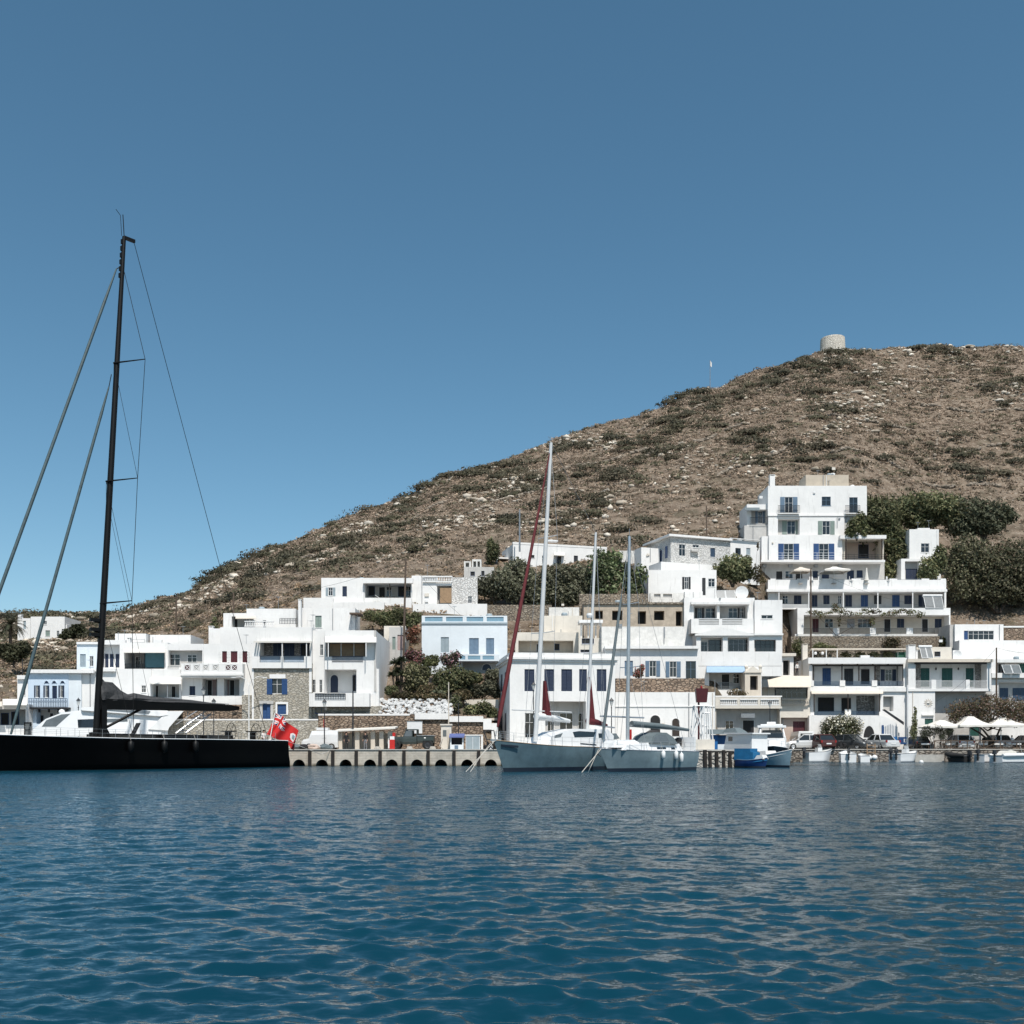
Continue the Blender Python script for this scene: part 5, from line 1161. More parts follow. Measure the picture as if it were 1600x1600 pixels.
b.rec(1256, 961, 1483, 991, 2.6, [(k, x0, 967, x1, 981 if k in 'dcg' else 988, c) for k, x0, x1, c in
  (('D', 1269.5, 1279, 'maroon'), ('d', 1288.5, 1301.5, 'navy'), ('c', 1323.5, 1335, 'metal_grey'), ('d', 1340, 1362, 'navy'), ('X', 1381, 1391.5, 'navy'), ('c', 1401.5, 1412.5, 'navy'), ('X', 1440, 1450, 'navy'), ('c', 1460.5, 1471, 'navy'))], 'beige')
for x0, x1 in ((1256, 1301.5), (1312, 1359), (1369, 1416), (1427, 1475)): h.rail(x0, 982, x1, 991, -.06, 'bars', 'iron_dark')
for x0, x1 in ((1302, 1311.5), (1359.3, 1368.7), (1416.3, 1426.7), (1475.3, 1484)): h.box(x0, 981, x1, 992, -.18, .12, 'white', 'pier')
h.slab(1242, 1487, 990.5, 994, .35, 'white_rough', 'terrace_slab')
solar(h, 1446, 929, 1475, 950, -.1, True)
h.end()
h = House('retaining_wall', 'tall rubble retaining wall under the hotel wing, creepers hanging on it', 'wall', 1238, 1030, 204.5)
b = h.block(1236, 1487, 994.2, 1040, 3, 0, 'stone_tan'); h.end()
h = House('hill_house', 'small white cube house half hidden by dark trees, right of the tall hotel', 'house', 1421, 906, 214)
b = h.block(1421, 1467, 827, 872, 7, 0); b.w('d', 1439, 849, 1452, 863, 'sky_blue'); h.box(1434, 825, 1453, 827.5, 1, 2.5, 'white', 'roof_vent')
b = h.block(1408, 1470, 873, 908, 7, -1.2, 'white'); b.rec(1414, 877, 1436, 907, 1.0, [('c', 1415, 889, 1435, 906, 'navy')], 'grey_and_shade_wall')
h.end()
# whitewashed corner house above the unfinished one
h = House('hill_house', 'whitewashed stone corner house with a flat eave left of the hotel', 'house', 1048, 882, 200, yaw=20)
b = h.block(1048, 1141, 838.5, 895, 10, 0, 'stone_white')
b.w('d', 1061, 850, 1071, 869, 'iron_dark', 'white_trim'); b.w('d', 1082.5, 851, 1092.5, 856); b.w('c', 1110, 856, 1117.5, 870.5, 'iron_blue')
u0, u1, w0, w1 = b.u0, b.u1, b.w1 + .003, b.w1 + .4; h.part(MB().box(u0 - .7, u1 + .1, -.7, 10.5, w0, w1), 'roof_slab', 'white')
h.part(MB().box(u0 - .06, u0 - .012, 1.2, 2.2, w0 - 3.9, w0 - 1.6), 'side_window', 'blue'); h.part(MB().box(u0 - .06, u0 - .012, 3.6, 4.6, w0 - 5.2, w0 - 2.0), 'side_door', 'blue')
b = h.block(1141.1, 1187, 843, 895, 8, .4, 'white'); b.w('d', 1149, 856, 1157.5, 868, 'iron_dark', 'iron_dark'); b.w('c', 1166, 856, 1172.5, 867, 'grey_blue'); h.slab(1141, 1188, 841, 844, .5, 'white', 'cornice', .4)
b = h.block(1033, 1120, 877.5, 900, 5, -3.5, 'white'); b = h.block(1002, 1031, 855, 885, 3, 4.0, 'white'); 
h.box(1081, 859, 1093, 862, -.7, -.02, 'grey_and_shade_wall', 'window_hood')
h.end()
h = House('hill_house', 'low white house with navy shutters, under the whitewashed corner house', 'house', 1040, 930, 192)
b = h.block(1013, 1119.5, 890.5, 935, 8, 0, 'white'); b.w('o', 1066, 901.5, 1079, 920.5, 'iron_dark'); b.w('D', 1097, 903, 1102.5, 930, 'iron_dark'); b.w('d', 1106.5, 904, 1117, 917)
b = h.block(1016, 1068, 926.5, 948, 1, -2.2, 'white_rough'); b.rec(1022, 928, 1032, 934, .3, back='grey_and_shade_wall'); b.rec(1036, 928, 1050, 934, .3, back='grey_and_shade_wall'); b = h.block(1070, 1098, 924, 948, 1.2, -1.4, 'white')
h.end()
h = House('hill_house', 'long white house standing behind the dark olive trees, porch at its left end', 'house', 801.5, 886, 207, yaw=15)
b = h.block(801.5, 948, 850, 900, 9, 0, 'white')
for k, x0, y0, x1, y1 in (('g', 829, 867, 835, 872), ('d', 847, 868, 852, 880), ('D', 868.5, 869, 877, 888), ('D', 896.5, 868, 903, 886)): b.w(k, x0, y0, x1, y1, 'iron_dark')
awning(h, 866, 882, 863, 867, 1.2); u0, u1, w0, w1 = b.u0, b.u1, b.w1 + .003, b.w1; h.part(MB().box(u0 - .05, u1 + .05, -.05, .35, w0, w0 + .4), 'cornice', 'white')
h.part(MB().box(u0 - 2.6, u0 - .02, 3.5, 8.5, w0 - 2.4, w0 - 2.1), 'porch_roof', 'white'); h.part(MB().box(u0 - 2.5, u0 - 2.3, 3.6, 3.8, w0 - 5.5, w0 - 2.41), 'porch_post', 'white_trim')
h.box(855, 843, 872, 846, 3, 4.5, 'metal_white', 'roof_vent')
h.end()
h = House('garden_wall', 'short white garden wall on the hill, right of the long white house', 'wall', 968, 872, 208)
b = h.block(968, 994, 860.5, 873, .5, 0, 'white_rough'); h.end()
# walls of the waterfront and gardens
h = House('retaining_wall', 'long low rubble wall with a white top band along the quay', 'wall', 330, 1168, 149.2)
b = h.block(262, 497, 1124.5, 1172, .8, 0, 'stone_pale'); h.slab(262, 497, 1123.4, 1125.6, .06, 'white', 'coping')
b = h.block(497.1, 760, 1117, 1172, .8, .1, 'stone_brown'); h.slab(497.1, 640, 1115.3, 1118, .06, 'white', 'coping', .1); h.end()
h = House('stepped_parapet', 'white stepped garden parapet descending to the corner house', 'wall', 640, 1122, 148.9)
b = h.block(648, 702, 1114.5, 1124, .5, 0, 'white', ext=0); b = h.block(702.1, 755, 1119, 1128, .5, .02, 'white', ext=0); b = h.block(755.1, 768, 1123, 1140, .5, .04, 'white', ext=0); b = h.block(768.1, 778, 1130, 1160, .5, .06, 'white', ext=0); h.end()
h = House('stone_wall', 'dark rubble base wall under the red shuttered white house', 'wall', 378, 1105, 150.3)
b = h.block(378, 393.4, 1086, 1128, 1, .0, 'stone_pale'); b = h.block(262, 378, 1101, 1128, 2, .3, 'stone_brown', ext=0); h.end()
h = House('garden_wall', 'grey dry stone wall in shadow under the pale blue trimmed house', 'wall', 735, 1062, 163)
b = h.block(735, 780, 1052, 1080, 1.5, 0, 'stone_brown'); h.end()
h = House('garden_wall', 'low pale garden wall between bushes left of the corner house', 'wall', 725, 1102, 156)
b = h.block(725, 779, 1093, 1100, .5, 0, 'cream'); h.end()
h = House('terrace_wall', 'crumbling pale dry stone terrace wall under the olive trees', 'wall', 765, 968, 186.5)
b = h.block(757, 862, 945, 985, 1.2, 0, 'stone_tan'); b = h.block(862, 918, 950, 985, 1.2, .2, 'stone_pale'); h.end()
h = House('terrace_wall', 'rough stone wall below the prickly pears, above the unfinished house', 'wall', 915, 942, 186)
b = h.block(905, 1012, 928, 950, 1.2, 0, 'stone_tan'); h.end()
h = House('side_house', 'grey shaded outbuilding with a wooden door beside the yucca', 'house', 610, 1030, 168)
b = h.block(608, 634, 980, 1060, 5, 0, 'grey_and_shade_wall'); b.w('D', 613, 995, 618, 1015, 'grey_green'); b.w('D', 621, 992, 631, 1016, 'pink_wood'); h.end()
h = House('garden_wall', 'white rendered wall corner beside the vine covered pole', 'wall', 600, 986, 170)
b = h.block(600, 634, 978, 990, .5, -.5, 'cream'); h.end()
# whitewashed rubble bank
mb = MB()
for k in range(380):
    px = random.uniform(591, 706); y = random.uniform(1092 + max(0, px - 690) * .6, 1117); d_ = 149.9 + (1117 - y) * .09
    p = P(px, y, d_); s_ = random.uniform(.13, .31); mb.ico(p, (s_ * 1.3, s_ * .8, s_ * .85), 1, .28)
o = mb.build('rubble_wall', 'white_stone'); tag(o, 'bank of whitewashed boulders above the quay wall, below the yucca', 'rubble')
mb = MB(); mb.quad(P(590, 1118, 150.05), P(708, 1118, 150.05), P(708, 1101, 151.7), P(690, 1092, 152.4)); mb.quad(P(590, 1118, 150.05), P(690, 1092, 152.4), P(590, 1091, 152.4), P(589, 1105, 151.2))
mb.build('rubble_bed', 'stone_brown', o)
h = House('garden_bank', 'low earth filled wall behind the whitewashed boulders', 'wall', 592, 1117, 152.6)
b = h.block(588, 706, 1093, 1120, 1.5, 0, 'stone_grey'); h.end()
# windmill stump on the summit
p = P(1301, 548, 342)
t = thing('windmill_ruin', 'pale round stone windmill tower without its cap on the hilltop', 'windmill', (p.x, p.y, p.z - 1))
mb = MB(); prof = [(4.15, 0), (4.05, 2.4), (3.95, 4.5), (3.9, 4.9), (3.3, 4.8), (3.3, 3.6), (0, 3.6)]; mb.lathe(prof, 28)
mb.build('tower', 'mill_stone', t)
p = P(1109.5, 604, 333); t = thing('flagpole', 'thin hilltop pole with a tiny pale flag against the sky', 'flagpole', (p.x, p.y, p.z - 1))
MB().tube((0, 0, 0), (0, 0, 9.6), .12, .09, 6).build('pole', 'metal_grey', t); mb = MB()
for k in range(4): mb.box(.02 + k * .14, .02 + (k + 1) * .14, -.02 + .08 * (k % 2), .02 + .08 * (k % 2), 7.7 - k * .12, 9.4 - k * .2)
mb.build('flag', 'cloth_white', t)
# ------------------------------------------------------------------ trees and garden plants
OLIVE = [(0.128, 0.131, 0.084), (0.163, 0.164, 0.111), (0.104, 0.108, 0.066), (0.198, 0.193, 0.137)]
CAROB = [(0.126, 0.146, 0.072), (0.182, 0.188, 0.096), (0.101, 0.116, 0.06), (0.235, 0.22, 0.119)]
FRESH = [(.11, .125, .055), (.14, .15, .07), (.09, .105, .045), (.17, .17, .085)]
PEAR = [(.12, .15, .075), (.16, .19, .10), (.09, .12, .055), (.2, .22, .13)]
DRYG = [(.11, .095, .05), (.14, .11, .06), (.08, .08, .04), (.17, .125, .075)]
def leaf_cloud(C, n_, leaf, cols, g, shape=(1, .75), droop=0.0, up=.4):
    """leaf faces through the outer part of several clumps; C rows: x, y, z, rx, ry, rz"""
    C = np.asarray(C, float); wgt = (C[:, 3] * C[:, 5]); wgt = wgt / wgt.sum()
    k = g.choice(len(C), n_, p=wgt); dirs = g.normal(0, 1, (n_, 3)); dirs /= np.linalg.norm(dirs, axis=1)[:, None]
    ph = g.uniform(0, 6.28, (len(C), 3))
    az = np.arctan2(dirs[:, 1], dirs[:, 0]); el = dirs[:, 2]
    bump = 1 + .20 * np.sin(az * 3 + ph[k, 0]) * np.cos(el * 4 + ph[k, 1]) + .16 * np.sin(az * 7 + el * 9 + ph[k, 2])
    rad = np.power(g.uniform(0, 1, n_), .30) * bump
    c = C[k, :3] + dirs * rad[:, None] * C[k, 3:]
    nr = dirs * .7 + g.normal(0, .75, (n_, 3)); nr[:, 2] += up; nr /= np.linalg.norm(nr, axis=1)[:, None]
    a = np.cross(nr, g.normal(0, 1, (n_, 3))); a /= np.linalg.norm(a, axis=1)[:, None]; b_ = np.cross(nr, a)
    s = leaf * g.uniform(.55, 1.35, (n_, 1)); sa, sb = s * shape[0], s * shape[1]
    bend = nr * s * .25
    vs = np.stack([c - a * sa, c - b_ * sb + bend, c + a * sa * 1.1, c + b_ * sb + bend], 1).reshape(-1, 3)
    base = np.array(cols)[g.integers(0, len(cols), n_)]
    ct = np.clip(g.normal(1, .26, len(C)), .5, 1.6)[k][:, None]  # random clump tone paints in sunlit and shaded masses of foliage
    t_ = np.clip(base * ct * (1 + g.normal(0, .16, (n_, 1))), .004, 1)
    return vs, np.repeat(t_, 4, 0)
def plant(name, label, cat, px, yb, d, clumps, cols, n_, leaf, trunk=.14, group=None, seed=1, shape=(1, .6), dep=.8, flowers=None, stems=3, ymin=None, part='crown', base=None):
    """clumps are photo measures (column, row, half width, half height, optional depth offset in metres)"""
    g = np.random.default_rng(seed); o = P(px, yb, d); s = d / F
    t = thing(name, label, cat, o, 0, group); C = []
    for q in clumps:
        c = P(q[0], q[1], d); off = q[4] if len(q) > 4 else g.uniform(-.25, .25) * q[2] * s
        C.append((c.x - o.x, off, c.z - o.z, q[2] * s, q[2] * s * dep, q[3] * s))
    vs, tn = leaf_cloud(C, n_, leaf, cols, g, shape)
    vs[:, 2] = np.maximum(vs[:, 2], .02)
    big_mesh(part, vs, np.arange(len(vs)).reshape(-1, 4), 'leaf', tn, parent=t)
    if flowers:
        cols2, nf, lf = flowers; vs, tn = leaf_cloud([(c[0], c[1] - .1, c[2] + .1, c[3] * 1.05, c[4] * 1.05, c[5] * 1.05) for c in C], nf, lf, cols2, g, (1, .9))
        vs[:, 2] = np.maximum(vs[:, 2], .05); big_mesh('blossom', vs, np.arange(len(vs)).reshape(-1, 4), 'leaf', tn, parent=t)
    if trunk:
        mb = MB(); r = random.Random(seed); h0 = min(c[2] - c[5] * .4 for c in C)
        k = max(1, stems)
        for i in range(k):
            c = C[i * len(C) // k]; bx = r.uniform(-.25, .25) * (k > 1); p0 = Vector((bx, r.uniform(-.2, .2), -.4)); p3 = Vector(c[:3])
            p1 = p0.lerp(p3, .35) + Vector((r.uniform(-.2, .2), r.uniform(-.2, .2), .3)); p2 = p0.lerp(p3, .7) + Vector((r.uniform(-.2, .2), r.uniform(-.2, .2), .2))
            mb.path([p0, p1, p2, p3], [trunk, trunk * .75, trunk * .5, trunk * .2], 7)
        for c in C:
            j = Vector(C[r.randrange(len(C))][:3]) * .45; e = Vector(c[:3]); mb.path([j, j.lerp(e, .55) + Vector((r.uniform(-.2, .2), r.uniform(-.2, .2), 0)), e], [trunk * .5, trunk * .3, trunk * .1], 5)
        mb.build('trunk', 'bark', t)
    return t
# olives over the terrace wall
plant('olive_tree', 'round dark olive tree at the left end of the row, two bare trunks showing', 'tree', 778, 954, 189, [(762, 914, 18, 14), (785, 908, 22, 20), (775, 926, 18, 12), (800, 922, 16, 20), (752, 922, 9, 10)], OLIVE, 5200, .26, .22, 'olive trees', 3, stems=2)
plant('olive_tree', 'tall dark olive tree behind the red furled sail', 'tree', 812, 956, 191, [(808, 888, 20, 16), (822, 908, 20, 24), (800, 905, 14, 16), (832, 930, 15, 20)], OLIVE, 5200, .26, .2, 'olive trees', 4)
plant('olive_tree', 'broad dark olive tree between the main mast and the mizzen mast', 'tree', 868, 952, 190, [(858, 908, 20, 24), (880, 900, 20, 20), (870, 928, 24, 18), (848, 930, 14, 18), (893, 926, 14, 20)], OLIVE, 6500, .26, .2, 'olive trees', 5)
plant('olive_tree', 'dark olive tree at the right end of the row, next to the prickly pears', 'tree', 912, 948, 191, [(906, 898, 18, 18), (918, 915, 16, 22), (902, 928, 14, 18)], OLIVE, 4300, .26, .18, 'olive trees', 6)
# prickly pears and fig
def pears(name, label, px, yb, d, clumps, n_, seed):
    g = np.random.default_rng(seed); o = P(px, yb, d); s = d / F; t = thing(name, label, 'plant', o); C = []
    for q in clumps: c = P(q[0], q[1], d); C.append((c.x - o.x, g.uniform(-.5, .5), c.z - o.z, q[2] * s, q[2] * s * .6, q[3] * s))
    vs, tn = leaf_cloud(C, n_, .34, PEAR, g, (1, .72), up=.0); vs[:, 2] = np.maximum(vs[:, 2], .02)
    big_mesh('pads', vs, np.arange(len(vs)).reshape(-1, 4), 'leaf', tn, parent=t)
    mb = MB()
    for c in C: mb.path([(c[0] * .6, c[1], -.3), (c[0] * .9, c[1], c[2] * .5), c[:3]], [.14, .11, .06], 6)
    mb.build('trunk', 'bark', t)
pears('prickly_pear', 'tall pale green prickly pear thicket right of the olive trees', 945, 936, 189, [(938, 880, 20, 22), (956, 900, 20, 26), (935, 910, 16, 18), (960, 872, 14, 14), (950, 922, 22, 10)], 1900, 8)
pears('prickly_pear', 'lower prickly pear clump beside the wooden gate of the low white house', 990, 936, 190, [(982, 905, 14, 20), (1000, 898, 10, 16), (990, 922, 18, 12), (976, 888, 10, 12)], 1100, 9)
# hotel side trees
plant('shade_tree', 'dense round dark tree beside the whitewashed corner house', 'tree', 1146, 914, 196, [(1146, 884, 24, 16), (1128, 892, 15, 12), (1162, 894, 16, 14), (1150, 900, 20, 10), (1167, 877, 8, 8)], CAROB, 5200, .25, .24, None, 11, stems=3)
plant('climbing_shrub', 'thin dry climber on the white wall left of the tall hotel', 'shrub', 1183, 912, 203, [(1182, 896, 8, 14), (1190, 905, 8, 8), (1184, 853, 2, 7)], DRYG, 700, .2, .05, None, 12)
plant('carob_tree', 'tall dark tree leaning over the corner of the hotel, tallest of the group', 'tree', 1388, 908, 217, [(1372, 805, 34, 30), (1352, 825, 22, 22), (1390, 840, 26, 26), (1402, 868, 18, 24), (1392, 892, 15, 16), (1345, 806, 10, 14)], CAROB, 11000, .33, .4, None, 13, stems=3)
plant('carob_tree', 'broad dark green tree spreading above the small cube house', 'tree', 1430, 850, 226, [(1420, 796, 40, 24), (1455, 790, 40, 20), (1480, 800, 30, 20), (1440, 815, 30, 16)], CAROB, 9000, .33, .35, None, 14)
plant('carob_tree', 'grey green rounded tree at the top right of the grove, against bare rock', 'tree', 1535, 850, 226, [(1520, 805, 38, 28), (1552, 806, 30, 22), (1500, 822, 22, 20), (1540, 825, 26, 12), (1575, 806, 14, 12)], [(.098, .104, .064), (.12, .126, .082), (.08, .088, .054)], 8000, .33, .35, None, 15)
plant('tamarisk_tree', 'huge shaggy grey green tree over the orange bank at the right edge', 'tree', 1560, 955, 218, [(1530, 888, 44, 38), (1575, 880, 44, 36), (1500, 900, 30, 40), (1545, 922, 44, 26), (1590, 920, 34, 26), (1510, 860, 28, 22), (1620, 900, 30, 40)], [(.11, .112, .064), (.14, .136, .082), (.085, .09, .052), (.165, .15, .10)], 16000, .32, .4, None, 16)
plant('fig_tree', 'leafy fig tree with scattered foliage hiding the small cube house front', 'tree', 1462, 908, 210, [(1455, 886, 18, 18), (1468, 872, 11, 20), (1445, 898, 12, 10)], CAROB, 2600, .28, .14, None, 17)
# vine over the hotel gallery
plant('shrub', 'leafy shrub pressed against the lower right corner of the tall hotel block', 'shrub', 1338, 842, 212.5, [(1334, 822, 11, 13), (1346, 812, 9, 12), (1328, 832, 8, 8), (1350, 828, 8, 12)], FRESH + CAROB, 2200, .26, .1, None, 53)
plant('grape_vine', 'straggling grape vine trained along the front of the lower hotel gallery', 'vine', 1308, 990, 204.2, [(1270 + 14 * k, 957 + 3 * math.sin(k * 1.7), 9, 4.5 + 1.5 * math.sin(k * 2.3)) for k in range(13)] + [(1305, 950, 7, 7), (1312, 970, 3, 10), (1362, 972, 5, 7)], FRESH + DRYG, 1500, .2, .06, None, 18, stems=2)
plant('creeper', 'green creeper hanging on the left end of the rubble retaining wall', 'shrub', 1250, 1032, 203, [(1246, 1012, 9, 12), (1256, 1020, 7, 8)], FRESH, 800, .2, .04, None, 19)
plant('creeper', 'green creeper on the rubble wall behind the wooden pole', 'shrub', 1290, 1022, 203, [(1282, 1010, 13, 6), (1300, 1014, 10, 5)], FRESH, 700, .2, .04, None, 20)
plant('creeper', 'dry yellowish shrub on the rubble wall under the hotel railings', 'shrub', 1392, 1022, 203, [(1390, 1008, 11, 13), (1400, 1004, 7, 9)], DRYG, 800, .2, .04, None, 21)
plant('creeper', 'small green shrub at the right end of the rubble retaining wall', 'shrub', 1476, 1012, 203, [(1476, 1004, 8, 8)], FRESH, 350, .2, .04, None, 22)
for k in range(4):
    plant('potted_plant', 'dark leafy potted plant under the roof terrace pergola', 'plant', 1322 + 22 * k, 1028, 193.5, [(1322 + 22 * k, 1023, 9, 5)], CAROB, 260, .18, .03, 'potted plants under the roof pergola', 40 + k)
# quay trees on the right
plant('mimosa_tree', 'wide brown green umbrella tree spreading over the quay parasols', 'tree', 1552, 1158, 184, [(1500, 1110, 20, 14), (1522, 1106, 26, 16), (1550, 1104, 28, 16), (1580, 1106, 28, 16), (1610, 1112, 26, 18), (1535, 1122, 30, 8), (1490, 1122, 10, 8), (1580, 1122, 26, 12), (1545, 1090, 12, 6)],
      [(.11, .10, .055), (.15, .11, .075), (.085, .085, .045), (.17, .115, .085)], 9000, .2, .22, None, 23, shape=(1, .45), flowers=([(.20, .13, .11), (.24, .17, .13)], 900, .14))
plant('oleander', 'large oleander with cream white flowers behind the parked cars', 'shrub', 1312, 1160, 186.2, [(1300, 1135, 17, 16), (1318, 1130, 20, 14), (1335, 1135, 14, 14), (1290, 1142, 8, 11), (1320, 1145, 22, 10)], [(.08, .095, .04), (.10, .10, .05), (.06, .07, .03)], 4200, .2, .06, None, 24, shape=(1, .35), flowers=([(.62, .58, .44), (.7, .66, .55)], 900, .15))
plant('cypress', 'thin climbing shrub up a bare post, left of the parasols', 'shrub', 1429, 1158, 183, [(1429, 1128, 4, 14), (1427, 1143, 6, 12), (1430, 1112, 2.5, 8)], CAROB, 900, .16, .05, None, 25)
plant('tamarisk_bush', 'feathery green bush in front of the left parasol', 'shrub', 1455, 1160, 181.6, [(1452, 1143, 14, 9), (1464, 1138, 9, 6), (1444, 1147, 8, 7)], [(.07, .08, .055), (.09, .10, .07), (.055, .062, .04)], 1700, .17, .05, None, 26, shape=(1, .25))
plant('tamarisk_bush', 'feathery green bush between the left and middle parasols', 'shrub', 1476, 1162, 181.6, [(1474, 1144, 9, 9), (1483, 1142, 6, 7), (1472, 1152, 6, 6)], [(.06, .07, .045), (.08, .09, .06), (.05, .056, .035)], 1100, .17, .05, None, 27, shape=(1, .25))
# garden below the blue trimmed house
def spiky(name, label, px, y0, yb, d, heads, seed, cols, ln=.95):
    g = np.random.default_rng(seed); o = P(px, yb, d); s = d / F; t = thing(name, label, 'plant', o); vs = []; fs = []; tn = []; mb = MB()
    for hx, hy, n_, r in heads:
        c = P(hx, hy, d) - o; c.y = g.uniform(-.6, .6); mb.path([(c.x * .4, c.y * .4, -.3), (c.x * .8, c.y, c.z * .55), c], [.16, .13, .1], 7)
        for i in range(n_):
            dr = Vector(g.normal(0, 1, 3)); dr.z = abs(dr.z) * .8 - .25; dr.normalize(); L_ = ln * r * g.uniform(.7, 1.2); sd_ = dr.orthogonal().normalized() * .05
            a = c; m_ = c + dr * L_ * .6; e = c + dr * L_ + Vector((0, 0, -.18 * L_)); k = len(vs)
            vs += [a - sd_, a + sd_, m_ + sd_ * 1.3, m_ - sd_ * 1.3, e]; fs += [(k, k + 1, k + 2, k + 3), (k + 3, k + 2, k + 4, k + 4)]
            cc = np.array(cols[g.integers(0, len(cols))]) * g.uniform(.7, 1.3); tn += [cc] * 5
    me = MB(); me.v = [tuple(v) for v in vs]; me.f = [list(dict.fromkeys(f)) for f in fs]; me.m = [0] * len(fs)
    ob = me.build('leaves', 'leaf', t); a = ob.data.attributes.new('tint', 'FLOAT_COLOR', 'POINT'); a.data.foreach_set('color', np.concatenate([np.array(tn), np.ones((len(tn), 1))], 1).astype(np.float32).ravel())
    mb.build('trunk', 'bark', t); return t
spiky('yucca', 'tall dark spiky yucca at the left of the garden, beside the stained grey wall', 622, 1020, 1086, 157, [(618, 1036, 170, 1.2), (628, 1032, 150, 1.1), (622, 1050, 160, 1.2), (614, 1055, 120, 1.0), (630, 1055, 120, 1.1), (624, 1068, 110, 1.0)], 31, [(.035, .045, .025), (.05, .06, .03), (.025, .032, .02)])
spiky('agave', 'pale spiky agave in the dry garden slope', 684, 1075, 1096, 154, [(684, 1082, 60, 1.1), (690, 1086, 40, .9)], 32, [(.12, .14, .09), (.16, .17, .11)])
plant('garden_shrub', 'yellow green leafy shrub right of the yucca', 'shrub', 645, 1086, 156.5, [(645, 1052, 14, 16), (655, 1066, 14, 14), (640, 1072, 10, 12), (660, 1050, 8, 10)], [(.19, .185, .10), (.15, .15, .08), (.22, .205, .125)], 3800, .19, .07, None, 33)
plant('bougainvillea', 'pink flowering bougainvillea by the wooden pole', 'shrub', 645, 1050, 160, [(642, 1024, 9, 10), (654, 1026, 9, 9), (648, 1036, 10, 8)], [(.09, .08, .045), (.11, .085, .06)], 900, .18, .05, None, 34, flowers=([(.34, .15, .17), (.42, .22, .24), (.30, .11, .10)], 420, .14))
plant('bougainvillea', 'pink flowering shrub below the pale blue balcony', 'shrub', 704, 1060, 160, [(696, 1030, 9, 9), (712, 1025, 9, 8), (706, 1038, 12, 9)], [(.08, .08, .045), (.10, .09, .06)], 900, .18, .05, None, 35, flowers=([(.34, .17, .19), (.42, .25, .27)], 380, .14))
plant('bougainvillea', 'rusty red creeper on the bank behind the wooden pole', 'shrub', 642, 1005, 167, [(640, 992, 8, 10), (650, 986, 8, 8), (648, 1002, 8, 8)], [(.14, .07, .04), (.18, .10, .06)], 800, .18, .04, None, 36, flowers=([(.30, .12, .09)], 140, .13))
plant('garden_shrub', 'broad dark green shrub in the middle of the garden', 'shrub', 700, 1088, 156, [(690, 1060, 16, 16), (712, 1058, 18, 18), (726, 1062, 14, 14), (700, 1074, 20, 10), (736, 1058, 8, 10)], CAROB, 4600, .2, .08, None, 37)
plant('garden_shrub', 'olive green bushes under the dark garden wall', 'shrub', 755, 1092, 157, [(745, 1080, 16, 11), (765, 1074, 14, 12), (775, 1082, 8, 10)], OLIVE, 2600, .19, .06, None, 38)
plant('garden_shrub', 'low dry orange tinted hedge above the whitewashed boulders', 'shrub', 640, 1094, 152.6, [(620 + 14 * k, 1087 + .5 * k, 10, 6) for k in range(6)], DRYG, 1900, .17, .04, None, 39)
plant('garden_shrub', 'round dark bush against the left side wall of the corner house', 'shrub', 755, 1122, 152.5, [(738, 1110, 13, 9), (756, 1108, 14, 12), (770, 1116, 9, 12), (748, 1118, 16, 7)], CAROB, 3200, .19, .06, None, 44)
plant('garden_shrub', 'grey green bush spilling over the white boulders', 'shrub', 712, 1112, 152, [(712, 1098, 9, 12), (704, 1104, 7, 8)], FRESH + OLIVE, 1100, .18, .05, None, 45)
plant('vine', 'leafy vine pergola above the white townhouse, left of the wooden pole', 'vine', 600, 988, 176, [(578, 962, 12, 9), (600, 966, 18, 12), (622, 962, 16, 12), (640, 972, 14, 12), (650, 964, 10, 10), (612, 976, 16, 8)], CAROB + FRESH, 4200, .2, .07, None, 46)
plant('conifer', 'dark narrow cypress behind the small roofless ruin', 'tree', 767, 884, 208, [(767, 868, 9, 14), (766, 852, 6, 12), (774, 862, 7, 14)], CAROB, 1800, .22, .12, None, 47, stems=1)
plant('conifer', 'small dark tiered conifer behind the red shuttered house', 'tree', 335, 986, 175, [(335, 980, 8, 2.5), (335, 975, 6, 2.2), (335, 970, 4, 2), (335, 966, 2.4, 2)], CAROB, 700, .17, .08, None, 48, stems=1)
plant('lentisk_bush', 'dark green bush at the right foot of the far white house', 'shrub', 118, 1000, 236, [(108, 990, 11, 8), (122, 984, 12, 9), (130, 990, 9, 7), (100, 995, 8, 5)], [(.07, .078, .04), (.09, .094, .055), (.055, .062, .032)], 2400, .3, .1, None, 49)
plant('shade_tree', 'bushy tree at the left edge under the palm', 'tree', 22, 1040, 190, [(18, 1022, 18, 14), (34, 1014, 14, 12), (8, 1016, 12, 12)], [(.09, .092, .052), (.07, .075, .042)], 2600, .25, .12, None, 50)
plant('flowering_shrub', 'small potted shrub with red flowers on the stone terrace by the grey mast', 'shrub', 1000, 1060, 155.5, [(998, 1052, 8, 8), (1003, 1044, 4, 6)], [(.14, .09, .06), (.10, .08, .05)], 500, .15, .03, None, 51, flowers=([(.3, .08, .07)], 160, .1))
plant('climbing_shrub', 'twiggy climber on the terrace rail left of the tan awning', 'shrub', 1150, 1092, 171.5, [(1148, 1082, 12, 6), (1160, 1084, 8, 5)], DRYG, 500, .15, .03, None, 52)
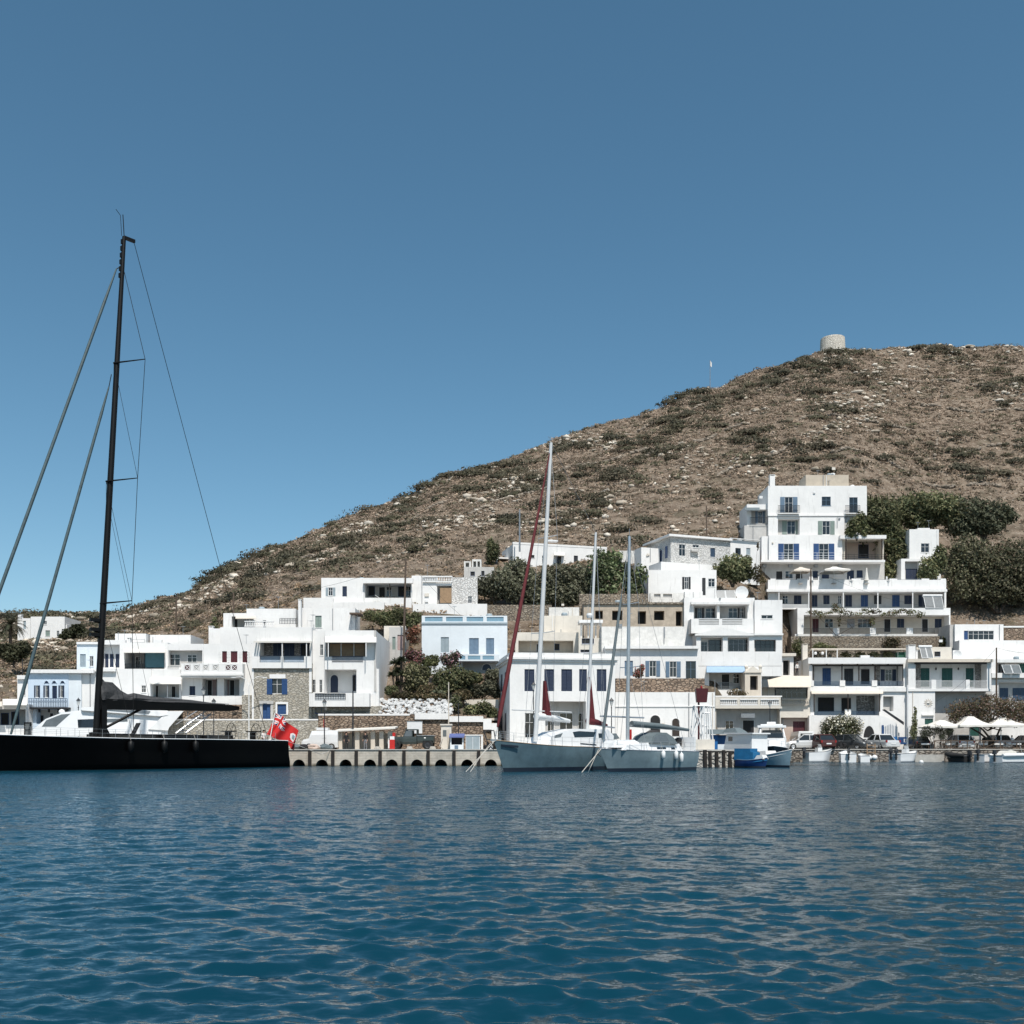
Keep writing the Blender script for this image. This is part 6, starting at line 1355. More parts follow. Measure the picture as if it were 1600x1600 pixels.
for k, (px, yb, d_, rx, ry, cols, lab) in enumerate(((668, 1090, 155, 13, 10, DRYG, 'straw coloured dry bush in the middle of the garden slope'), (660, 1062, 158.5, 12, 12, FRESH, 'yellowish green bush on the upper garden slope'), (728, 1084, 156.5, 13, 9, OLIVE, 'low olive green bush right of the agave'),
    (770, 1062, 162, 10, 8, OLIVE, 'small dark bush at the foot of the dark garden wall'), (672, 1042, 161.5, 12, 9, FRESH, 'light green bush below the blue trimmed house corner'), (740, 1068, 161, 12, 8, CAROB, 'dark round bush under the shaded basement arch'), (722, 1094, 154.5, 12, 8, DRYG, 'dry brown bush above the stepped parapet'), (612, 1086, 154, 9, 7, CAROB, 'dark low bush at the foot of the yucca'))):
    plant('garden_shrub', lab, 'shrub', px, yb, d_, [(px - rx * .5, yb - ry, rx * .7, ry), (px + rx * .5, yb - ry * 1.1, rx * .7, ry), (px, yb - ry * .7, rx, ry * .7)], cols, 1500, .18, .05, None, 60 + k)
# palm
def palm(px, yb, yc, d):
    g = random.Random(5); o = P(px, yb, d); t = thing('palm_tree', 'bushy date palm at the left edge beside the far white house', 'tree', o); c = P(px, yc, d) - o
    MB().path([(0, 0, -.5), (.1, 0, c.z * .5), c], [.42, .34, .36], 9).build('trunk', 'bark', t); tn = []; mb = MB()
    for i in range(64):
        a = g.uniform(0, 6.283); el = g.uniform(-.5, 1.35); L_ = g.uniform(3.2, 4.6); p = Vector(c); dr = Vector((math.cos(a) * math.cos(el), math.sin(a) * math.cos(el), math.sin(el)))
        col = np.array(g.choice([(.06, .068, .04), (.085, .09, .055), (.11, .10, .07), (.045, .05, .03)])) * (1 if el > -.1 else .9)
        for k in range(9):
            q = p + dr * L_ / 9; dr = (dr + Vector((0, 0, -.085 - .02 * k))).normalized(); sd = dr.cross(Vector((0, 0, 1))).normalized(); w_ = .62 * math.sin(math.pi * (k + 1.2) / 10.6) + .08
            for s_ in (-1, 1):
                for j in range(2):
                    b0 = p.lerp(q, j * .5); e = b0 + sd * s_ * w_ + dr * .35 + Vector((0, 0, -.18)); mb.add([b0, b0 + dr * .16, e], [(0, 1, 2)]); tn += [col * g.uniform(.75, 1.25)] * 3
            p = q
    ob = mb.build('fronds', 'leaf', t); a = ob.data.attributes.new('tint', 'FLOAT_COLOR', 'POINT'); a.data.foreach_set('color', np.concatenate([np.array(tn), np.ones((len(tn), 1))], 1).astype(np.float32).ravel())
palm(16, 1012, 976, 225)
# ------------------------------------------------------------------ boats
K = 1.47                                                     # survey units to a metre: the whole scene is brought to metres at the end
class Boat(House):
    def __init__(s, name, label, cat, bow, stern, group=None):
        """bow, stern: (column, distance) where the ends of the hull stand; local x points to the bow, z = 0 is the waterline"""
        a = Vector((X_(*bow), bow[1])); b = Vector((X_(*stern), stern[1])); m = (a + b) / 2; dr = (a - b); s.len = dr.length
        s.o = Vector((m.x, m.y, 0)); s.yaw = math.atan2(dr.y, dr.x); s.zb = 0.0
        s.e = thing(name, label, cat, (m.x, m.y, 0), s.yaw, group)
        s.ux = Vector((math.cos(s.yaw), math.sin(s.yaw))); s.vx = Vector((-math.sin(s.yaw), math.cos(s.yaw))); s.blocks = []
    def hull(s, B, fb, fm, fs, mat, deck='deck_white', draft=.8, rb=.10, rs=.02, tr=.7, boot='boot_dark', rail='gel_white', fine=.62, inset=.12, wlr=.86, open_=0.0, bh=.25):
        L, n_ = s.len, 30; hb = lambda t: (B / 2) * ((1 - (1 - min(1, t / fine)) ** 2.1) if t < fine else 1 - (1 - tr) * ((t - fine) / (1 - fine)) ** 1.8)
        sh = lambda t: fm + (fb - fm) * max(0, 1 - t / .55) ** 1.7 + (fs - fm) * max(0, (t - .55) / .45) ** 1.6
        S = []
        for i in range(n_ + 1):
            t = i / n_; top = sh(t); w_ = hb(t); xd = L / 2 - L * t; xw = L / 2 - L * rb - L * (1 - rb - rs) * t; row = []
            for f, k in ((1, 1.0), (.72, .985), (.45, .95), (.2, wlr + .03), (0, wlr)):
                x = xw + (xd - xw) * f; ww = w_ * (k if t > .02 else k * .6 + .0)
                row.append((x, ww * (1 - (1 - f) * .35 * max(0, 1 - t * 2.2)), top * f))
            row.append((xw, w_ * wlr * .55, -draft * .6)); row.append((xw, 0.0, -draft)); S.append(row)
        hm = MB(); bt = MB(); k = 7
        for sgn in (1, -1):
            vs = [(x, y * sgn, z) for r in S for x, y, z in r]
            fcs = [(i * k + j, i * k + j + 1, (i + 1) * k + j + 1, (i + 1) * k + j) for i in range(n_) for j in range(k - 1)]
            if sgn < 0: fcs = [f[::-1] for f in fcs]
            hm.add(vs, fcs)
        tr_ = S[-1]; hm.add([(x, y, z) for x, y, z in tr_] + [(x, -y, z) for x, y, z in tr_[::-1]], [tuple(range(14))])
        o = s.part(hm, 'hull', mat, True)
        for sgn in (1, -1):                                   # boot stripe along the waterline
            for i in range(n_):
                q = [];
                for r in (S[i], S[i + 1]):
                    x, y, z = r[4]; x3, y3, z3 = r[3]; f = bh / max(.01, z3); q.append(((x, (y + .02) * sgn, -.25), (x + (x3 - x) * f, (y + (y3 - y) * f + .02) * sgn, bh)))
                a, b_ = q; bt.quad(a[0], b_[0], b_[1], a[1])
        s.part(bt, 'boot_stripe', boot, parent=o)
        dk = MB(); dz = inset
        rows = [(S[i][0][0] - (.06 if i == 0 else 0), max(.02, S[i][0][1] - .07), S[i][0][2] - dz) for i in range(n_ + 1)]
        for i in range(n_):
            a, b_ = rows[i], rows[i + 1]; dk.quad((a[0], -a[1], a[2]), (b_[0], -b_[1], b_[2]), (b_[0], b_[1], b_[2]), (a[0], a[1], a[2]))
            for sg in (1, -1): dk.quad((a[0], a[1] * sg, a[2]), (b_[0], b_[1] * sg, b_[2]), (b_[0], b_[1] * sg, b_[2] + dz), (a[0], a[1] * sg, a[2] + dz))
        s.part(dk, 'deck', deck)
        rl = MB()
        for sg in (1, -1): rl.path([(r[0][0], (r[0][1] - .02) * sg, r[0][2] + .01) for r in S], .05, 5)
        rl.tube((S[-1][0][0], -S[-1][0][1], S[-1][0][2]), (S[-1][0][0], S[-1][0][1], S[-1][0][2]), .05)
        s.part(rl, 'rub_rail', rail, parent=o)
        s.S, s.sh, s.hb = S, sh, hb; return o
    def edge(s, t, side):                                     # point of the deck edge, t 0 bow to 1 stern
        i = min(29, int(t * 30)); f = t * 30 - i; a, b_ = s.S[i][0], s.S[i + 1][0]
        return Vector((a[0] + (b_[0] - a[0]) * f, (a[1] + (b_[1] - a[1]) * f) * side, a[2] + (b_[2] - a[2]) * f))
    def prof(s, pts, y=0.0): return [s.L(x, yy, y) for x, yy in pts]
    def cabin(s, pts, half, name, mat, taper=.85, zt=None):
        """side profile in photo measures, given thickness; the upper points are drawn in by taper"""
        q = s.prof(pts); zs = [z for _, z in q]; z0, z1 = min(zs), max(zs); w_ = lambda z: half * (1 - (1 - taper) * (z - z0) / max(.01, z1 - z0)); n_ = len(q)
        mb = MB().add([(x, -w_(z), z) for x, z in q] + [(x, w_(z), z) for x, z in q], [tuple(range(n_)), tuple(range(2 * n_ - 1, n_ - 1, -1))] + [(i, i + n_, (i + 1) % n_ + n_, (i + 1) % n_) for i in range(n_)])
        s.part(mb, name, mat); s._c = (z0, z1, half, taper); return mb
    def cabwin(s, pts, name='cabin_window', mat='glass', out=.02):
        z0, z1, half, taper = s._c; q = s.prof(pts, 0); w_ = lambda z: half * (1 - (1 - taper) * (z - z0) / max(.01, z1 - z0)) + out
        for sg in (1, -1): s.part(MB().add([(x, w_(z) * sg, z) for x, z in q] + [(x, (w_(z) - .05) * sg, z) for x, z in q], [tuple(range(len(q)))[::-sg], tuple(range(len(q), 2 * len(q)))[::sg]] + [(i, (i + 1) % len(q), (i + 1) % len(q) + len(q), i + len(q))[::sg] for i in range(len(q))]), name, mat)
    def stanch(s, t0, t1, n_, h=.9, mat='alu', name='guard_rail', r=.022):
        mb = MB()
        for sg in (1, -1):
            pts = [s.edge(t0 + (t1 - t0) * i / n_, sg) * 1 for i in range(n_ + 1)]; pts = [Vector((p.x, p.y * .97, p.z)) for p in pts]
            for p in pts: mb.tube(p, p + Vector((0, 0, h)), r, n=5)
            for f in (1, .55): mb.path([p + Vector((0, 0, h * f)) for p in pts], r * .7, 4)
        s.part(mb, name, mat)
    def fender(s, px, y0, y1, side, mat='fender_white', r=.22):
        # hangs on the side of the hull: find the hull edge under that column
        best = min((abs(s.px_of(s.edge(t / 60, side)) - px), t / 60) for t in range(61))[1]; p = s.edge(best, side); d_ = s.world(p).y
        z1, z0 = Z_(y0, d_), Z_(y1, d_); h = z1 - z0; c = (p.x, p.y + side * (r + .04), 0)
        f = s.part(MB().lathe([(.02, z1 + .1), (.06, z1), (r, z1 - h * .15), (r, z0 + h * .15), (.05, z0)], 10, c), 'fender', mat, True)
        s.part(MB().tube((c[0], c[1], z1), (p.x, p.y, p.z + .5), .02, n=4), 'fender_line', 'rope', parent=f)
    def world(s, p): return Vector((s.o.x + s.ux.x * p.x + s.vx.x * p.y, s.o.y + s.ux.y * p.x + s.vx.y * p.y, p.z))
    def px_of(s, p):
        w_ = s.world(p); return CX + F * w_.x / w_.y
    def pt(s, px, py, y=0.0):
        u, z = s.L(px, py, y); return Vector((u, y, z))
    def line(s, name, pts, r, mat): return s.part(MB().path(pts, r, 5), name, mat)
# ---- black superyacht
Y = Boat('sailing_yacht', 'huge black sailing yacht with a towering black mast and furled teal headsails', 'yacht', (-95, 103.6), (424, 133.2))
Y.hull(9.4, 4.0, 3.45, 3.35, 'yacht_black', 'teak', 1.2, .06, -.012, .78, 'yacht_black', 'gel_white', .55, .06, .93, bh=.1)
mt, mb_ = Y.pt(194, 370), Y.pt(150, 1146)
Y.part(MB().path([mb_ + Vector((0, 0, -.3)), mb_.lerp(mt, .25), mb_.lerp(mt, .7), mt], [.37, .36, .31, .21], 10), 'mast', 'carbon', True)
ins = MB(); ins.tube(mt, mt + Vector((.15, 0, 2.5)), .05); ins.tube(mt + Vector((.3, 0, 0)), mt + Vector((.45, 0, 2.3)), .03).tube(mt + Vector((.45, 0, 2.3)), mt + Vector((1.0, 0, 2.8)), .03); ins.box(mt.x - 1.3, mt.x, -.15, .15, mt.z - .25, mt.z + .1)
Y.part(ins, 'masthead', 'carbon')
for k in range(6): Y.part(MB().box(mt.x + .1 + k * .055, mt.x + .36 + k * .055, -.14, .14, mt.z - .9 - k * .8, mt.z - .4 - k * .8), 'halyard_sheave', 'carbon')
for px, r in ((178, 567), (166, 752), (157, 943)):
    c = Y.pt(px, r); sp = MB()
    for sg in (1, -1): sp.tube(c, c + Vector((-2.15, sg * 3.1, .25)), .11, .06, 6)
    Y.part(sp, 'spreader', 'carbon')
tips = [Y.pt(178, 567), Y.pt(166, 752), Y.pt(157, 943)]
for sg in (1, -1):
    tp = [c + Vector((-2.15, sg * 3.1, .25)) for c in tips]; base = Vector((mb_.x - 2.2, sg * 4.4, 3.4))
    Y.line('shroud', [mt + Vector((0, 0, -4)), tp[0], tp[1], tp[2], base], .035, 'carbon')
    Y.line('shroud', [tips[0], tp[1]], .025, 'carbon'); Y.line('shroud', [tips[1], tp[2]], .025, 'carbon'); Y.line('shroud', [tips[2], base], .025, 'carbon')
Y.line('backstay', [mt + Vector((-1.2, 0, -.2)), Y.pt(345, 890), Vector((-Y.len / 2 + .5, 0, 3.4))], .035, 'carbon')
f1, f2 = Y.pt(182, 420), Y.pt(170, 605); b1 = Vector((Y.len / 2 - .8, 0, 3.9)); b2 = Vector((Y.len / 2 - 7.0, 0, 3.8))
Y.line('forestay', [mt + Vector((.3, 0, -3.5)), f1], .05, 'carbon'); Y.part(MB().path([f1, f1.lerp(b1, .08), f1.lerp(b1, .9), b1], [.08, .17, .20, .13], 8), 'furled_sail', 'furl_teal', True)
Y.line('forestay', [Y.pt(174, 585), f2], .05, 'carbon'); Y.part(MB().path([f2, f2.lerp(b2, .08), f2.lerp(b2, .9), b2], [.08, .17, .20, .12], 8), 'furled_sail', 'furl_teal', True)
# boom with the dropped mainsail
bA, bB = Y.pt(154, 1100), Y.pt(371, 1107)
bm_ = MB(); n_ = 14
for i in range(n_):
    a, b_ = bA.lerp(bB, i / n_), bA.lerp(bB, (i + 1) / n_); ha, hb_ = .62 - .25 * (i / n_), .62 - .25 * ((i + 1) / n_)
    if i == n_ - 1: hb_ = .2
    bm_.add([a + Vector((0, -.5, ha)), a + Vector((0, .5, ha)), a + Vector((0, .35, -ha)), a + Vector((0, -.35, -ha)), b_ + Vector((0, -.5, hb_)), b_ + Vector((0, .5, hb_)), b_ + Vector((0, .35, -hb_)), b_ + Vector((0, -.35, -hb_))],
            [(0, 1, 5, 4), (1, 2, 6, 5), (2, 3, 7, 6), (3, 0, 4, 7)] + ([(0, 3, 2, 1)] if i == 0 else []) + ([(4, 5, 6, 7)] if i == n_ - 1 else []))
Y.part(bm_, 'boom', 'carbon')
sl_ = MB(); rr = random.Random(3); top = [(155.5, 1066), (159, 1057), (165, 1058), (177, 1068), (190, 1079), (199, 1084), (208, 1083), (235, 1087), (262, 1091), (300, 1093), (330, 1098), (355, 1102)]
P_ = [Y.pt(x, y) for x, y in top]; ring = 9
for i, p in enumerate(P_):
    base = bA.lerp(bB, (bA.x - p.x) / (bA.x - bB.x)); base.z += .45; h = max(.1, p.z - base.z)
    for j in range(ring):
        a = math.pi * j / (ring - 1); sl_.v.append((p.x + rr.uniform(-.12, .12), math.cos(a) * (.55 - .015 * i) * (1 + rr.uniform(-.3, .3)), base.z + math.sin(a) * h * (1 + rr.uniform(-.22, .08))))
for i in range(len(P_) - 1):
    for j in range(ring - 1): sl_.f.append([i * ring + j, i * ring + j + 1, (i + 1) * ring + j + 1, (i + 1) * ring + j]); sl_.m.append(0)
sl_.f.append(list(range(ring))); sl_.m.append(0)
Y.part(sl_, 'dropped_sail', 'canvas_black')
Y.line('vang', [Y.pt(163, 1138), Y.pt(220, 1108)], .16, 'carbon')
Y.line('topping_lift', [mt.lerp(mb_, .55), bA.lerp(bB, .35)], .02, 'carbon'); Y.line('mainsheet', [bA.lerp(bB, .62), bA.lerp(bB, .6) + Vector((0, 0, -2.8))], .05, 'rope')
Y.part(MB().box(mb_.x - 2.2, mb_.x - .6, -.5, .5, 3.2, 7.2), 'mast_track_cover', 'canvas_black') if False else None
for (a, b_, c, d_), nm, mt_ in (((140, 1147, 148, 1153), 'winch', 'carbon'), ((160, 1146, 168, 1152), 'winch', 'metal_grey')):
    q = Y.pt((a + c) / 2, d_, -1.5); Y.part(MB().lathe([(.45, -.2), (.4, .3), (.3, .4), (.34, .8), (0, .85)], 10, (q.x, -1.5, 3.4)), nm, mt_)
for x0, x1 in ((150, 232), (236, 300), (302, 348)):           # low black coach roofs
    q0, q1 = Y.pt(x0, 1150), Y.pt(x1, 1150); mb = MB().box(q0.x, q1.x, -2.3, 2.3, 3.3, 4.0); Y.part(mb, 'coach_roof', 'carbon')
    Y.part(MB().box(q0.x - .4, q1.x + .4, -2.36, -2.32, 3.62, 3.86).box(q0.x - .4, q1.x + .4, 2.32, 2.36, 3.62, 3.86), 'cabin_window', 'glass')
for px in (356, 395):                                        # twin steering stations
    q = Y.pt(px, 1150, -1.6); p = Y.part(MB().box(q.x - .25, q.x + .25, -1.9, -1.3, 3.2, 4.5).box(q.x - .9, q.x + .7, -2.2, -1.0, 4.5, 4.62), 'steering_pedestal', 'carbon')
    wh = MB(); cz = 4.5
    for k in range(18): wh.tube((q.x - .5, -1.6 + 1.1 * math.cos(k * math.pi / 9), cz + 1.1 * math.sin(k * math.pi / 9)), (q.x - .5, -1.6 + 1.1 * math.cos((k + 1) * math.pi / 9), cz + 1.1 * math.sin((k + 1) * math.pi / 9)), .04, n=5)
    for k in range(6): wh.tube((q.x - .5, -1.6, cz), (q.x - .5, -1.6 + 1.1 * math.cos(k * math.pi / 3), cz + 1.1 * math.sin(k * math.pi / 3)), .025, n=4)
    Y.part(wh, 'wheel', 'carbon', parent=p)
for yy, dz_ in ((968, 0), (983, 0), (991, .1)):
    c = Y.pt(155.5, yy); Y.part(MB().box(c.x + .1, c.x + 1.1, -.25, .25, c.z - .28, c.z + .1).tube((c.x, 0, c.z - .3), (c.x + .6, 0, c.z - .3), .12), 'mast_instrument', 'carbon')
c = Y.pt(154.5, 1120); Y.part(MB().box(c.x - .75, c.x - .15, -.45, .45, 3.5, c.z + 1.3), 'sail_track', 'carbon')
Y.stanch(.02, .95, 26, .95, 'metal_grey')
for px in (203, 257, 301):
    Y.fender(px, 1157, 1176, 1, 'carbon', .34)
Y.line('flagstaff', [Vector((-Y.len / 2 + .3, 0, 3.2)), Vector((-Y.len / 2 - .55, 0, 7.0))], .05, 'white_trim')
Y.line('mooring_line', [Y.edge(.99, 1), Vector((-Y.len / 2 - 6.0, 2.5, 1.6)), Vector((-Y.len / 2 - 9, 1.5, 2.2))], .04, 'rope')
Y.part(MB().box(-Y.len / 2 - .5, -Y.len / 2 + .2, -2.6, 2.6, .7, .9), 'swim_platform', 'teak')
# deck things on the yacht
def deck_chair(px, turn, label):
    q = Y.world(Y.pt(px, 1150, -2.9)); t = thing('deck_chair', label, 'chair', (q.x, q.y, 3.42), Y.yaw + turn, 'deck chairs on the black yacht')
    MB().add([(-.7, -.45, .55), (.6, -.45, .55), (.6, .45, .55), (-.7, .45, .55), (-.7, -.45, .68), (.6, -.45, .68), (.6, .45, .68), (-.7, .45, .68)], [(0, 3, 2, 1), (4, 5, 6, 7), (0, 1, 5, 4), (1, 2, 6, 5), (2, 3, 7, 6), (3, 0, 4, 7)]).build('seat', 'cloth_black', t)
    MB().add([(.6, -.45, .6), (.6, .45, .6), (1.35, .45, 2.0), (1.35, -.45, 2.0), (.72, -.45, .55), (.72, .45, .55), (1.47, .45, 1.95), (1.47, -.45, 1.95)], [(0, 1, 2, 3), (7, 6, 5, 4), (0, 4, 5, 1), (1, 5, 6, 2), (2, 6, 7, 3), (3, 7, 4, 0)]).build('backrest', 'cloth_black', t)
    for a in (-.6, .55):
        for b_ in (-.4, .4): MB().tube((a, b_, 0), (a, b_, .56), .04).build('leg', 'metal_grey', t)
deck_chair(177, 0, 'left black deck chair near the mast of the black yacht'); deck_chair(199, math.pi, 'right black deck chair near the mast of the black yacht, facing the other')
# raised gangway
q0, q1 = Y.world(Y.pt(282, 1146, -1.4)), Y.world(Y.pt(322, 1116, -1.4)); ax = (q1 - q0)
g = thing('gangway', 'grey and blue boarding ladder tilted up on the black yacht deck', 'gangway', q0, math.atan2(ax.y, ax.x)); Lx, Lz = Vector((ax.x, ax.y)).length, ax.z
for yy in (-1.1, 1.1): MB().tube((0, yy, 0), (Lx, yy, Lz), .12, n=6).tube((0, yy, 1.1), (Lx, yy, Lz + .8), .06, n=5).build('side_rail', 'alu', g)
for k in range(10):
    f = (k + .5) / 10; MB().box(Lx * f - .16, Lx * f + .16, -1.05, 1.05, Lz * f - .03, Lz * f + .04).build('step', 'slate_blue' if k % 2 else 'alu', g)
q = Y.world(Y.pt(43.5, 1150, -2.6)); g = thing('deck_hatch', 'upright black framed hatch cover on the foredeck of the black yacht', 'hatch', (q.x, q.y, 3.5), 0)
mb = MB()
for a in (-.38, .3): mb.box(a, a + .09, -.08, .08, 0, 1.75)
for z in (0, .85, 1.66): mb.box(-.29, .3, -.08, .08, z, z + .1)
mb.build('frame', 'carbon', g); MB().box(-.29, .3, -.02, .02, .1, .85).box(-.29, .3, -.02, .02, .95, 1.66).build('pane', 'panel_glass', g)
# ensign
fl = Y.world(Vector((-Y.len / 2 - .55, 0, 6.95))); fb = Y.world(Vector((-Y.len / 2 + .05, 0, 4.2)))
t = thing('ensign_flag', 'red ensign with a union canton and a white disc emblem, drooping at the yacht stern', 'flag', fl); NU, NV = 54, 32; mb = MB(); V = []
for j in range(NV + 1):
    for i in range(NU + 1):
        u, v = i / NU, j / NV; hp = (fb - fl) * v
        x = hp.x + 3.05 * u + .25 * math.sin(u * 3) - .9 * v * (1 - u) + .22 * math.sin(u * 9 + v * 2) ; z = hp.z * (1 - .12 * u) - 2.35 * u ** 1.05 + .15 * math.sin(u * 6)
        y_ = .42 * math.sin(u * 11 + v * 1.5) * (.3 + u * .7) + .15 * math.sin(u * 23 + v * 4); V.append((x, y_, z))
mb.v = V
for j in range(NV):
    for i in range(NU):
        u, v = (i + .5) / NU, (j + .5) / NV; m_ = 0
        if u < .5 and v < .5:
            a, b_ = u / .5, v / .5; m_ = 2
            dg = min(abs(a - b_), abs(a + b_ - 1))
            if dg < .13: m_ = 1
            if dg < .045: m_ = 0
            if abs(a - .5) < .14 or abs(b_ - .5) < .2: m_ = 1
            if abs(a - .5) < .075 or abs(b_ - .5) < .11: m_ = 0
        else:
            r_ = math.hypot((u - .75) / .11, (v - .52) / .21)
            if r_ < 1:
                m_ = 1
                s5 = max(abs(u - .75) / .045, abs(v - .52) / .11)
                if s5 < 1: m_ = 4 if v < .5 else 3            # a pale shield in two colours on the disc
        mb.f.append([j * (NU + 1) + i, j * (NU + 1) + i + 1, (j + 1) * (NU + 1) + i + 1, (j + 1) * (NU + 1) + i]); mb.m.append(m_)
mb.build('cloth', ['flag_red', 'flag_white', 'flag_blue', 'grey_green', 'sky_blue'], t, True)
# ---- white motor yacht behind it
Q = Boat('motor_yacht', 'white motor yacht with a long sloping windscreen and dark side windows behind the black hull', 'yacht', (30, 141.5), (282, 148.5))
Q.hull(6.4, 3.6, 3.0, 2.4, 'gel_white', 'deck_white', .9, .12, 0, .9, 'boot_dark', 'gel_white', .5)
Q.cabin([(48, 1146), (74, 1124), (100, 1114), (128, 1110.5), (200, 1108), (262, 1112), (262, 1118), (250, 1150), (48, 1150)], 2.6, 'superstructure', 'gel_white', .82)
Q.cabwin([(123, 1125), (150, 1124), (150, 1137.5), (124, 1137.5)]); Q.cabwin([(160, 1124), (200, 1123), (200, 1128), (160, 1130)], mat='panel_glass')
Q.cabwin([(75, 1126), (98, 1117), (112, 1116), (90, 1136), (68, 1136)], mat='panel_glass', out=.015)
Q.cabin([(128, 1107), (160, 1104), (250, 1112), (262, 1118), (250, 1120), (130, 1111)], 2.75, 'flybridge', 'gel_white', .95); Q.cabin([(150, 1104), (235, 1112), (232, 1116), (150, 1108)], 2.8, 'flybridge_band', 'metal_grey', 1)
Q.cabin([(232, 1140), (262, 1112), (286, 1112), (264, 1137), (262, 1142)], 2.7, 'stern_wing', 'gel_white', .98); Q.cabin([(230, 1143), (262, 1141), (262, 1150), (230, 1150)], 2.4, 'stern_cabin', 'gel_white', .98)
c = Q.pt(96.5, 1113, -.8); Q.part(MB().lathe([(0, -.3), (.3, -.2), (.42, .1), (.3, .35), (0, .45)], 10, (c.x, c.y, c.z)), 'radar_dome', 'gel_white')
Q.stanch(.03, .5, 12, .9)
# ---- ketch with red sails
S1 = Boat('sailing_yacht', 'grey blue two masted sailing boat with dark red furled sails and a white deckhouse', 'yacht', (771, 102), (950, 116))
S1.hull(5.0, 3.2, 2.55, 2.25, 'hull_grey_blue', 'deck_white', 1.0, .085, -.02, .72, 'boot_dark', 'teak', .55, .12, .84, bh=.42)
c = S1.edge(.06, 1); d0 = S1.pt(778, 1166, 0)
q0, q1 = S1.edge(.035, 1), S1.edge(.13, 1)
S1.part(MB().add([q0 + Vector((-.1, .0, -.34)), q1 + Vector((0, .015, -.30)), q1 + Vector((0, .0, -.52)), q0 + Vector((-.12, -.03, -.56)), q0 + Vector((-.1, .05, -.34)), q1 + Vector((0, .06, -.30)), q1 + Vector((0, .04, -.52)), q0 + Vector((-.12, .02, -.56))], [(3, 2, 1, 0), (4, 5, 6, 7), (0, 1, 5, 4), (1, 2, 6, 5), (2, 3, 7, 6), (3, 0, 4, 7)]), 'name_plate', 'boot_dark')
def rig(B, base, top, r, mat, spr, stay_t, shr=2.0):
    b_, t_ = B.pt(*base), B.pt(*top); b_.z -= .6
    B.part(MB().path([b_, b_.lerp(t_, .5), t_], [r, r * .95, r * .7], 10), 'mast', mat, True)
    pts = []
    for f, w_ in spr:
        c = b_.lerp(t_, f); B.part(MB().tube(c + Vector((-.3, -w_, .1)), c, .05, n=5).tube(c, c + Vector((-.3, w_, .1)), .05, n=5), 'spreader', mat); pts.append((c, w_))
    for sg in (1, -1):
        B.line('shroud', [t_ + Vector((0, 0, -.5))] + [c + Vector((-.3, sg * w_, .1)) for c, w_ in pts[::-1]] + [Vector((b_.x - .4, sg * shr, B.sh(.45)))], .018, 'metal_grey')
        B.line('shroud', [pts[0][0], Vector((b_.x - .9, sg * shr, B.sh(.45)))], .018, 'metal_grey')
    return b_, t_
b_, t_ = rig(S1, (836.5, 1150), (861, 692), .25, 'mast_white', ((.36, 1.6), (.68, 1.3)), .03)
S1.part(MB().tube(t_, t_ + Vector((0, 0, .7)), .03).tube(t_ + Vector((.2, 0, 0)), t_ + Vector((.2, 0, .5)), .02).tube(t_ + Vector((.2, 0, .5)), t_ + Vector((.5, 0, .55)), .02), 'masthead', 'metal_grey')
bo = Vector((S1.len / 2 - .35, 0, 3.3)); ft = b_.lerp(t_, .985); fq = bo + Vector((0, 0, .3))
fa, fz = fq.lerp(ft, .03), ft.lerp(fq, .02)
S1.part(MB().path([fa, fq.lerp(ft, .08), fq.lerp(ft, .3), fq.lerp(ft, .7), fz], [.10, .23, .21, .15, .06], 8), 'furled_sail', 'sail_red', True); S1.line('forestay', [fq, ft], .03, 'metal_grey')
b2_, t2_ = rig(S1, (917, 1152), (931, 832), .18, 'mast_white', ((.42, 1.2),), .03, 1.9)
S1.line('triatic_stay', [t_, t2_], .018, 'metal_grey'); S1.line('backstay', [t2_, Vector((-S1.len / 2 + .3, 0, 2.2))], .018, 'metal_grey')
S1.part(MB().lathe([(0, .3), (.3, .25), (.36, 0), (.3, -.25), (0, -.3)], 10, b2_.lerp(t2_, .6) + Vector((.5, 0, 0))), 'radar_dome', 'gel_white')
for base, x1, mat, y0, sail in (((838, 1123), 890, 'gel_white', 1125, 0), ((919, 1130), 948, 'sail_red', 1132, 1)):
    a, e = S1.pt(*base), S1.pt(x1, y0 + 3); S1.part(MB().path([a, e], .12, 8), 'boom', 'mast_white'); S1.part(MB().path([a + Vector((0, 0, .25)), a.lerp(e, .5) + Vector((0, 0, .25)), e + Vector((0, 0, .12))], [.42, .34, .16], 8), 'sail_cover', mat if sail == 0 else 'sail_red', True)
for mbx, x, yt, yb in ((b_, 851, 1064, 1118), (b2_, 921, 1058, 1132)):
    p0, p1 = S1.pt(x, yt), S1.pt(x, yb); S1.part(MB().add([p0 + Vector((.12, -.12, 0)), p0 + Vector((-.12, -.12, 0)), p1 + Vector((-.75, -.3, 0)), p1 + Vector((.1, -.3, 0)), p0 + Vector((.12, .12, 0)), p0 + Vector((-.12, .12, 0)), p1 + Vector((-.75, .3, 0)), p1 + Vector((.1, .3, 0))], [(0, 1, 2, 3), (7, 6, 5, 4), (0, 4, 5, 1), (1, 5, 6, 2), (2, 6, 7, 3), (3, 7, 4, 0)]), 'mast_sail_bag', 'sail_red')
S1.part(MB().tube(S1.pt(800, 1109, -.9), S1.pt(893, 1113, .9), .07, n=6), 'spinnaker_pole', 'mast_white')
S1.cabin([(838, 1166), (846, 1152), (862, 1144), (884, 1139), (936, 1140), (944, 1150), (940, 1172), (838, 1172)], 1.55, 'deckhouse', 'gel_white', .82)
S1.cabwin([(880, 1144), (890, 1142.5), (916, 1144), (912, 1151.5), (882, 1152)]); S1.cabwin([(920, 1146), (926, 1146), (927, 1153), (920, 1153)]); S1.cabwin([(852, 1149), (864, 1145.5), (860, 1152), (850, 1153)], mat='panel_glass')
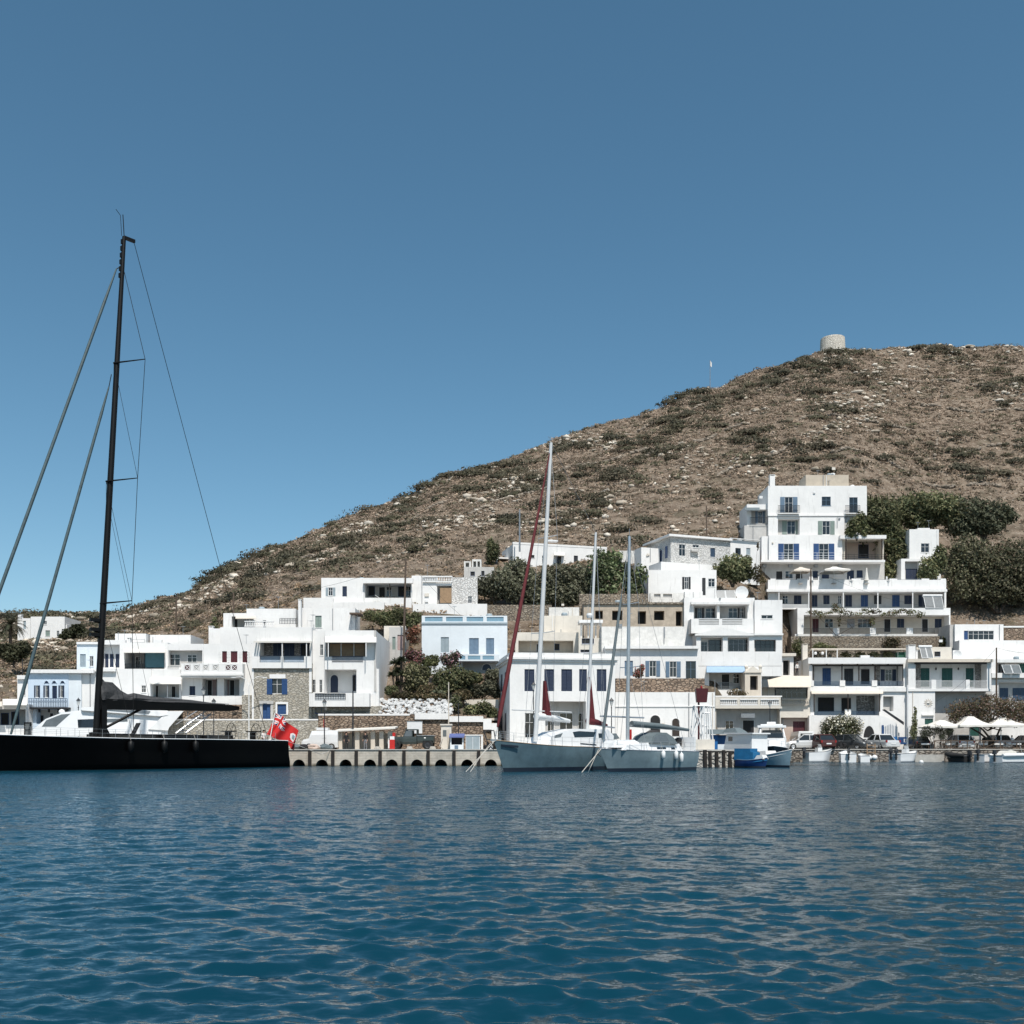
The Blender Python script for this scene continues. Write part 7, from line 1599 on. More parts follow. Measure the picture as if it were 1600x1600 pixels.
S1.cabwin([(890, 1161), (915, 1163), (915, 1165), (890, 1163)], 'port_light'); S1.cabin([(930, 1148), (952, 1146), (956, 1154), (934, 1158)], 1.2, 'spray_hood', 'canvas_grey', .8)
S1.stanch(.03, .97, 12, .95); S1.part(MB().box(S1.len / 2 - .9, S1.len / 2 + .3, -.14, .14, 3.1, 3.3), 'bow_roller', 'alu')
an = MB(); c = Vector((S1.len / 2 + .25, 0, 2.95)); an.tube(c + Vector((-.6, 0, .25)), c + Vector((.3, 0, -.3)), .06).tube(c + Vector((.3, 0, -.3)), c + Vector((.1, .4, -.75)), .07, .03).tube(c + Vector((.3, 0, -.3)), c + Vector((.1, -.4, -.75)), .07, .03); S1.part(an, 'anchor', 'iron_dark')
for yy, px in ((.3, 728), (-.3, 735)): S1.line('mooring_line', [Vector((S1.len / 2, yy * .5, 3.1)), Vector(S1.pt(752, 1180, yy)), S1.pt(px, 1206, yy)], .035, 'rope')
# ---- grey sloop
S2 = Boat('sailing_yacht', 'pale grey sloop with a bare grey mast, dark spray hood and white fenders', 'yacht', (936, 102.5), (1074, 112.5))
S2.hull(4.3, 2.35, 2.1, 2.0, 'hull_grey', 'deck_white', .9, .10, .02, .75, 'boot_dark', 'alu', .55, .1, .84, bh=.36)
b_, t_ = rig(S2, (980.5, 1160), (983.5, 838), .2, 'alu', ((.38, 1.35), (.68, 1.05)), .03, 1.9)
S2.part(MB().tube(t_, t_ + Vector((0, 0, .8)), .03), 'masthead', 'metal_grey')
bo = Vector((S2.len / 2 - .3, 0, 2.4)); S2.line('forestay', [bo, t_], .03, 'metal_grey'); S2.part(MB().path([bo.lerp(t_, .04), bo.lerp(t_, .12), bo.lerp(t_, .66), bo.lerp(t_, .72)], [.07, .16, .14, .05], 8), 'furled_sail', 'canvas_grey', True)
S2.line('backstay', [t_, Vector((-S2.len / 2 + .2, 0, 2.1))], .018, 'metal_grey')
a, e = S2.pt(984, 1134), S2.pt(1076, 1141); S2.part(MB().path([a, e], .12, 8), 'boom', 'alu'); S2.part(MB().path([a.lerp(e, .03) + Vector((0, 0, .22)), a.lerp(e, .5) + Vector((0, 0, .2)), e + Vector((0, 0, .05))], [.32, .3, .14], 8), 'sail_cover', 'canvas_grey', True)
S2.part(MB().tube(S2.pt(938, 1119, -1.2), S2.pt(1006, 1121.5, -1.2), .09, n=6), 'spinnaker_pole', 'alu'); S2.part(MB().tube(S2.pt(944, 1135, -1.2), S2.pt(960, 1137, -1.2), .08, n=6), 'boat_hook', 'alu')
S2.cabin([(958, 1172), (966, 1164), (1004, 1160), (1048, 1162), (1052, 1174)], 1.3, 'coach_roof', 'gel_white', .86); S2.cabwin([(1012, 1167.5), (1026, 1167.5), (1026, 1170.5), (1012, 1170.5)]); S2.cabwin([(1034, 1168), (1040, 1168), (1040, 1171), (1034, 1171)])
S2.cabin([(1000, 1161), (1006, 1150), (1016, 1144.5), (1028, 1145), (1038, 1153), (1042, 1163)], 1.45, 'spray_hood', 'canvas_grey', .8); S2.cabwin([(1004, 1160), (1008, 1152), (1016, 1148), (1026, 1149), (1030, 1160)], mat='panel_glass')
S2.part(MB().path([S2.pt(1000, 1161, y_) if False else S2.pt(x, y, -1.5) for x, y in ((1000, 1161), (1006, 1149), (1016, 1143.5), (1028, 1144), (1040, 1158), (1046, 1163))], .2, 6), 'hood_frame', 'canvas_black', True)
S2.cabin([(948, 1168), (953, 1157), (985, 1156), (990, 1160), (988, 1168)], 1.0, 'upturned_dinghy', 'fender_white', .55)
S2.stanch(.03, .97, 10, .95)
for x, y0, y1 in ((1033, 1173, 1186), (1054, 1173, 1187), (1061.5, 1176, 1192)): S2.fender(x, y0, y1, 1)
S2.part(MB().box(-S2.len / 2 + .1, -S2.len / 2 + .4, -1.2, 1.2, 2.0, 3.6), 'stern_arch', 'gel_white'); q = S2.pt(986, 1150, -1.6); S2.part(MB().box(q.x - .12, q.x + .12, -1.75, -1.6, q.z - .8, q.z + .7), 'life_raft', 'red')
S2.part(MB().lathe([(.0, -.5), (.35, -.45), (.4, .4), (.1, .55), (0, .55)], 8, S2.pt(1060, 1160, -.6)), 'helm', 'dark')
for yy, px in ((.3, 909), (-.3, 919)): S2.line('mooring_line', [Vector((S2.len / 2 - .1, yy * .5, 2.3)), S2.pt(px, 1207, yy)], .04, 'rope')
for nm, B, px in (('anchor', S2, 936),):
    c = Vector((S2.len / 2 + .1, 0, 2.15)); S2.part(MB().tube(c + Vector((-.5, 0, .2)), c + Vector((.2, 0, -.3)), .06).tube(c + Vector((.2, 0, -.3)), c + Vector((0, .35, -.6)), .06, .03).tube(c + Vector((.2, 0, -.3)), c + Vector((0, -.35, -.6)), .06, .03), 'anchor', 'iron_dark')
# ---- fishing boats by the pier
B1 = Boat('fishing_boat', 'small dark blue wooden boat with a bright blue box cabin, moored by the piles', 'boat', (1200, 122.4), (1153, 125.6))
B1.hull(2.3, 1.25, .95, 1.05, 'boat_blue', 'boat_teal', .5, .09, -.02, .5, 'boot_dark', 'slate_blue', .5, .3, .8)
B1.cabin([(1152.5, 1187), (1153, 1169.5), (1178, 1169.5), (1178, 1175), (1182, 1175.5), (1182, 1187)], .75, 'cabin', 'boat_teal', .97); B1.cabin([(1176, 1175.6), (1181, 1175.6), (1181, 1184), (1178, 1184)], .6, 'cabin_front', 'dark', 1)
B1.cabin([(1182.3, 1186), (1186, 1180), (1194, 1180), (1197, 1186)], .5, 'foredeck_box', 'cloth_white', .9)
B1.line('mooring_line', [Vector((-B1.len / 2, 0, 1.1)), Vector((-B1.len / 2 - 1.0, .5, .8)), Vector((-B1.len / 2 - 3.1, 1.2, 2.1))], .06, 'rope')
wr = MB()
for k in range(12): wr.tube((-B1.len / 2 + .25 + .3 * math.cos(k * math.pi / 6), 1.0, .9 + .3 * math.sin(k * math.pi / 6)), (-B1.len / 2 + .25 + .3 * math.cos((k + 1) * math.pi / 6), 1.0, .9 + .3 * math.sin((k + 1) * math.pi / 6)), .07, n=5)
B1.part(wr, 'life_ring', 'slate_blue')
B2 = Boat('fishing_boat', 'pale blue wooden fishing boat with a boxy white wheelhouse, bow to the right', 'boat', (1238, 126), (1148, 136))
B2.hull(3.4, 2.25, 1.3, 1.7, 'hull_pale_blue', 'deck_white', .6, .05, 0, .6, 'boot_dark', 'white_trim', .5, .35, .82, bh=.28)
B2.cabin([(1142, 1174), (1147, 1147.5), (1187, 1147), (1187, 1174)], 1.3, 'wheelhouse', 'gel_white', .96); B2.cabwin([(1150, 1151), (1156.5, 1151), (1156.5, 1158), (1150, 1158)]); B2.cabin([(1144, 1147.4), (1145, 1145), (1190, 1145), (1190, 1147)], 1.45, 'wheelhouse_roof', 'gel_white', 1)
B2.cabin([(1190, 1182), (1194, 1174), (1204, 1173), (1206, 1182)], .9, 'hatch_box', 'cloth_white', .9); B2.cabin([(1136, 1145), (1139, 1139), (1152, 1137), (1158, 1142), (1160, 1145)], .9, 'net_heap', 'canvas_grey', .5)
B2.line('rub_strake', [B2.edge(t / 20, 1) + Vector((0, .03, -.38 - .1 * (1 - t / 20))) for t in range(1, 21)], .05, 'boot_dark')
B3 = Boat('motor_boat', 'white motor cruiser seen bow on, with a hardtop, raked windscreen and dark hull', 'boat', (1209, 138), (1203, 151))
B3.hull(4.6, 2.7, 2.3, 1.7, 'boot_dark', 'gel_white', .8, .1, 0, .9, 'boot_dark', 'gel_white', .45, .05, .8)
q = B3.S
B3.cabin([(1205, 1163), (1207.5, 1156), (1204.5, 1152), (1203, 1152), (1203, 1164)], 2.1, 'foredeck', 'gel_white', .9) if False else None
L_ = B3.len
B3.part(MB().add([(L_ * .40, -.5, 2.6), (L_ * .40, .5, 2.6), (L_ * .2, 1.9, 2.5), (L_ * .2, -1.9, 2.5), (L_ * .30, -.5, 3.5), (L_ * .30, .5, 3.5), (L_ * .12, 1.6, 3.8), (L_ * .12, -1.6, 3.8)], [(0, 3, 2, 1), (4, 5, 6, 7), (0, 1, 5, 4), (1, 2, 6, 5), (2, 3, 7, 6), (3, 0, 4, 7)]), 'coach_roof', 'gel_white')
B3.part(MB().box(-L_ * .4, L_ * .12, -1.9, 1.9, 2.2, 3.8), 'cockpit', 'gel_white')
B3.part(MB().add([(L_ * .11, -1.55, 3.82), (L_ * .11, 1.55, 3.82), (L_ * .0, 1.3, 4.95), (L_ * .0, -1.3, 4.95), (L_ * .10, -1.55, 3.82), (L_ * .10, 1.55, 3.82), (-L_ * .01, 1.3, 4.95), (-L_ * .01, -1.3, 4.95)], [(0, 1, 2, 3), (7, 6, 5, 4), (0, 4, 5, 1), (1, 5, 6, 2), (2, 6, 7, 3), (3, 7, 4, 0)]), 'windscreen', 'car_glass')
for sg in (1, -1): B3.part(MB().tube((L_ * .115, sg * 1.75, 3.8), (-L_ * .02, sg * 1.5, 5.3), .11, n=6).tube((-L_ * .3, sg * 1.8, 3.8), (-L_ * .25, sg * 1.6, 5.3), .1, n=6), 'hardtop_frame', 'gel_white')
B3.part(MB().box(-L_ * .34, L_ * .02, -1.95, 1.95, 5.3, 5.62).box(-L_ * .3, -L_ * .02, -1.5, 1.5, 5.621, 5.8), 'hardtop', 'gel_white'); B3.part(MB().box(-L_ * .2, -L_ * .1, -.6, .6, 5.82, 6.15), 'radar', 'gel_white')
B3.stanch(.03, .6, 6, .8)
# ---- small boats along the village quay
def outboard(B, y=0.0, x=None, up=0.0):
    x = -B.len / 2 - .1 if x is None else x; mb = MB(); z = B.sh(1) + .1
    p = B.part(MB().add([(x - .62, y - .24, z + .1), (x + .05, y - .26, z + .05), (x + .05, y + .26, z + .05), (x - .62, y + .24, z + .1), (x - .5, y - .17, z + .75), (x - .02, y - .2, z + .8), (x - .02, y + .2, z + .8), (x - .5, y + .17, z + .75)], [(0, 3, 2, 1), (4, 5, 6, 7), (0, 1, 5, 4), (1, 2, 6, 5), (2, 3, 7, 6), (3, 0, 4, 7)]), 'outboard_motor', 'iron_dark')
    B.part(MB().box(x - .42, x - .12, y - .09, y + .09, z - 1.15, z + .12).box(x - .6, x - .05, y - .2, y + .2, z - .7, z - .62), 'motor_leg', 'iron_dark', parent=p)
def skiff(label, bow, stern, Bm=2.2, fb=1.0, console=True, mat='gel_white', motors=(0,), name='motor_boat', tube=False, ob=True):
    B = Boat(name, label, 'boat', bow, stern, 'small boats along the village quay'); B.hull(Bm, fb * 1.35, fb, fb * .95, mat, 'deck_white', .4, .12, 0, .88, 'boot_dark', 'metal_grey', .45, .4, .95, bh=.08)
    if tube:
        for sg in (1, -1): B.part(MB().path([B.edge(t / 12, sg) + Vector((0, 0, .0)) for t in range(13)], [.1] + [.34] * 11 + [.26], 9), 'air_tube', mat, True)
    if console: B.part(MB().box(-.5, .35, -.45, .45, fb * .5, fb + .75).add([(.3, -.42, fb + .75), (.3, .42, fb + .75), (.05, .4, fb + 1.35), (.05, -.4, fb + 1.35), (.26, -.42, fb + .75), (.26, .42, fb + .75), (.01, .4, fb + 1.35), (.01, -.4, fb + 1.35)], [(0, 1, 2, 3), (7, 6, 5, 4), (0, 4, 5, 1), (1, 5, 6, 2), (2, 6, 7, 3), (3, 7, 4, 0)]), 'console', 'gel_white')
    for f in (.35, .72): B.part(MB().box(B.len * (.5 - f) - .2, B.len * (.5 - f) + .2, -Bm * .38, Bm * .38, fb * .62, fb * .7), 'thwart', 'deck_white')
    if ob:
        for y in motors: outboard(B, y)
    return B
skiff('white open boat with a grey outboard, below the silver hatchback', (1300, 178.2), (1259, 176.6), 2.3, 1.75)
skiff('white dinghy moored stern out with a big dark outboard, below the dark grey car', (1322, 178.9), (1326, 173.6), 2.9, 1.5, False)
skiff('small white rowing boat beside the dinghy with the big outboard', (1346, 178.6), (1352, 175), 1.8, 1.15, False, ob=False)
skiff('white speedboat with two dark outboards and a small windscreen, left of the mooring buoy', (1432, 178.6), (1398, 174.5), 2.6, 1.5, True, motors=(-.5, .5))
skiff('dark grey inflatable boat with an outboard, below the middle parasol', (1478, 177), (1512, 173.5), 2.2, 1.15, False, 'rubber', tube=True)
skiff('long low white boat lying behind the right hand inflatable', (1592, 179.2), (1530, 173.5), 2.3, 1.4, False)
B = skiff('white inflatable with a covered console and a large black outboard at the right edge', (1640, 178), (1556, 170.2), 2.8, 1.25, False, 'fender_white', tube=True)
B.cabin([(1562, 1184), (1566, 1174), (1574, 1171.5), (1582, 1174), (1585, 1186), (1575, 1190)], .8, 'console_cover', 'canvas_white', .8); B.cabin([(1568, 1160), (1572, 1157), (1612, 1157), (1616, 1160)], 1.4, 'bimini_top', 'canvas_black', .9)
B.line('bimini_pole', [B.pt(1592, 1159, -1), B.pt(1600, 1186, -1)], .05, 'alu'); B.line('bimini_pole', [B.pt(1592, 1159, 1), B.pt(1600, 1186, 1)], .05, 'alu')
for px, d_, lab in ((1439.5, 172, 'white round mooring buoy floating right of the speedboat'), (1358, 178.9, 'left white ball fender hanging on the village quay by the ladder'), (1366.5, 178.9, 'right white ball fender hanging on the village quay by the ladder')):
    zc = 0.05 if d_ < 175 else .75; o = MB().ico((0, 0, 0), (.36, .36, .36) if d_ < 175 else (.5, .5, .5), 2).build('buoy', 'fender_white', None, True); o.location = (X_(px, d_), d_, zc); tag(o, lab, 'buoy')
t = thing('quay_ladder', 'short tan wooden ladder leaning at the village quay edge', 'ladder', (X_(1361, 179.2), 179.2, .6))
for a in (-.7, .7): MB().box(a - .07, a + .07, -.06, .06, -.3, 2.6).build('side_rail', 'wood_tan', t)
for k in range(4): MB().box(-.62, .62, -.04, .04, .3 + k * .65, .42 + k * .65).build('rung', 'wood_tan', t)
# ------------------------------------------------------------------ vehicles
def wheel(t, x, y, r, w_=.2, rim='alu'):
    ty = MB(); pr = [(r * .62, -w_ / 2), (r * .95, -w_ / 2), (r, -w_ * .3), (r, w_ * .3), (r * .95, w_ / 2), (r * .62, w_ / 2)]; ty.lathe(pr, 18)
    rm = MB().lathe([(0, -w_ * .3), (r * .2, -w_ * .42), (r * .3, -w_ * .3), (r * .6, -w_ * .38), (r * .64, -w_ * .45), (r * .64, w_ * .45), (r * .6, w_ * .38), (r * .3, w_ * .3), (r * .2, w_ * .42), (0, w_ * .3)], 16)
    wt = None
    for mb, nm, mt_ in ((ty, 'wheel', 'rubber'), (rm, 'rim', rim)):
        mb.v = [(a + x, c + y, b_ + r) for a, b_, c in [(v[0], v[1], v[2]) for v in mb.v]]
        o = mb.build(nm, mt_, wt or t, True)
        if wt is None: wt = o
def loft(mb, secs):
    """sections (x, half width, z low, z high, top half width), closed at both ends"""
    vs = []
    for x, w_, z0, z1, wt in secs: vs += [(x, -w_ * .92, z0), (x, -w_, z0 + (z1 - z0) * .3), (x, -w_, z0 + (z1 - z0) * .75), (x, -wt, z1), (x, wt, z1), (x, w_, z0 + (z1 - z0) * .75), (x, w_, z0 + (z1 - z0) * .3), (x, w_ * .92, z0)]
    n_ = len(secs); fs_ = []
    for i in range(n_ - 1):
        for j in range(8): a, b_ = i * 8 + j, i * 8 + (j + 1) % 8; fs_.append((a, b_, b_ + 8, a + 8))
    fs_ += [tuple(range(7, -1, -1)), tuple(range((n_ - 1) * 8, n_ * 8))]; return mb.add(vs, fs_)
def car(label, px, d, yaw, mat, k=1.75, cat='car', group='cars parked along the village quay', style='hatch', z=QZ + .012, name='parked_car'):
    t = thing(name, label, cat, (X_(px, d), d, z), yaw, group); t.scale = (k, k, k)
    if style == 'van':
        loft(MB(), S_ := [(2.1, .7, .35, .75, .66), (2.0, .82, .25, .95, .78), (1.35, .86, .22, 1.02, .82), (.9, .87, .22, 1.85, .74), (-2.0, .87, .22, 1.9, .76), (-2.1, .84, .3, 1.85, .74)]).build('body', mat, t) if False else None
        loft_b = loft(MB(), [(2.1, .7, .35, .75, .66), (2.0, .82, .25, .95, .78), (1.35, .86, .22, 1.02, .82), (.8, .87, .22, 1.82, .74), (-2.0, .87, .22, 1.88, .76), (-2.1, .84, .3, 1.84, .74)]); loft_b.build('body', mat, t)
        for sg in (1, -1): MB().add([(1.25, .845 * sg, 1.05), (.2, .875 * sg, 1.05), (.2, .80 * sg, 1.62), (.85, .80 * sg, 1.62), (1.25, .80 * sg, 1.05), (.2, .80 * sg, 1.05), (.2, .75 * sg, 1.62), (.85, .75 * sg, 1.62)], [(0, 1, 2, 3), (7, 6, 5, 4), (0, 4, 5, 1), (1, 5, 6, 2), (2, 6, 7, 3), (3, 7, 4, 0)]).build('side_window', 'car_glass', t)
        MB().add([(1.36, -.7, 1.08), (1.36, .7, 1.08), (.9, .62, 1.72), (.9, -.62, 1.72), (1.30, -.7, 1.08), (1.30, .7, 1.08), (.84, .62, 1.72), (.84, -.62, 1.72)], [(0, 1, 2, 3), (7, 6, 5, 4), (0, 4, 5, 1), (1, 5, 6, 2), (2, 6, 7, 3), (3, 7, 4, 0)]).build('windscreen', 'car_glass', t)
        MB().box(-2.13, -2.10, -.6, .6, 1.15, 1.65).build('rear_window', 'car_glass', t)
        wx = (1.35, -1.35)
    else:
        rr, rf, bl = (-1.75, .95, .92) if style == 'hatch' else (-1.35, .95, .90)
        end = -1.95 if style == 'hatch' else -2.25
        loft(MB(), [(2.0, .60, .3, .52, .55), (1.93, .76, .22, .66, .70), (1.6, .83, .2, .76, .74), (.95, .86, .2, .90, .80), (0, .87, .2, .92, .82), (rr, .86, .2, bl + .02, .80), (end + .06, .80, .24, .86, .74), (end, .72, .34, .70, .68)]).build('body', mat, t)
        gh = [(.95, .80, .9), (rr, .80, .92), (rr + .45, .62, 1.44), (.15, .63, 1.47)]
        MB().add([(x, -w_, z_) for x, w_, z_ in gh] + [(x, w_, z_) for x, w_, z_ in gh], [(0, 1, 2, 3), (7, 6, 5, 4), (0, 4, 5, 1), (1, 5, 6, 2), (2, 6, 7, 3), (3, 7, 4, 0)]).build('windows', 'car_glass', t)
        rf_ = MB(); rf_.add([(.22, -.66, 1.44), (.22, .66, 1.44), (rr + .38, .66, 1.41), (rr + .38, -.66, 1.41), (.05, -.56, 1.53), (.05, .56, 1.53), (rr + .5, .56, 1.50), (rr + .5, -.56, 1.50)], [(0, 3, 2, 1), (4, 5, 6, 7), (0, 1, 5, 4), (1, 2, 6, 5), (2, 3, 7, 6), (3, 0, 4, 7)])
        for sg in (1, -1):
            for a, b_ in (((.98, .82, .9), (.16, .655, 1.47)), ((rr - .02, .82, .9), (rr + .42, .645, 1.44)), ((-.35, .83, .92), (-.38, .65, 1.46))): rf_.tube((a[0], a[1] * sg, a[2]), (b_[0], b_[1] * sg, b_[2]), .045, n=5)
        rf_.build('roof', mat, t)
        wx = (1.28, -1.28 if style == 'hatch' else -1.35)
        MB().box(end - .03, end + .02, -.26, .26, .52, .64).build('number_plate', 'car_white', t); MB().box(1.97, 2.02, -.26, .26, .38, .48).build('number_plate', 'car_white', t)
    for sg in (1, -1):
        for x in wx: wheel(t, x, sg * .76, .31)
        MB().ico((1.86 if style != 'van' else 2.02, sg * .6, .62 if style != 'van' else .72), (.14, .14, .09), 2).build('headlight', 'lamp_clear', t); e = -1.95 if style == 'hatch' else (-2.1 if style == 'van' else -2.25)
        MB().box(e - .02, e + .1, sg * .72 - .07, sg * .72 + .07, .68, .9).build('tail_light', 'lamp_red', t); MB().box(.72, .92, sg * .88 - .02 * sg, sg * 1.0, .92, 1.05).build('wing_mirror', mat, t)
    return t
car('silver hatchback in profile in front of the pinkish garage wall', 1256, 183.5, math.pi, 'car_silver', 1.8)
car('white box van behind the silver hatchback', 1251, 187.2, math.pi * .5, 'car_white', 1.75, 'van', style='van', name='parked_van')
car('dark maroon hatchback seen from behind, between the silver hatchback and the oleander', 1281, 182.4, math.pi * .55, 'car_maroon', 1.8)
car('dark grey car parked at an angle before the oleander', 1330, 183.6, -math.pi * .30, 'car_grey', 1.8)
car('silver saloon seen from behind, beside the blue gate', 1374, 184.6, math.pi * .58, 'car_silver', 1.85, style='saloon')
car('dark car half hidden behind the white post, right of the blue panels', 1432, 186.5, math.pi * .5, 'car_grey', 1.6)
car('white car with its rear to the water under the left and middle parasols', 1498, 185.5, math.pi * .5, 'car_white', 1.75)
car('silver grey car under the right parasol', 1556, 186.2, math.pi * .5, 'car_silver', 1.75)
car('dark saloon at the right edge behind the parasols', 1602, 186.2, math.pi * .55, 'car_grey', 1.7)
# pickup truck on the quay
t = thing('pickup_truck', 'dark green vintage pickup truck with a cab and open bed, parked on the quay', 'pickup truck', (X_(645, 143.5), 143.5, QZ + .012), math.pi); t.scale = (1.62,) * 3
loft(MB(), [(2.0, .55, .62, 1.0, .5), (1.95, .72, .6, 1.06, .68), (1.2, .74, .6, 1.12, .72), (.75, .80, .5, 1.14, .78), (-.4, .8, .5, 1.14, .78)]).build('body', 'truck_green', t)
loft(MB(), [(-.45, .82, .6, 1.2, .82), (-1.85, .82, .6, 1.2, .82)]).build('bed', 'truck_green', t); MB().box(-1.9, -.42, -.86, -.78, 1.2, 1.26).box(-1.9, -.42, .78, .86, 1.2, 1.26).build('bed_rail', 'metal_grey', t)
cb = MB()
for sg in (1, -1):
    for a, b_ in (((.74, .74), (.52, .66)), ((-.02, .76), (-.02, .68)), ((-.42, .76), (-.42, .68))): cb.tube((a[0], a[1] * sg, 1.12), (b_[0], b_[1] * sg, 1.72), .045, n=5)
cb.box(-.46, .58, -.74, .74, 1.72, 1.79).add([(-.38, -.76, 1.14), (-.38, .76, 1.14), (-.38, .68, 1.72), (-.38, -.68, 1.72), (-.44, -.76, 1.14), (-.44, .76, 1.14), (-.44, .68, 1.72), (-.44, -.68, 1.72)], [(0, 1, 2, 3), (7, 6, 5, 4), (0, 4, 5, 1), (1, 5, 6, 2), (2, 6, 7, 3), (3, 7, 4, 0)])
cb.build('cab', 'truck_green', t)
for sg in (1, -1): MB().add([(.70, .735 * sg, 1.16), (.02, .745 * sg, 1.16), (.02, .685 * sg, 1.68), (.54, .675 * sg, 1.68), (.70, .715 * sg, 1.16), (.02, .725 * sg, 1.16), (.02, .665 * sg, 1.68), (.54, .655 * sg, 1.68)], [(0, 1, 2, 3), (7, 6, 5, 4), (0, 4, 5, 1), (1, 5, 6, 2), (2, 6, 7, 3), (3, 7, 4, 0)]).build('side_window', 'panel_glass', t)
MB().add([(.76, -.68, 1.15), (.76, .68, 1.15), (.56, .62, 1.7), (.56, -.62, 1.7), (.73, -.68, 1.15), (.73, .68, 1.15), (.53, .62, 1.7), (.53, -.62, 1.7)], [(0, 1, 2, 3), (7, 6, 5, 4), (0, 4, 5, 1), (1, 5, 6, 2), (2, 6, 7, 3), (3, 7, 4, 0)]).build('windscreen', 'car_glass', t)
for sg in (1, -1):
    MB().prism_y([(1.95, .62), (1.95, .98), (1.2, 1.0), (1.05, .62)], sg * .74, sg * .9).build('mudguard', 'truck_green', t); MB().prism_y([(-.95, .8), (-1.0, 1.12), (-1.72, 1.12), (-1.8, .8)], sg * .81, sg * .93).build('mudguard', 'truck_green', t)
    MB().ico((2.0, sg * .55, .88), (.06, .13, .13), 2).build('headlight', 'lamp_clear', t); MB().ico((-1.12, sg * .94, 1.02), (.1, .03, .07), 1).build('side_marker', 'lamp_clear', t)
    for x in (1.42, -1.36): wheel(t, x, sg * .78, .46, .26, 'iron_dark')
MB().box(1.9, 2.12, -.8, .8, .55, .7).build('bumper', 'metal_grey', t)
t = thing('parked_van', 'small white van parked by the red ensign on the quay', 'van', (X_(504, 143.5), 143.5, QZ + .012), math.pi); t.scale = (1.45,) * 3
loft(MB(), [(1.9, .66, .35, .8, .62), (1.7, .8, .25, 1.0, .76), (1.2, .84, .22, 1.08, .8), (.9, .84, .22, 1.82, .72), (-.9, .84, .22, 1.9, .74), (-1.6, .82, .25, 1.86, .74)]).build('body', 'car_white', t)
for sg in (1, -1):
    MB().add([(1.12, .83 * sg, 1.12), (-.5, .845 * sg, 1.12), (-.5, .775 * sg, 1.62), (.9, .77 * sg, 1.62), (1.12, .79 * sg, 1.12), (-.5, .80 * sg, 1.12), (-.5, .73 * sg, 1.62), (.9, .73 * sg, 1.62)], [(0, 1, 2, 3), (7, 6, 5, 4), (0, 4, 5, 1), (1, 5, 6, 2), (2, 6, 7, 3), (3, 7, 4, 0)]).build('side_window', 'panel_glass', t)
    for x in (1.15, -1.0): wheel(t, x, sg * .74, .32)
    MB().ico((1.82, sg * .5, .68), (.09, .12, .1), 2).build('headlight', 'lamp_clear', t)
MB().box(-.6, .5, -.5, .5, 1.91, 2.15).build('roof_box', 'car_white', t)
# scooters by the dark grey car
for k, (px, lab) in enumerate(((1304, 'black scooter parked between the maroon car and the dark grey car'), (1317, 'black scooter with a box, touching the dark grey car'))):
    t = thing('scooter', lab, 'scooter', (X_(px, 182.3), 182.3, QZ + .012), math.pi * (.7 + .5 * k), 'scooters on the village quay'); t.scale = (1.5,) * 3
    for x in (.62, -.62): wheel(t, x, 0, .24, .12)
    MB().add([(.62, -.05, .3), (.62, .05, .3), (.42, .05, 1.0), (.42, -.05, 1.0), (.5, -.14, .25), (.5, .14, .25), (.3, .14, .95), (.3, -.14, .95)], [(0, 1, 2, 3), (7, 6, 5, 4), (0, 4, 5, 1), (1, 5, 6, 2), (2, 6, 7, 3), (3, 7, 4, 0)]).box(-.2, .35, -.14, .14, .22, .3).build('front_shield', 'cloth_black', t)
    loft(MB(), [(-.1, .1, .35, .7, .1), (-.4, .17, .35, .78, .14), (-.85, .12, .45, .78, .1)]).build('seat', 'cloth_black', t); MB().tube((.4, -.32, 1.02), (.4, .32, 1.02), .025).build('handlebar', 'metal_grey', t)
    if k: MB().box(-1.0, -.72, -.18, .18, .8, 1.08).build('top_box', 'dark', t)
# ------------------------------------------------------------------ people
SK = dict(stand=[(0, 0, .95), (0, .0, 1.18), (0, 0, 1.38), (0, -.01, 1.49), (0, -.015, 1.56), (0, -.03, 1.66), (.17, 0, 1.41), (.24, .02, 1.14), (.25, -.08, .91), (.25, -.12, .82), (-.17, 0, 1.41), (-.24, .02, 1.14), (-.25, -.08, .91), (-.25, -.12, .82),
                 (.09, 0, .9), (.11, -.02, .5), (.12, .02, .1), (.13, -.15, .04), (-.09, 0, .9), (-.11, -.01, .5), (-.12, .03, .1), (-.13, -.14, .04)],
          walk=[(0, 0, .93), (0, -.03, 1.17), (0, -.06, 1.37), (0, -.09, 1.48), (0, -.10, 1.55), (0, -.13, 1.65), (.17, -.05, 1.4), (.23, .1, 1.16), (.23, .08, .92), (.23, .06, .83), (-.17, -.05, 1.4), (-.23, -.16, 1.15), (-.22, -.32, .98), (-.22, -.37, .9),
                (.09, 0, .9), (.1, -.2, .52), (.1, -.22, .1), (.1, -.38, .05), (-.09, 0, .9), (-.1, .08, .5), (-.1, .34, .16), (-.1, .24, .05)],
          sit=[(0, 0, .5), (0, .03, .74), (0, .02, .95), (0, -.01, 1.06), (0, -.02, 1.13), (0, -.05, 1.23), (.17, 0, .98), (.24, -.03, .72), (.19, -.26, .62), (.17, -.34, .6), (-.17, 0, .98), (-.24, -.03, .72), (-.19, -.26, .62), (-.17, -.34, .6),
               (.09, -.02, .48), (.12, -.42, .50), (.12, -.42, .1), (.13, -.57, .04), (-.09, -.02, .48), (-.12, -.42, .50), (-.12, -.40, .1), (-.13, -.55, .04)])
SE = [(0, 1), (1, 2), (2, 3), (3, 4), (4, 5), (2, 6), (6, 7), (7, 8), (8, 9), (2, 10), (10, 11), (11, 12), (12, 13), (0, 14), (14, 15), (15, 16), (16, 17), (0, 18), (18, 19), (19, 20), (20, 21)]
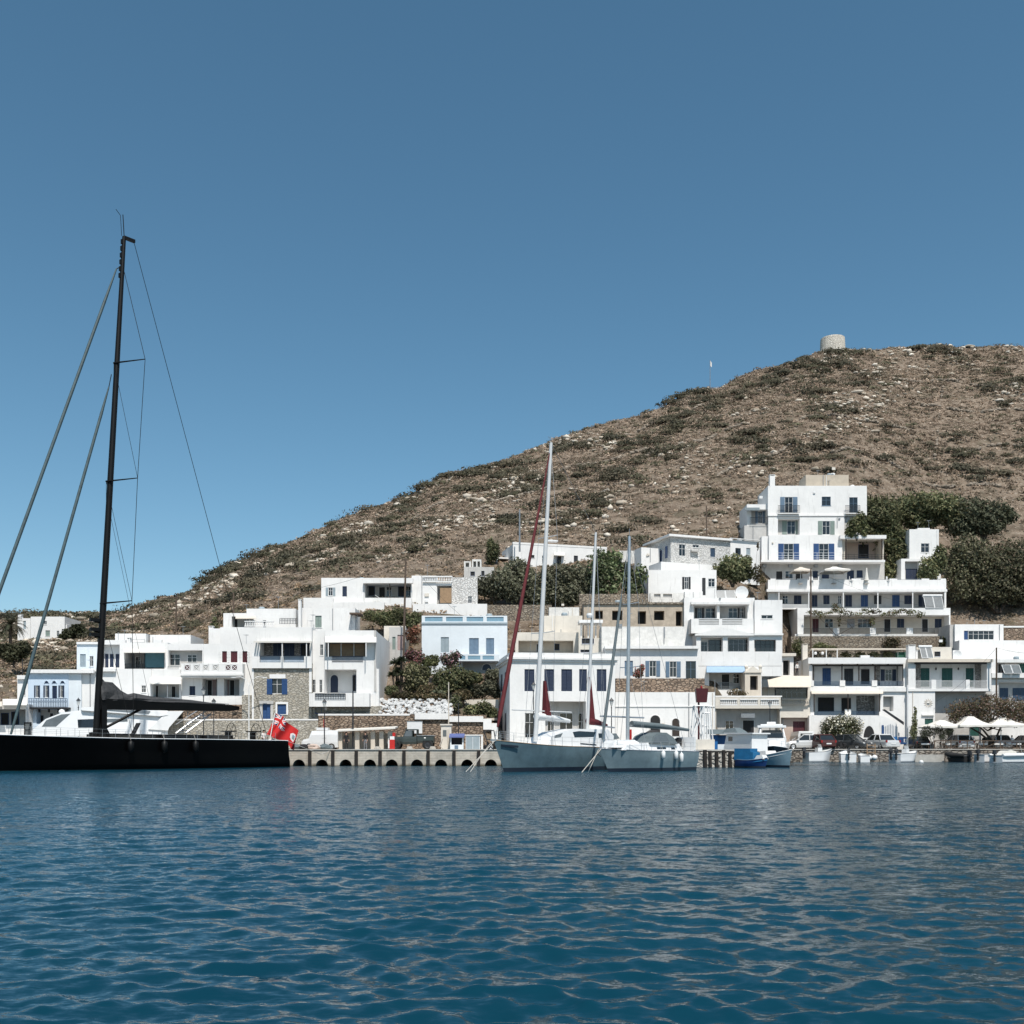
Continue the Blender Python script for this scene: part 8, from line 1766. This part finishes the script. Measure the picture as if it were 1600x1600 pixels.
SR = [.125, .12, .135, .055, .06, .095, .062, .045, .034, .036, .062, .045, .034, .036, .09, .062, .042, .04, .09, .062, .042, .04]
def person(label, loc, yaw, pose='stand', shirt='cloth_black', legs='cloth_black', hair='hair', k=K * .97):
    """one skinned body; faces carry skin, shirt and trouser materials by body region"""
    V = SK[pose]; me = bpy.data.meshes.new('body'); me.from_pydata(V, SE, []); tmp = bpy.data.objects.new('body', me); COL.objects.link(tmp)
    tmp.modifiers.new('skin', 'SKIN'); su = tmp.modifiers.new('sub', 'SUBSURF'); su.levels = 1; su.render_levels = 1
    if not me.skin_vertices: pass
    sv_ = me.skin_vertices[0].data
    for i, r in enumerate(SR): sv_[i].radius = (r, r * (.72 if i in (0, 1, 2) else 1))
    sv_[0].use_root = True
    dg = bpy.context.evaluated_depsgraph_get(); nm = bpy.data.meshes.new_from_object(tmp.evaluated_get(dg)); bpy.data.objects.remove(tmp)
    nm.name = 'body'; nm.materials.clear()
    for q in ('skin', shirt, legs): nm.materials.append(M[q])
    vp = [Vector(v) for v in V]; reg = [2, 1, 1, 0, 0, 0, 1, 1, 0, 0, 1, 1, 0, 0, 2, 2, 2, 2, 2, 2, 2, 2]; zw = V[0][2] + .06
    for f in nm.polygons:
        c = f.center; i = min(range(len(vp)), key=lambda j: (vp[j] - c).length - SR[j] * .5); m_ = reg[i]
        if i in (0, 1): m_ = 1 if c.z > zw else 2
        f.material_index = m_; f.use_smooth = True
    t = bpy.data.objects.new('person', nm); COL.objects.link(t); t.location = loc; t.rotation_euler = (0, 0, yaw); t.scale = (k, k, k); tag(t, label, 'person')
    h = Vector(V[5]); hm = MB(); VV, FF = ICO[2]
    hm.add([h + Vector((v[0] * .105, v[1] * .115 + .022, v[2] * .12 + .03)) for v in VV], [f for f in FF if not (sum(VV[i][1] for i in f) / 3 < -.25 and sum(VV[i][2] for i in f) / 3 < .45)]); hm.build('hair', hair, t, True)
    fc = MB()
    for sg in (1, -1): fc.ico(h + Vector((sg * .035, -.088, .0)), (.012, .008, .009), 1)
    fc.build('eyes', 'dark', t); MB().ico(h + Vector((0, -.102, -.02)), (.014, .02, .022), 1).build('nose', 'skin', t)
    return t
def at(px, d, z): return (X_(px, d), d, z)
person('person all in black standing under the white canopy, left of the mast like pole', at(541, 142.5, QZ + .01), .5, 'stand', 'cloth_black', 'cloth_black')
person('person in a black shirt standing by the beige pillars under the white canopy', at(571, 142, QZ + .01), -.4, 'stand', 'cloth_black', 'cloth_grey')
person('person with dark trousers climbing the steps beside the stained house wall', at(583.5, 152.5, Z_(1101, 152.5)), 1.2, 'walk', 'cloth_grey', 'cloth_blue')
person('person in a white shirt on the small terrace left of the timber verandas', at(1245.5, 190.5, Z_(1056, 190.5)), .2, 'stand', 'cloth_white', 'cloth_black')
q = Y.world(Y.pt(412, 1150, -1.2)); person('person in a white shirt sitting at the stern of the black yacht', (q.x, q.y, 2.85), .7, 'sit', 'cloth_white', 'cloth_grey')
q = Y.world(Y.pt(427, 1150, -1.8)); person('bare armed person in grey sitting nearest the ensign on the black yacht', (q.x, q.y, 2.85), -.6, 'sit', 'cloth_grey', 'cloth_white')
person('person in black standing behind the rail, right of the middle parasol pole', at(1537, 184, QZ + .01), .3, 'stand', 'cloth_black', 'cloth_black')
person('person in a white top at a table under the right parasol', at(1581, 183.5, QZ + .01), -.3, 'stand', 'cloth_white', 'cloth_blue')
for px, dx in ((412, 0), (427, 0)):
    q = Y.world(Y.pt(px, 1150, -1.2 if px == 412 else -1.8)); o = MB().box(-.6, .6, -.5, .5, 0, .62).build('lounge_bench', 'cloth_black'); o.location = (q.x, q.y + .1, 2.82); o.rotation_euler = (0, 0, Y.yaw); tag(o, 'black cushioned lounge bench under the person in white at the yacht stern' if px == 412 else 'black cushioned lounge bench under the person in grey at the yacht stern', 'bench')
# ------------------------------------------------------------------ things on the quay
t = thing('canopy_shelter', 'long white flat canopy on beige pillars along the quay wall', 'shelter', (X_(572, 143.8), 143.8, QZ))
w_ = 47 * 143.8 / F
MB().add([(-w_, -1.2, 2.55), (w_, -1.2, 2.95), (w_, 2.4, 3.2), (-w_, 2.4, 2.8), (-w_, -1.2, 2.75), (w_, -1.2, 3.15), (w_, 2.4, 3.4), (-w_, 2.4, 3.0)], [(0, 3, 2, 1), (4, 5, 6, 7), (0, 1, 5, 4), (1, 2, 6, 5), (2, 3, 7, 6), (3, 0, 4, 7)]).build('roof', 'canvas_white', t)
for x in (-3.6, -1.2, 1.0, 2.2, 3.4): MB().box(x - .3, x + .3, -.4, .4, 0, 2.62).build('pillar', 'beige', t)
MB().box(-w_ + .3, w_ - .3, 1.9, 2.1, 0, 2.4).build('back_wall', 'canvas_cream', t)
MB().box(-w_ - .1, w_ + .1, -1.28, -1.21, 2.2, 2.5).build('valance', 'canvas_white', t) if False else None
t = thing('fuel_pump', 'red and white fuel pump at the quay edge, left of the pickup truck', 'fuel pump', (X_(613, 140.5), 140.5, QZ + .13)); MB().box(-.35, .35, -.3, .3, 0, 1.3).build('body', 'red', t); MB().box(-.3, .3, -.28, .28, 1.3, 1.75).build('head', 'white_trim', t); MB().box(.05, .42, -.2, .2, 1.752, 2.25).build('sign', 'red', t); MB().box(-.55, -.37, -.22, .22, .1, 1.25).build('side_panel', 'white_trim', t)
MB().path([(.36, -.1, 1.1), (.65, -.2, .7), (.6, -.2, .25), (.37, -.1, .5)], .035, 5).build('hose', 'rubber', t)
t = thing('kiosk', 'beige upright fuel dispenser booth with a small window, right of the pickup truck', 'kiosk', (X_(697.5, 144), 144, QZ)); MB().box(-.72, .72, -.6, .6, 0, 3.45).box(-.85, .85, -.75, .75, 3.451, 3.65).build('body', 'cream', t); MB().box(-.45, .05, -.66, -.61, 1.95, 2.8).build('window', 'panel_glass', t); MB().box(.15, .5, -.66, -.61, .2, 2.9).build('door', 'beige', t); MB().path([(-.5, -.65, 1.6), (-.9, -.9, .6), (-.3, -1.0, .1), (.5, -.9, .15)], .06, 5).build('hose', 'rope', t)
t = thing('market_stall', 'small white stall box with a purple blue awning and dark opening on the quay', 'stall', (X_(714, 142.5), 142.5, QZ)); MB().box(-.92, .92, -.5, .5, 0, .75).box(-.92, .92, .3, .5, .751, 1.8).box(-.92, -.75, -.5, .29, .751, 1.8).box(.75, .92, -.5, .29, .751, 1.8).build('body', 'pale_wall', t); MB().add([(-1.05, -.9, 1.7), (1.05, -.9, 1.7), (1.05, .6, 2.15), (-1.05, .6, 2.15), (-1.05, -.9, 1.85), (1.05, -.9, 1.85), (1.05, .6, 2.3), (-1.05, .6, 2.3)], [(0, 3, 2, 1), (4, 5, 6, 7), (0, 1, 5, 4), (1, 2, 6, 5), (2, 3, 7, 6), (3, 0, 4, 7)]).build('awning', 'tarp_blue', t); MB().box(-.74, .74, .2, .29, .76, 1.7).build('opening', 'dark', t); MB().box(-.3, .2, -.56, -.51, .15, .65).build('panel', 'slate_blue', t)
t = thing('cabinet', 'pale grey two door utility cabinet with a white frame on the quay', 'cabinet', (X_(739, 143.2), 143.2, QZ)); MB().box(-1.0, 1.0, -.35, .35, 0, 2.0).build('body', 'pale_wall', t)
for a in (-.92, .04): MB().box(a, a + .88, -.41, -.355, .1, 1.85).build('door', 'grey_blue', t)
MB().box(-1.2, 1.4, -.45, .45, 2.01, 2.14).box(1.15, 1.4, -.4, .4, 0, 2.0).build('frame', 'white_trim', t)
t = thing('wall_panel', 'plain white rectangular board on the rubble wall behind the pickup truck', 'board', (X_(648, 148.8), 148.8, Z_(1146, 148.8))); MB().box(-1.1, 1.1, -.06, .0, 0, 1.75).build('board', 'metal_white', t); MB().box(-1.16, 1.16, -.09, -.061, 1.70, 1.8).build('frame', 'metal_grey', t)
for k, (px, lab) in enumerate(((676, 'coil of pale rope on the quay right of the pickup truck'), (590, 'coil of pale rope by the beige pillars'), (640, 'coil of pale rope under the pickup truck nose'))):
    mb = MB()
    for j in range(5):
        for i in range(14): a, b_ = i * math.pi / 7, (i + 1) * math.pi / 7; r_ = .42 - j * .03; mb.tube((r_ * math.cos(a), r_ * .8 * math.sin(a), .05 + j * .07), (r_ * math.cos(b_), r_ * .8 * math.sin(b_), .05 + j * .07), .045, n=5)
    o = mb.build('rope_coil', 'rope'); o.location = at(px, 140.3, QZ + .13); tag(o, lab, 'rope', 'rope coils on the quay')
for k, px in enumerate((463, 474, 489, 508)):
    mb = MB(); mb.ico((0, 0, .3), (.75, .5, .4), 2, .22).ico((.6, .1, .2), (.4, .35, .25), 1, .25)
    o = mb.build('net_heap', ('canvas_grey', 'cloth_black', 'pink_beige', 'canvas_grey')[k]); o.location = at(px, 140.2, QZ + .13); tag(o, ('grey heap of fishing net nearest the yacht stern', 'black heap of fishing net under the ensign', 'reddish heap of fishing net on the quay right of the ensign', 'grey heap of fishing net beside the white van')[k], 'fishing net', 'fishing nets on the quay')
# gallows frame by the ketch bow
t = thing('boat_trailer', 'rusty dark metal trailer frame on the quay beside the ketch bow', 'trailer', (X_(766, 141), 141, QZ)); mb = MB()
for a, b_ in (((-.9, 0, 2.6), (.5, 0, 2.7)), ((-.9, 0, 2.6), (-.5, 0, 1.5)), ((-.5, 0, 1.5), (.6, .2, 1.4)), ((.5, 0, 2.7), (.7, 0, 1.5)), ((-.5, 0, 1.5), (-.2, .3, 0)), ((.6, .2, 1.4), (.4, .3, 0)), ((-.2, .3, 0.1), (.9, .4, .9))): mb.tube(a, b_, .07, n=6)
mb.build('frame', 'iron_dark', t); wheel(t, .1, -.2, .45, .2); MB().ico((-.5, -.2, .35), (.5, .35, .35), 2, .25).build('tarpaulin', 'cloth_black', t)
# harbour beacon on the pier head
t = thing('harbour_beacon', 'white lattice beacon tower topped by a dark red daymark on the pier head', 'beacon', (X_(1096, 129.5), 129.5, QZ + .1)); s_ = 129.5 / F
MB().box(-1.42, 1.42, -1.3, 1.3, 0, 1.25).build('plinth', 'cream', t); mb = MB(); top = [(-.95, 5.45), (.95, 5.45)]
for y in (-1, 1):
    for a, b_ in (((-1.25, 1.25), (-.9, 5.5)), ((1.25, 1.25), (.9, 5.5)), ((-1.25, 1.25), (.2, 5.5)), ((.2, 1.25), (-.9, 5.5)), ((.2, 1.25), (.2, 5.5)), ((-.9, 5.5), (.9, 5.5)), ((.55, 1.25), (.55, 4.6)), ((.85, 1.25), (.75, 4.6)), ((.2, 4.6), (.95, 4.6)), ((.2, 3.0), (1.1, 3.0))): mb.tube((a[0], y * (1.0 if a[1] < 2 else .75), a[1]), (b_[0], y * (1.0 if b_[1] < 2 else .75), b_[1]), .07, n=5)
mb.build('lattice', 'metal_white', t); dm = MB(); dm.add([(-.62, -.4, 5.95), (.62, -.4, 5.95), (.62, .4, 5.95), (-.62, .4, 5.95), (-.78, -.5, 7.7), (.78, -.5, 7.7), (.78, .5, 7.7), (-.78, .5, 7.7)], [(0, 3, 2, 1), (4, 5, 6, 7), (0, 1, 5, 4), (1, 2, 6, 5), (2, 3, 7, 6), (3, 0, 4, 7)]); dm.build('daymark', 'maroon', t)
MB().tube((-.35, 0, 1.25), (-.35, 0, 6.0), .12, n=8).build('mast', 'maroon', t); MB().lathe([(0, 7.7), (.14, 7.7), (.14, 7.95), (.05, 8.05), (0, 8.05)], 10).build('lantern', 'lamp_red', t)
# kiosk with a green canopy behind the beacon
t = thing('boat_kiosk', 'blue painted quay hut with a green canopy behind the wheelhouse', 'kiosk', (X_(1128, 143), 143, QZ)); MB().box(-1.4, -.75, -.8, .8, 0, 2.1).box(-.749, 1.3, .6, .8, 0, 2.1).build('wall', 'bright_blue', t); MB().box(-.74, 1.35, -.8, .59, 0, .8).build('counter', 'pale_wall', t)
MB().add([(-2.1, -1.4, 2.2), (2.6, -1.4, 2.2), (2.6, 1.2, 2.3), (-2.1, 1.2, 2.3), (-1.9, -1.0, 2.85), (2.4, -1.0, 2.85), (2.4, 1.0, 2.9), (-1.9, 1.0, 2.9)], [(0, 3, 2, 1), (4, 5, 6, 7), (0, 1, 5, 4), (1, 2, 6, 5), (2, 3, 7, 6), (3, 0, 4, 7)]).build('canopy', 'canvas_grey', t)
for x in (-1.8, 2.2): MB().tube((x, -1.1, 0), (x, -1.1, 2.25), .06).build('post', 'metal_grey', t)
# street lamps
def lamp(label, px, yt, d, yb=None, double=False, mat='iron_dark'):
    zb = QZ if yb is None else Z_(yb, d); z1 = Z_(yt, d); h = z1 - zb; t = thing('street_lamp', label, 'street lamp', (X_(px, d), d, zb), 0, 'lantern street lamps')
    MB().lathe([(.2, 0), (.2, .5), (.11, .7), (.075, 1.0), (.06, h - 1.45), (.12, h - 1.4), (.05, h - 1.3), (.05, h - 1.1), (0, h - 1.1)], 10).build('post', mat, t)
    MB().lathe([(.12, h - 1.1), (.30, h - .45), (.31, h - .43), (0, h - .42)], 6).build('lantern', 'lamp_clear', t); MB().lathe([(.36, h - .44), (.30, h - .38), (.12, h - .15), (.05, h - .1), (.04, h), (0, h)], 6).build('lamp_cap', mat, t)
lamp('small lantern street lamp in front of the pale blue balcony house', 122.5, 1090, 143); lamp('lantern street lamp above the black boom, left of the two', 318, 1073, 142); lamp('lantern street lamp above the black boom, right of the two', 334, 1091, 142.5)
lamp('lantern street lamp before the navy windows, left of the white main mast', 833.5, 1065, 140); lamp('lantern street lamp right of the corner house, by the grey forestay', 955.5, 1090, 141); lamp('tall lantern street lamp in front of the balustraded shop', 1203, 1094, 165); lamp('lantern street lamp before the blue basement window', 507, 1092, 142)
t = thing('street_light', 'white two armed modern street light at the corner of the stone house', 'street light', (X_(389, 147.5), 147.5, QZ)); h = Z_(1072, 147.5) - QZ; MB().tube((0, 0, 0), (0, 0, h), .09, .07, 8).build('pole', 'metal_white', t)
for sg, L_ in ((-1, 2.2), (1, 2.3)): MB().path([(0, 0, h - .1), (sg * .4, 0, h + .9), (sg * 1.2, 0, h + 1.35), (sg * L_, 0, h + 1.25)], .05, 6).build('arm', 'metal_white', t); MB().box(sg * L_ - .3, sg * L_ + .3, -.13, .13, h + 1.18, h + 1.3).build('lamp_head', 'metal_white', t)
# wooden utility poles and bare posts
def pole(label, px, yt, yb, d, r=.16, mat='wood_pole', arm=False, lean=0.0, name='utility_pole', cat='utility pole', grp='wooden utility poles'):
    b_ = P(px, yb, d); zt = Z_(yt, d); t = thing(name, label, cat, (b_.x, d, b_.z - 1.5), 0, grp); MB().tube((0, 0, 0), (lean * d / F, 0, zt - b_.z + 1.5), r * 1.15, r * .8, 8).build('pole', mat, t)
    if arm:
        z = zt - b_.z + 1.3; MB().box(-1.5, 1.5, -.07, .07, z - .08, z + .08).build('crossarm', mat, t)
        for x in (-1.35, 0, 1.35): MB().lathe([(0, z + .08), (.06, z + .08), (.09, z + .3), (.04, z + .4), (0, z + .42)], 8, (x, 0, 0)).build('insulator', 'iron_dark', t)
    return (b_.x + lean * d / F, d, zt)
tops = [pole('utility pole with a crossarm on the hill, leftmost on the slope', 275.5, 932, 978, 200, .17, arm=True), pole('plain utility pole left of the balustraded roof terrace', 365, 926, 1000, 176, .17), pole('tall wooden pole in front of the deep veranda, left of the blue trimmed house', 630, 873, 1036, 164, .17, lean=4.0),
        pole('grey wooden pole behind the red furled sail', 812, 796, 850, 203, .17, mat='metal_grey'), pole('short dark pole on the hill above the whitewashed corner house', 1104, 790, 838, 214, .16), pole('brown wooden pole standing in front of the hotel wing', 1267, 888, 1032, 200.5, .17), pole('dark pole with wires right of the green doored house', 1557, 1012, 1098, 186, .16)]
pole('slim bare mast like pole rising from the quay behind the white canopy', 551.5, 1080, 1168, 143.2, .11, mat='iron_dark', name='pole', cat='pole', grp=None); pole('thin pale pole standing behind the beige booth', 701, 1066, 1170, 145.5, .08, mat='canvas_cream', name='pole', cat='pole', grp=None); pole('thin dark pole behind the purple blue stall', 716.5, 1098, 1160, 144.5, .07, mat='iron_dark', name='pole', cat='pole', grp=None)
pole('tall white post at the corner between the two veranda houses', 1418, 1070, 1168, 184.5, .14, mat='metal_white', name='pole', cat='pole', grp=None); pole('thin lamp post beside the balustraded shop corner', 1117, 1062, 1160, 165.5, .07, mat='metal_grey', name='pole', cat='pole', grp=None); pole('thin red post with a round sign by the basement window', 506, 1124, 1150, 145.5, .06, mat='red', name='pole', cat='pole', grp=None)
pole('thin grey post left of the pale blue lean to, on the slope', 35, 1030, 1060, 165, .08, mat='iron_dark', name='pole', cat='pole', grp=None)
def wire(label, a, b_, sag):
    a, b_ = Vector(a), Vector(b_); pts = [a.lerp(b_, i / 12) - Vector((0, 0, sag * 4 * (i / 12) * (1 - i / 12))) for i in range(13)]; tag(MB().path(pts, .022, 4).build('overhead_wire', 'iron_dark'), label, 'wire')
wire('overhead wire between the leftmost slope pole and the balustraded terrace pole', tops[0], tops[1], 1.2); wire('overhead wire from the tall wooden pole to the balustraded terrace pole', tops[1], tops[2], 2.0); wire('overhead wire running from the tall wooden pole over the blue trimmed house', tops[2], P(792, 1015, 166), 1.2)
wire('overhead wire from the dark pole down to the emblem house', tops[6], P(1463, 1096, 187.2), .8); wire('overhead wire from the dark pole out to the right edge', tops[6], P(1660, 1016, 188), .8); wire('overhead wire from the brown hotel pole to the solar panels', tops[5], P(1478, 950, 204), 1.5)
# parasols
def parasol(label, px, yt, ye, hw, yb, d, mat='canvas_white', closed=False, grp=None):
    zb, zt, ze, w_ = Z_(yb, d), Z_(yt, d), Z_(ye, d), hw * d / F; t = thing('parasol', label, 'parasol', (X_(px, d), d, zb), 0, grp); a, e = zt - zb, ze - zb
    MB().tube((0, 0, 0), (0, 0, a - .05), .09, n=8).build('pole', 'metal_white', t); MB().box(-.4, .4, -.4, .4, 0, .12).build('base', 'concrete', t)
    mb = MB()
    if closed: mb.lathe([(.02, a), (.12, a - .2), (.2, a - 1.0), (.42, e + .3), (.5, e), (.05, e + .1)], 10)
    else:
        n_ = 16; vs = []
        for rr, zz_ in ((.02, a), (.2, a - .06), (.22, a - .18), (.55, e + (a - e) * .40), (1.0, e), (1.0, e - .32), (.98, e - .30), (.97, e + .02)):
            for i in range(n_):
                t_ = 2 * math.pi * i / n_ + math.pi / 4; q = 1 / max(abs(math.cos(t_)), abs(math.sin(t_))); q = q * (1 - .05 * (i % 2)) ; sg = .05 * (a - e) * (1 if i % 2 else 0)
                vs.append((rr * w_ * q * math.cos(t_), rr * w_ * q * math.sin(t_) * .9, zz_ - sg * rr))
        mb.add(vs, [(k * n_ + i, (k + 1) * n_ + i, (k + 1) * n_ + (i + 1) % n_, k * n_ + (i + 1) % n_) for k in range(7) for i in range(n_)])
        rb = MB()
        for i in range(4):
            t_ = math.pi / 4 + i * math.pi / 2; rb.tube((0, 0, a - .35), (w_ * 1.36 * math.cos(t_), w_ * 1.22 * math.sin(t_), e), .025, n=4)
        rb.build('rib', 'wood_tan', t)
    mb.build('canopy', mat, t)
parasol('white square parasol left of the three on the quay', 1470, 1125, 1135, 26, 1170, 183.6, grp='white quay parasols'); parasol('white square parasol in the middle of the three on the quay', 1515, 1119, 1133, 25, 1170, 182.6, grp='white quay parasols'); parasol('white square parasol right of the three on the quay', 1564, 1120.5, 1133, 28, 1170, 183.0, grp='white quay parasols')
parasol('beige open parasol on the hotel terrace', 1251, 886, 892, 14, 912, 208, 'canvas_cream', grp='hotel terrace parasols'); parasol('wide white open parasol on the hotel terrace', 1303, 885.5, 892, 20, 912, 208, grp='hotel terrace parasols'); parasol('closed white parasol on the hotel terrace', 1354, 887, 907, 6, 912, 208, closed=True, grp='hotel terrace parasols')
# waterside restaurant
t = thing('restaurant_railing', 'grey timber rail with crossed braces along the waterside restaurant', 'railing', (X_(1460, 181), 181, QZ + .1)); L_ = X_(1640, 181) - X_(1460, 181); mb = MB()
n_ = 7
for i in range(n_ + 1): mb.box(L_ * i / n_ - .07, L_ * i / n_ + .07, -.07, .07, 0, 1.5)
mb.box(0, L_, -.06, .06, 1.4, 1.55).box(0, L_, -.05, .05, .15, .25)
for i in range(n_): mb.tube((L_ * i / n_, 0, .2 if i % 2 else 1.4), (L_ * (i + 1) / n_, 0, 1.4 if i % 2 else .2), .06, n=4)
mb.build('rail', 'wood_pole', t)
def table(px, d, lab):
    t = thing('restaurant_table', lab, 'table', at(px, d, QZ + .02), 0, 'restaurant tables'); MB().box(-.75, .75, -.6, .6, 1.03, 1.1).build('tabletop', 'wood_tan', t); MB().box(-.8, .8, -.65, .65, 1.102, 1.115).box(-.8, .8, -.66, -.652, .85, 1.115).build('tablecloth', 'cloth_white', t)
    for a in (-.62, .62):
        for b_ in (-.48, .48): MB().box(a - .05, a + .05, b_ - .05, b_ + .05, 0, 1.03).build('leg', 'wood_pole', t)
def chair(px, d, turn, lab):
    t = thing('restaurant_chair', lab, 'chair', at(px, d, QZ + .02), turn, 'restaurant chairs'); MB().box(-.33, .33, -.33, .33, .62, .7).build('seat', 'dark_brown', t); MB().box(-.33, .33, .27, .33, .85, 1.35).build('backrest', 'dark_brown', t)
    for a in (-.28, .28):
        for b_ in (-.28, .3): MB().box(a - .04, a + .04, b_ - .04, b_ + .04, 0, .62 if b_ < 0 else 1.3).build('leg', 'dark_brown', t)
CL = 'dark wooden chair at a white clothed table behind the restaurant rail'
for k, px in enumerate((1444, 1482, 1508, 1534, 1558, 1586)):
    table(px, 182.6 + .5 * (k % 2), 'white clothed table behind the waterside rail, ' + ('leftmost of the row', 'second from the left', 'third from the left', 'third from the right', 'second from the right', 'rightmost of the row')[k]); 
    for s_ in (-1, 1): chair(px + s_ * 10, 182.6 + .5 * (k % 2), -s_ * math.pi / 2, CL)
h = House('quay_wall', 'low pinkish rubble wall under the restaurant rail, stepping down to the water', 'wall', 1425, 1190, 179.0)
b = h.block(1424, 1700, 1173, 1192, .8, 0, 'stone_quay', ext=.3); b = h.block(1430, 1475, 1179, 1192, 1.0, -1.05, 'concrete', ext=.3); h.end()
t = thing('signboard', 'white notice sign on the blue panel beside the white post', 'sign', at(1411, 186.0, Z_(1160, 186))); MB().box(-.22, .22, -1.0, -.96, 0, .62).build('board', 'white_trim', t); MB().box(-.1, .1, -1.02, -1.001, .12, .5).build('mark', 'slate_blue', t)
for k, (px, y, d_) in enumerate(((1268, 905, 208.5), (1282, 905, 208.5), (1388, 906, 208.5), (1330, 905, 208.5))):
    t = thing('terrace_chair', ('white chair left of the wide hotel parasol', 'white chair between the beige and the wide hotel parasol', 'tall white chair at the right end of the hotel terrace', 'white chair left of the closed hotel parasol')[k], 'chair', at(px, d_, Z_(912, d_)), .4 * k); MB().box(-.35, .35, -.35, .35, .6, .68).build('seat', 'white_trim', t); MB().box(-.35, .35, .3, .36, .7, 1.5).build('backrest', 'white_trim', t)
    for a in (-.3, .3):
        for b_ in (-.3, .3): MB().box(a - .04, a + .04, b_ - .04, b_ + .04, 0, .6).build('leg', 'white_trim', t)
# ------------------------------------------------------------------ bring everything to metres
SCALE = 1 / K
bpy.context.view_layer.update()
for o in bpy.data.objects:
    if o.parent is None and o.type != 'LIGHT':
        o.location = o.location * SCALE
        if o.type != 'CAMERA': o.scale = o.scale * SCALE
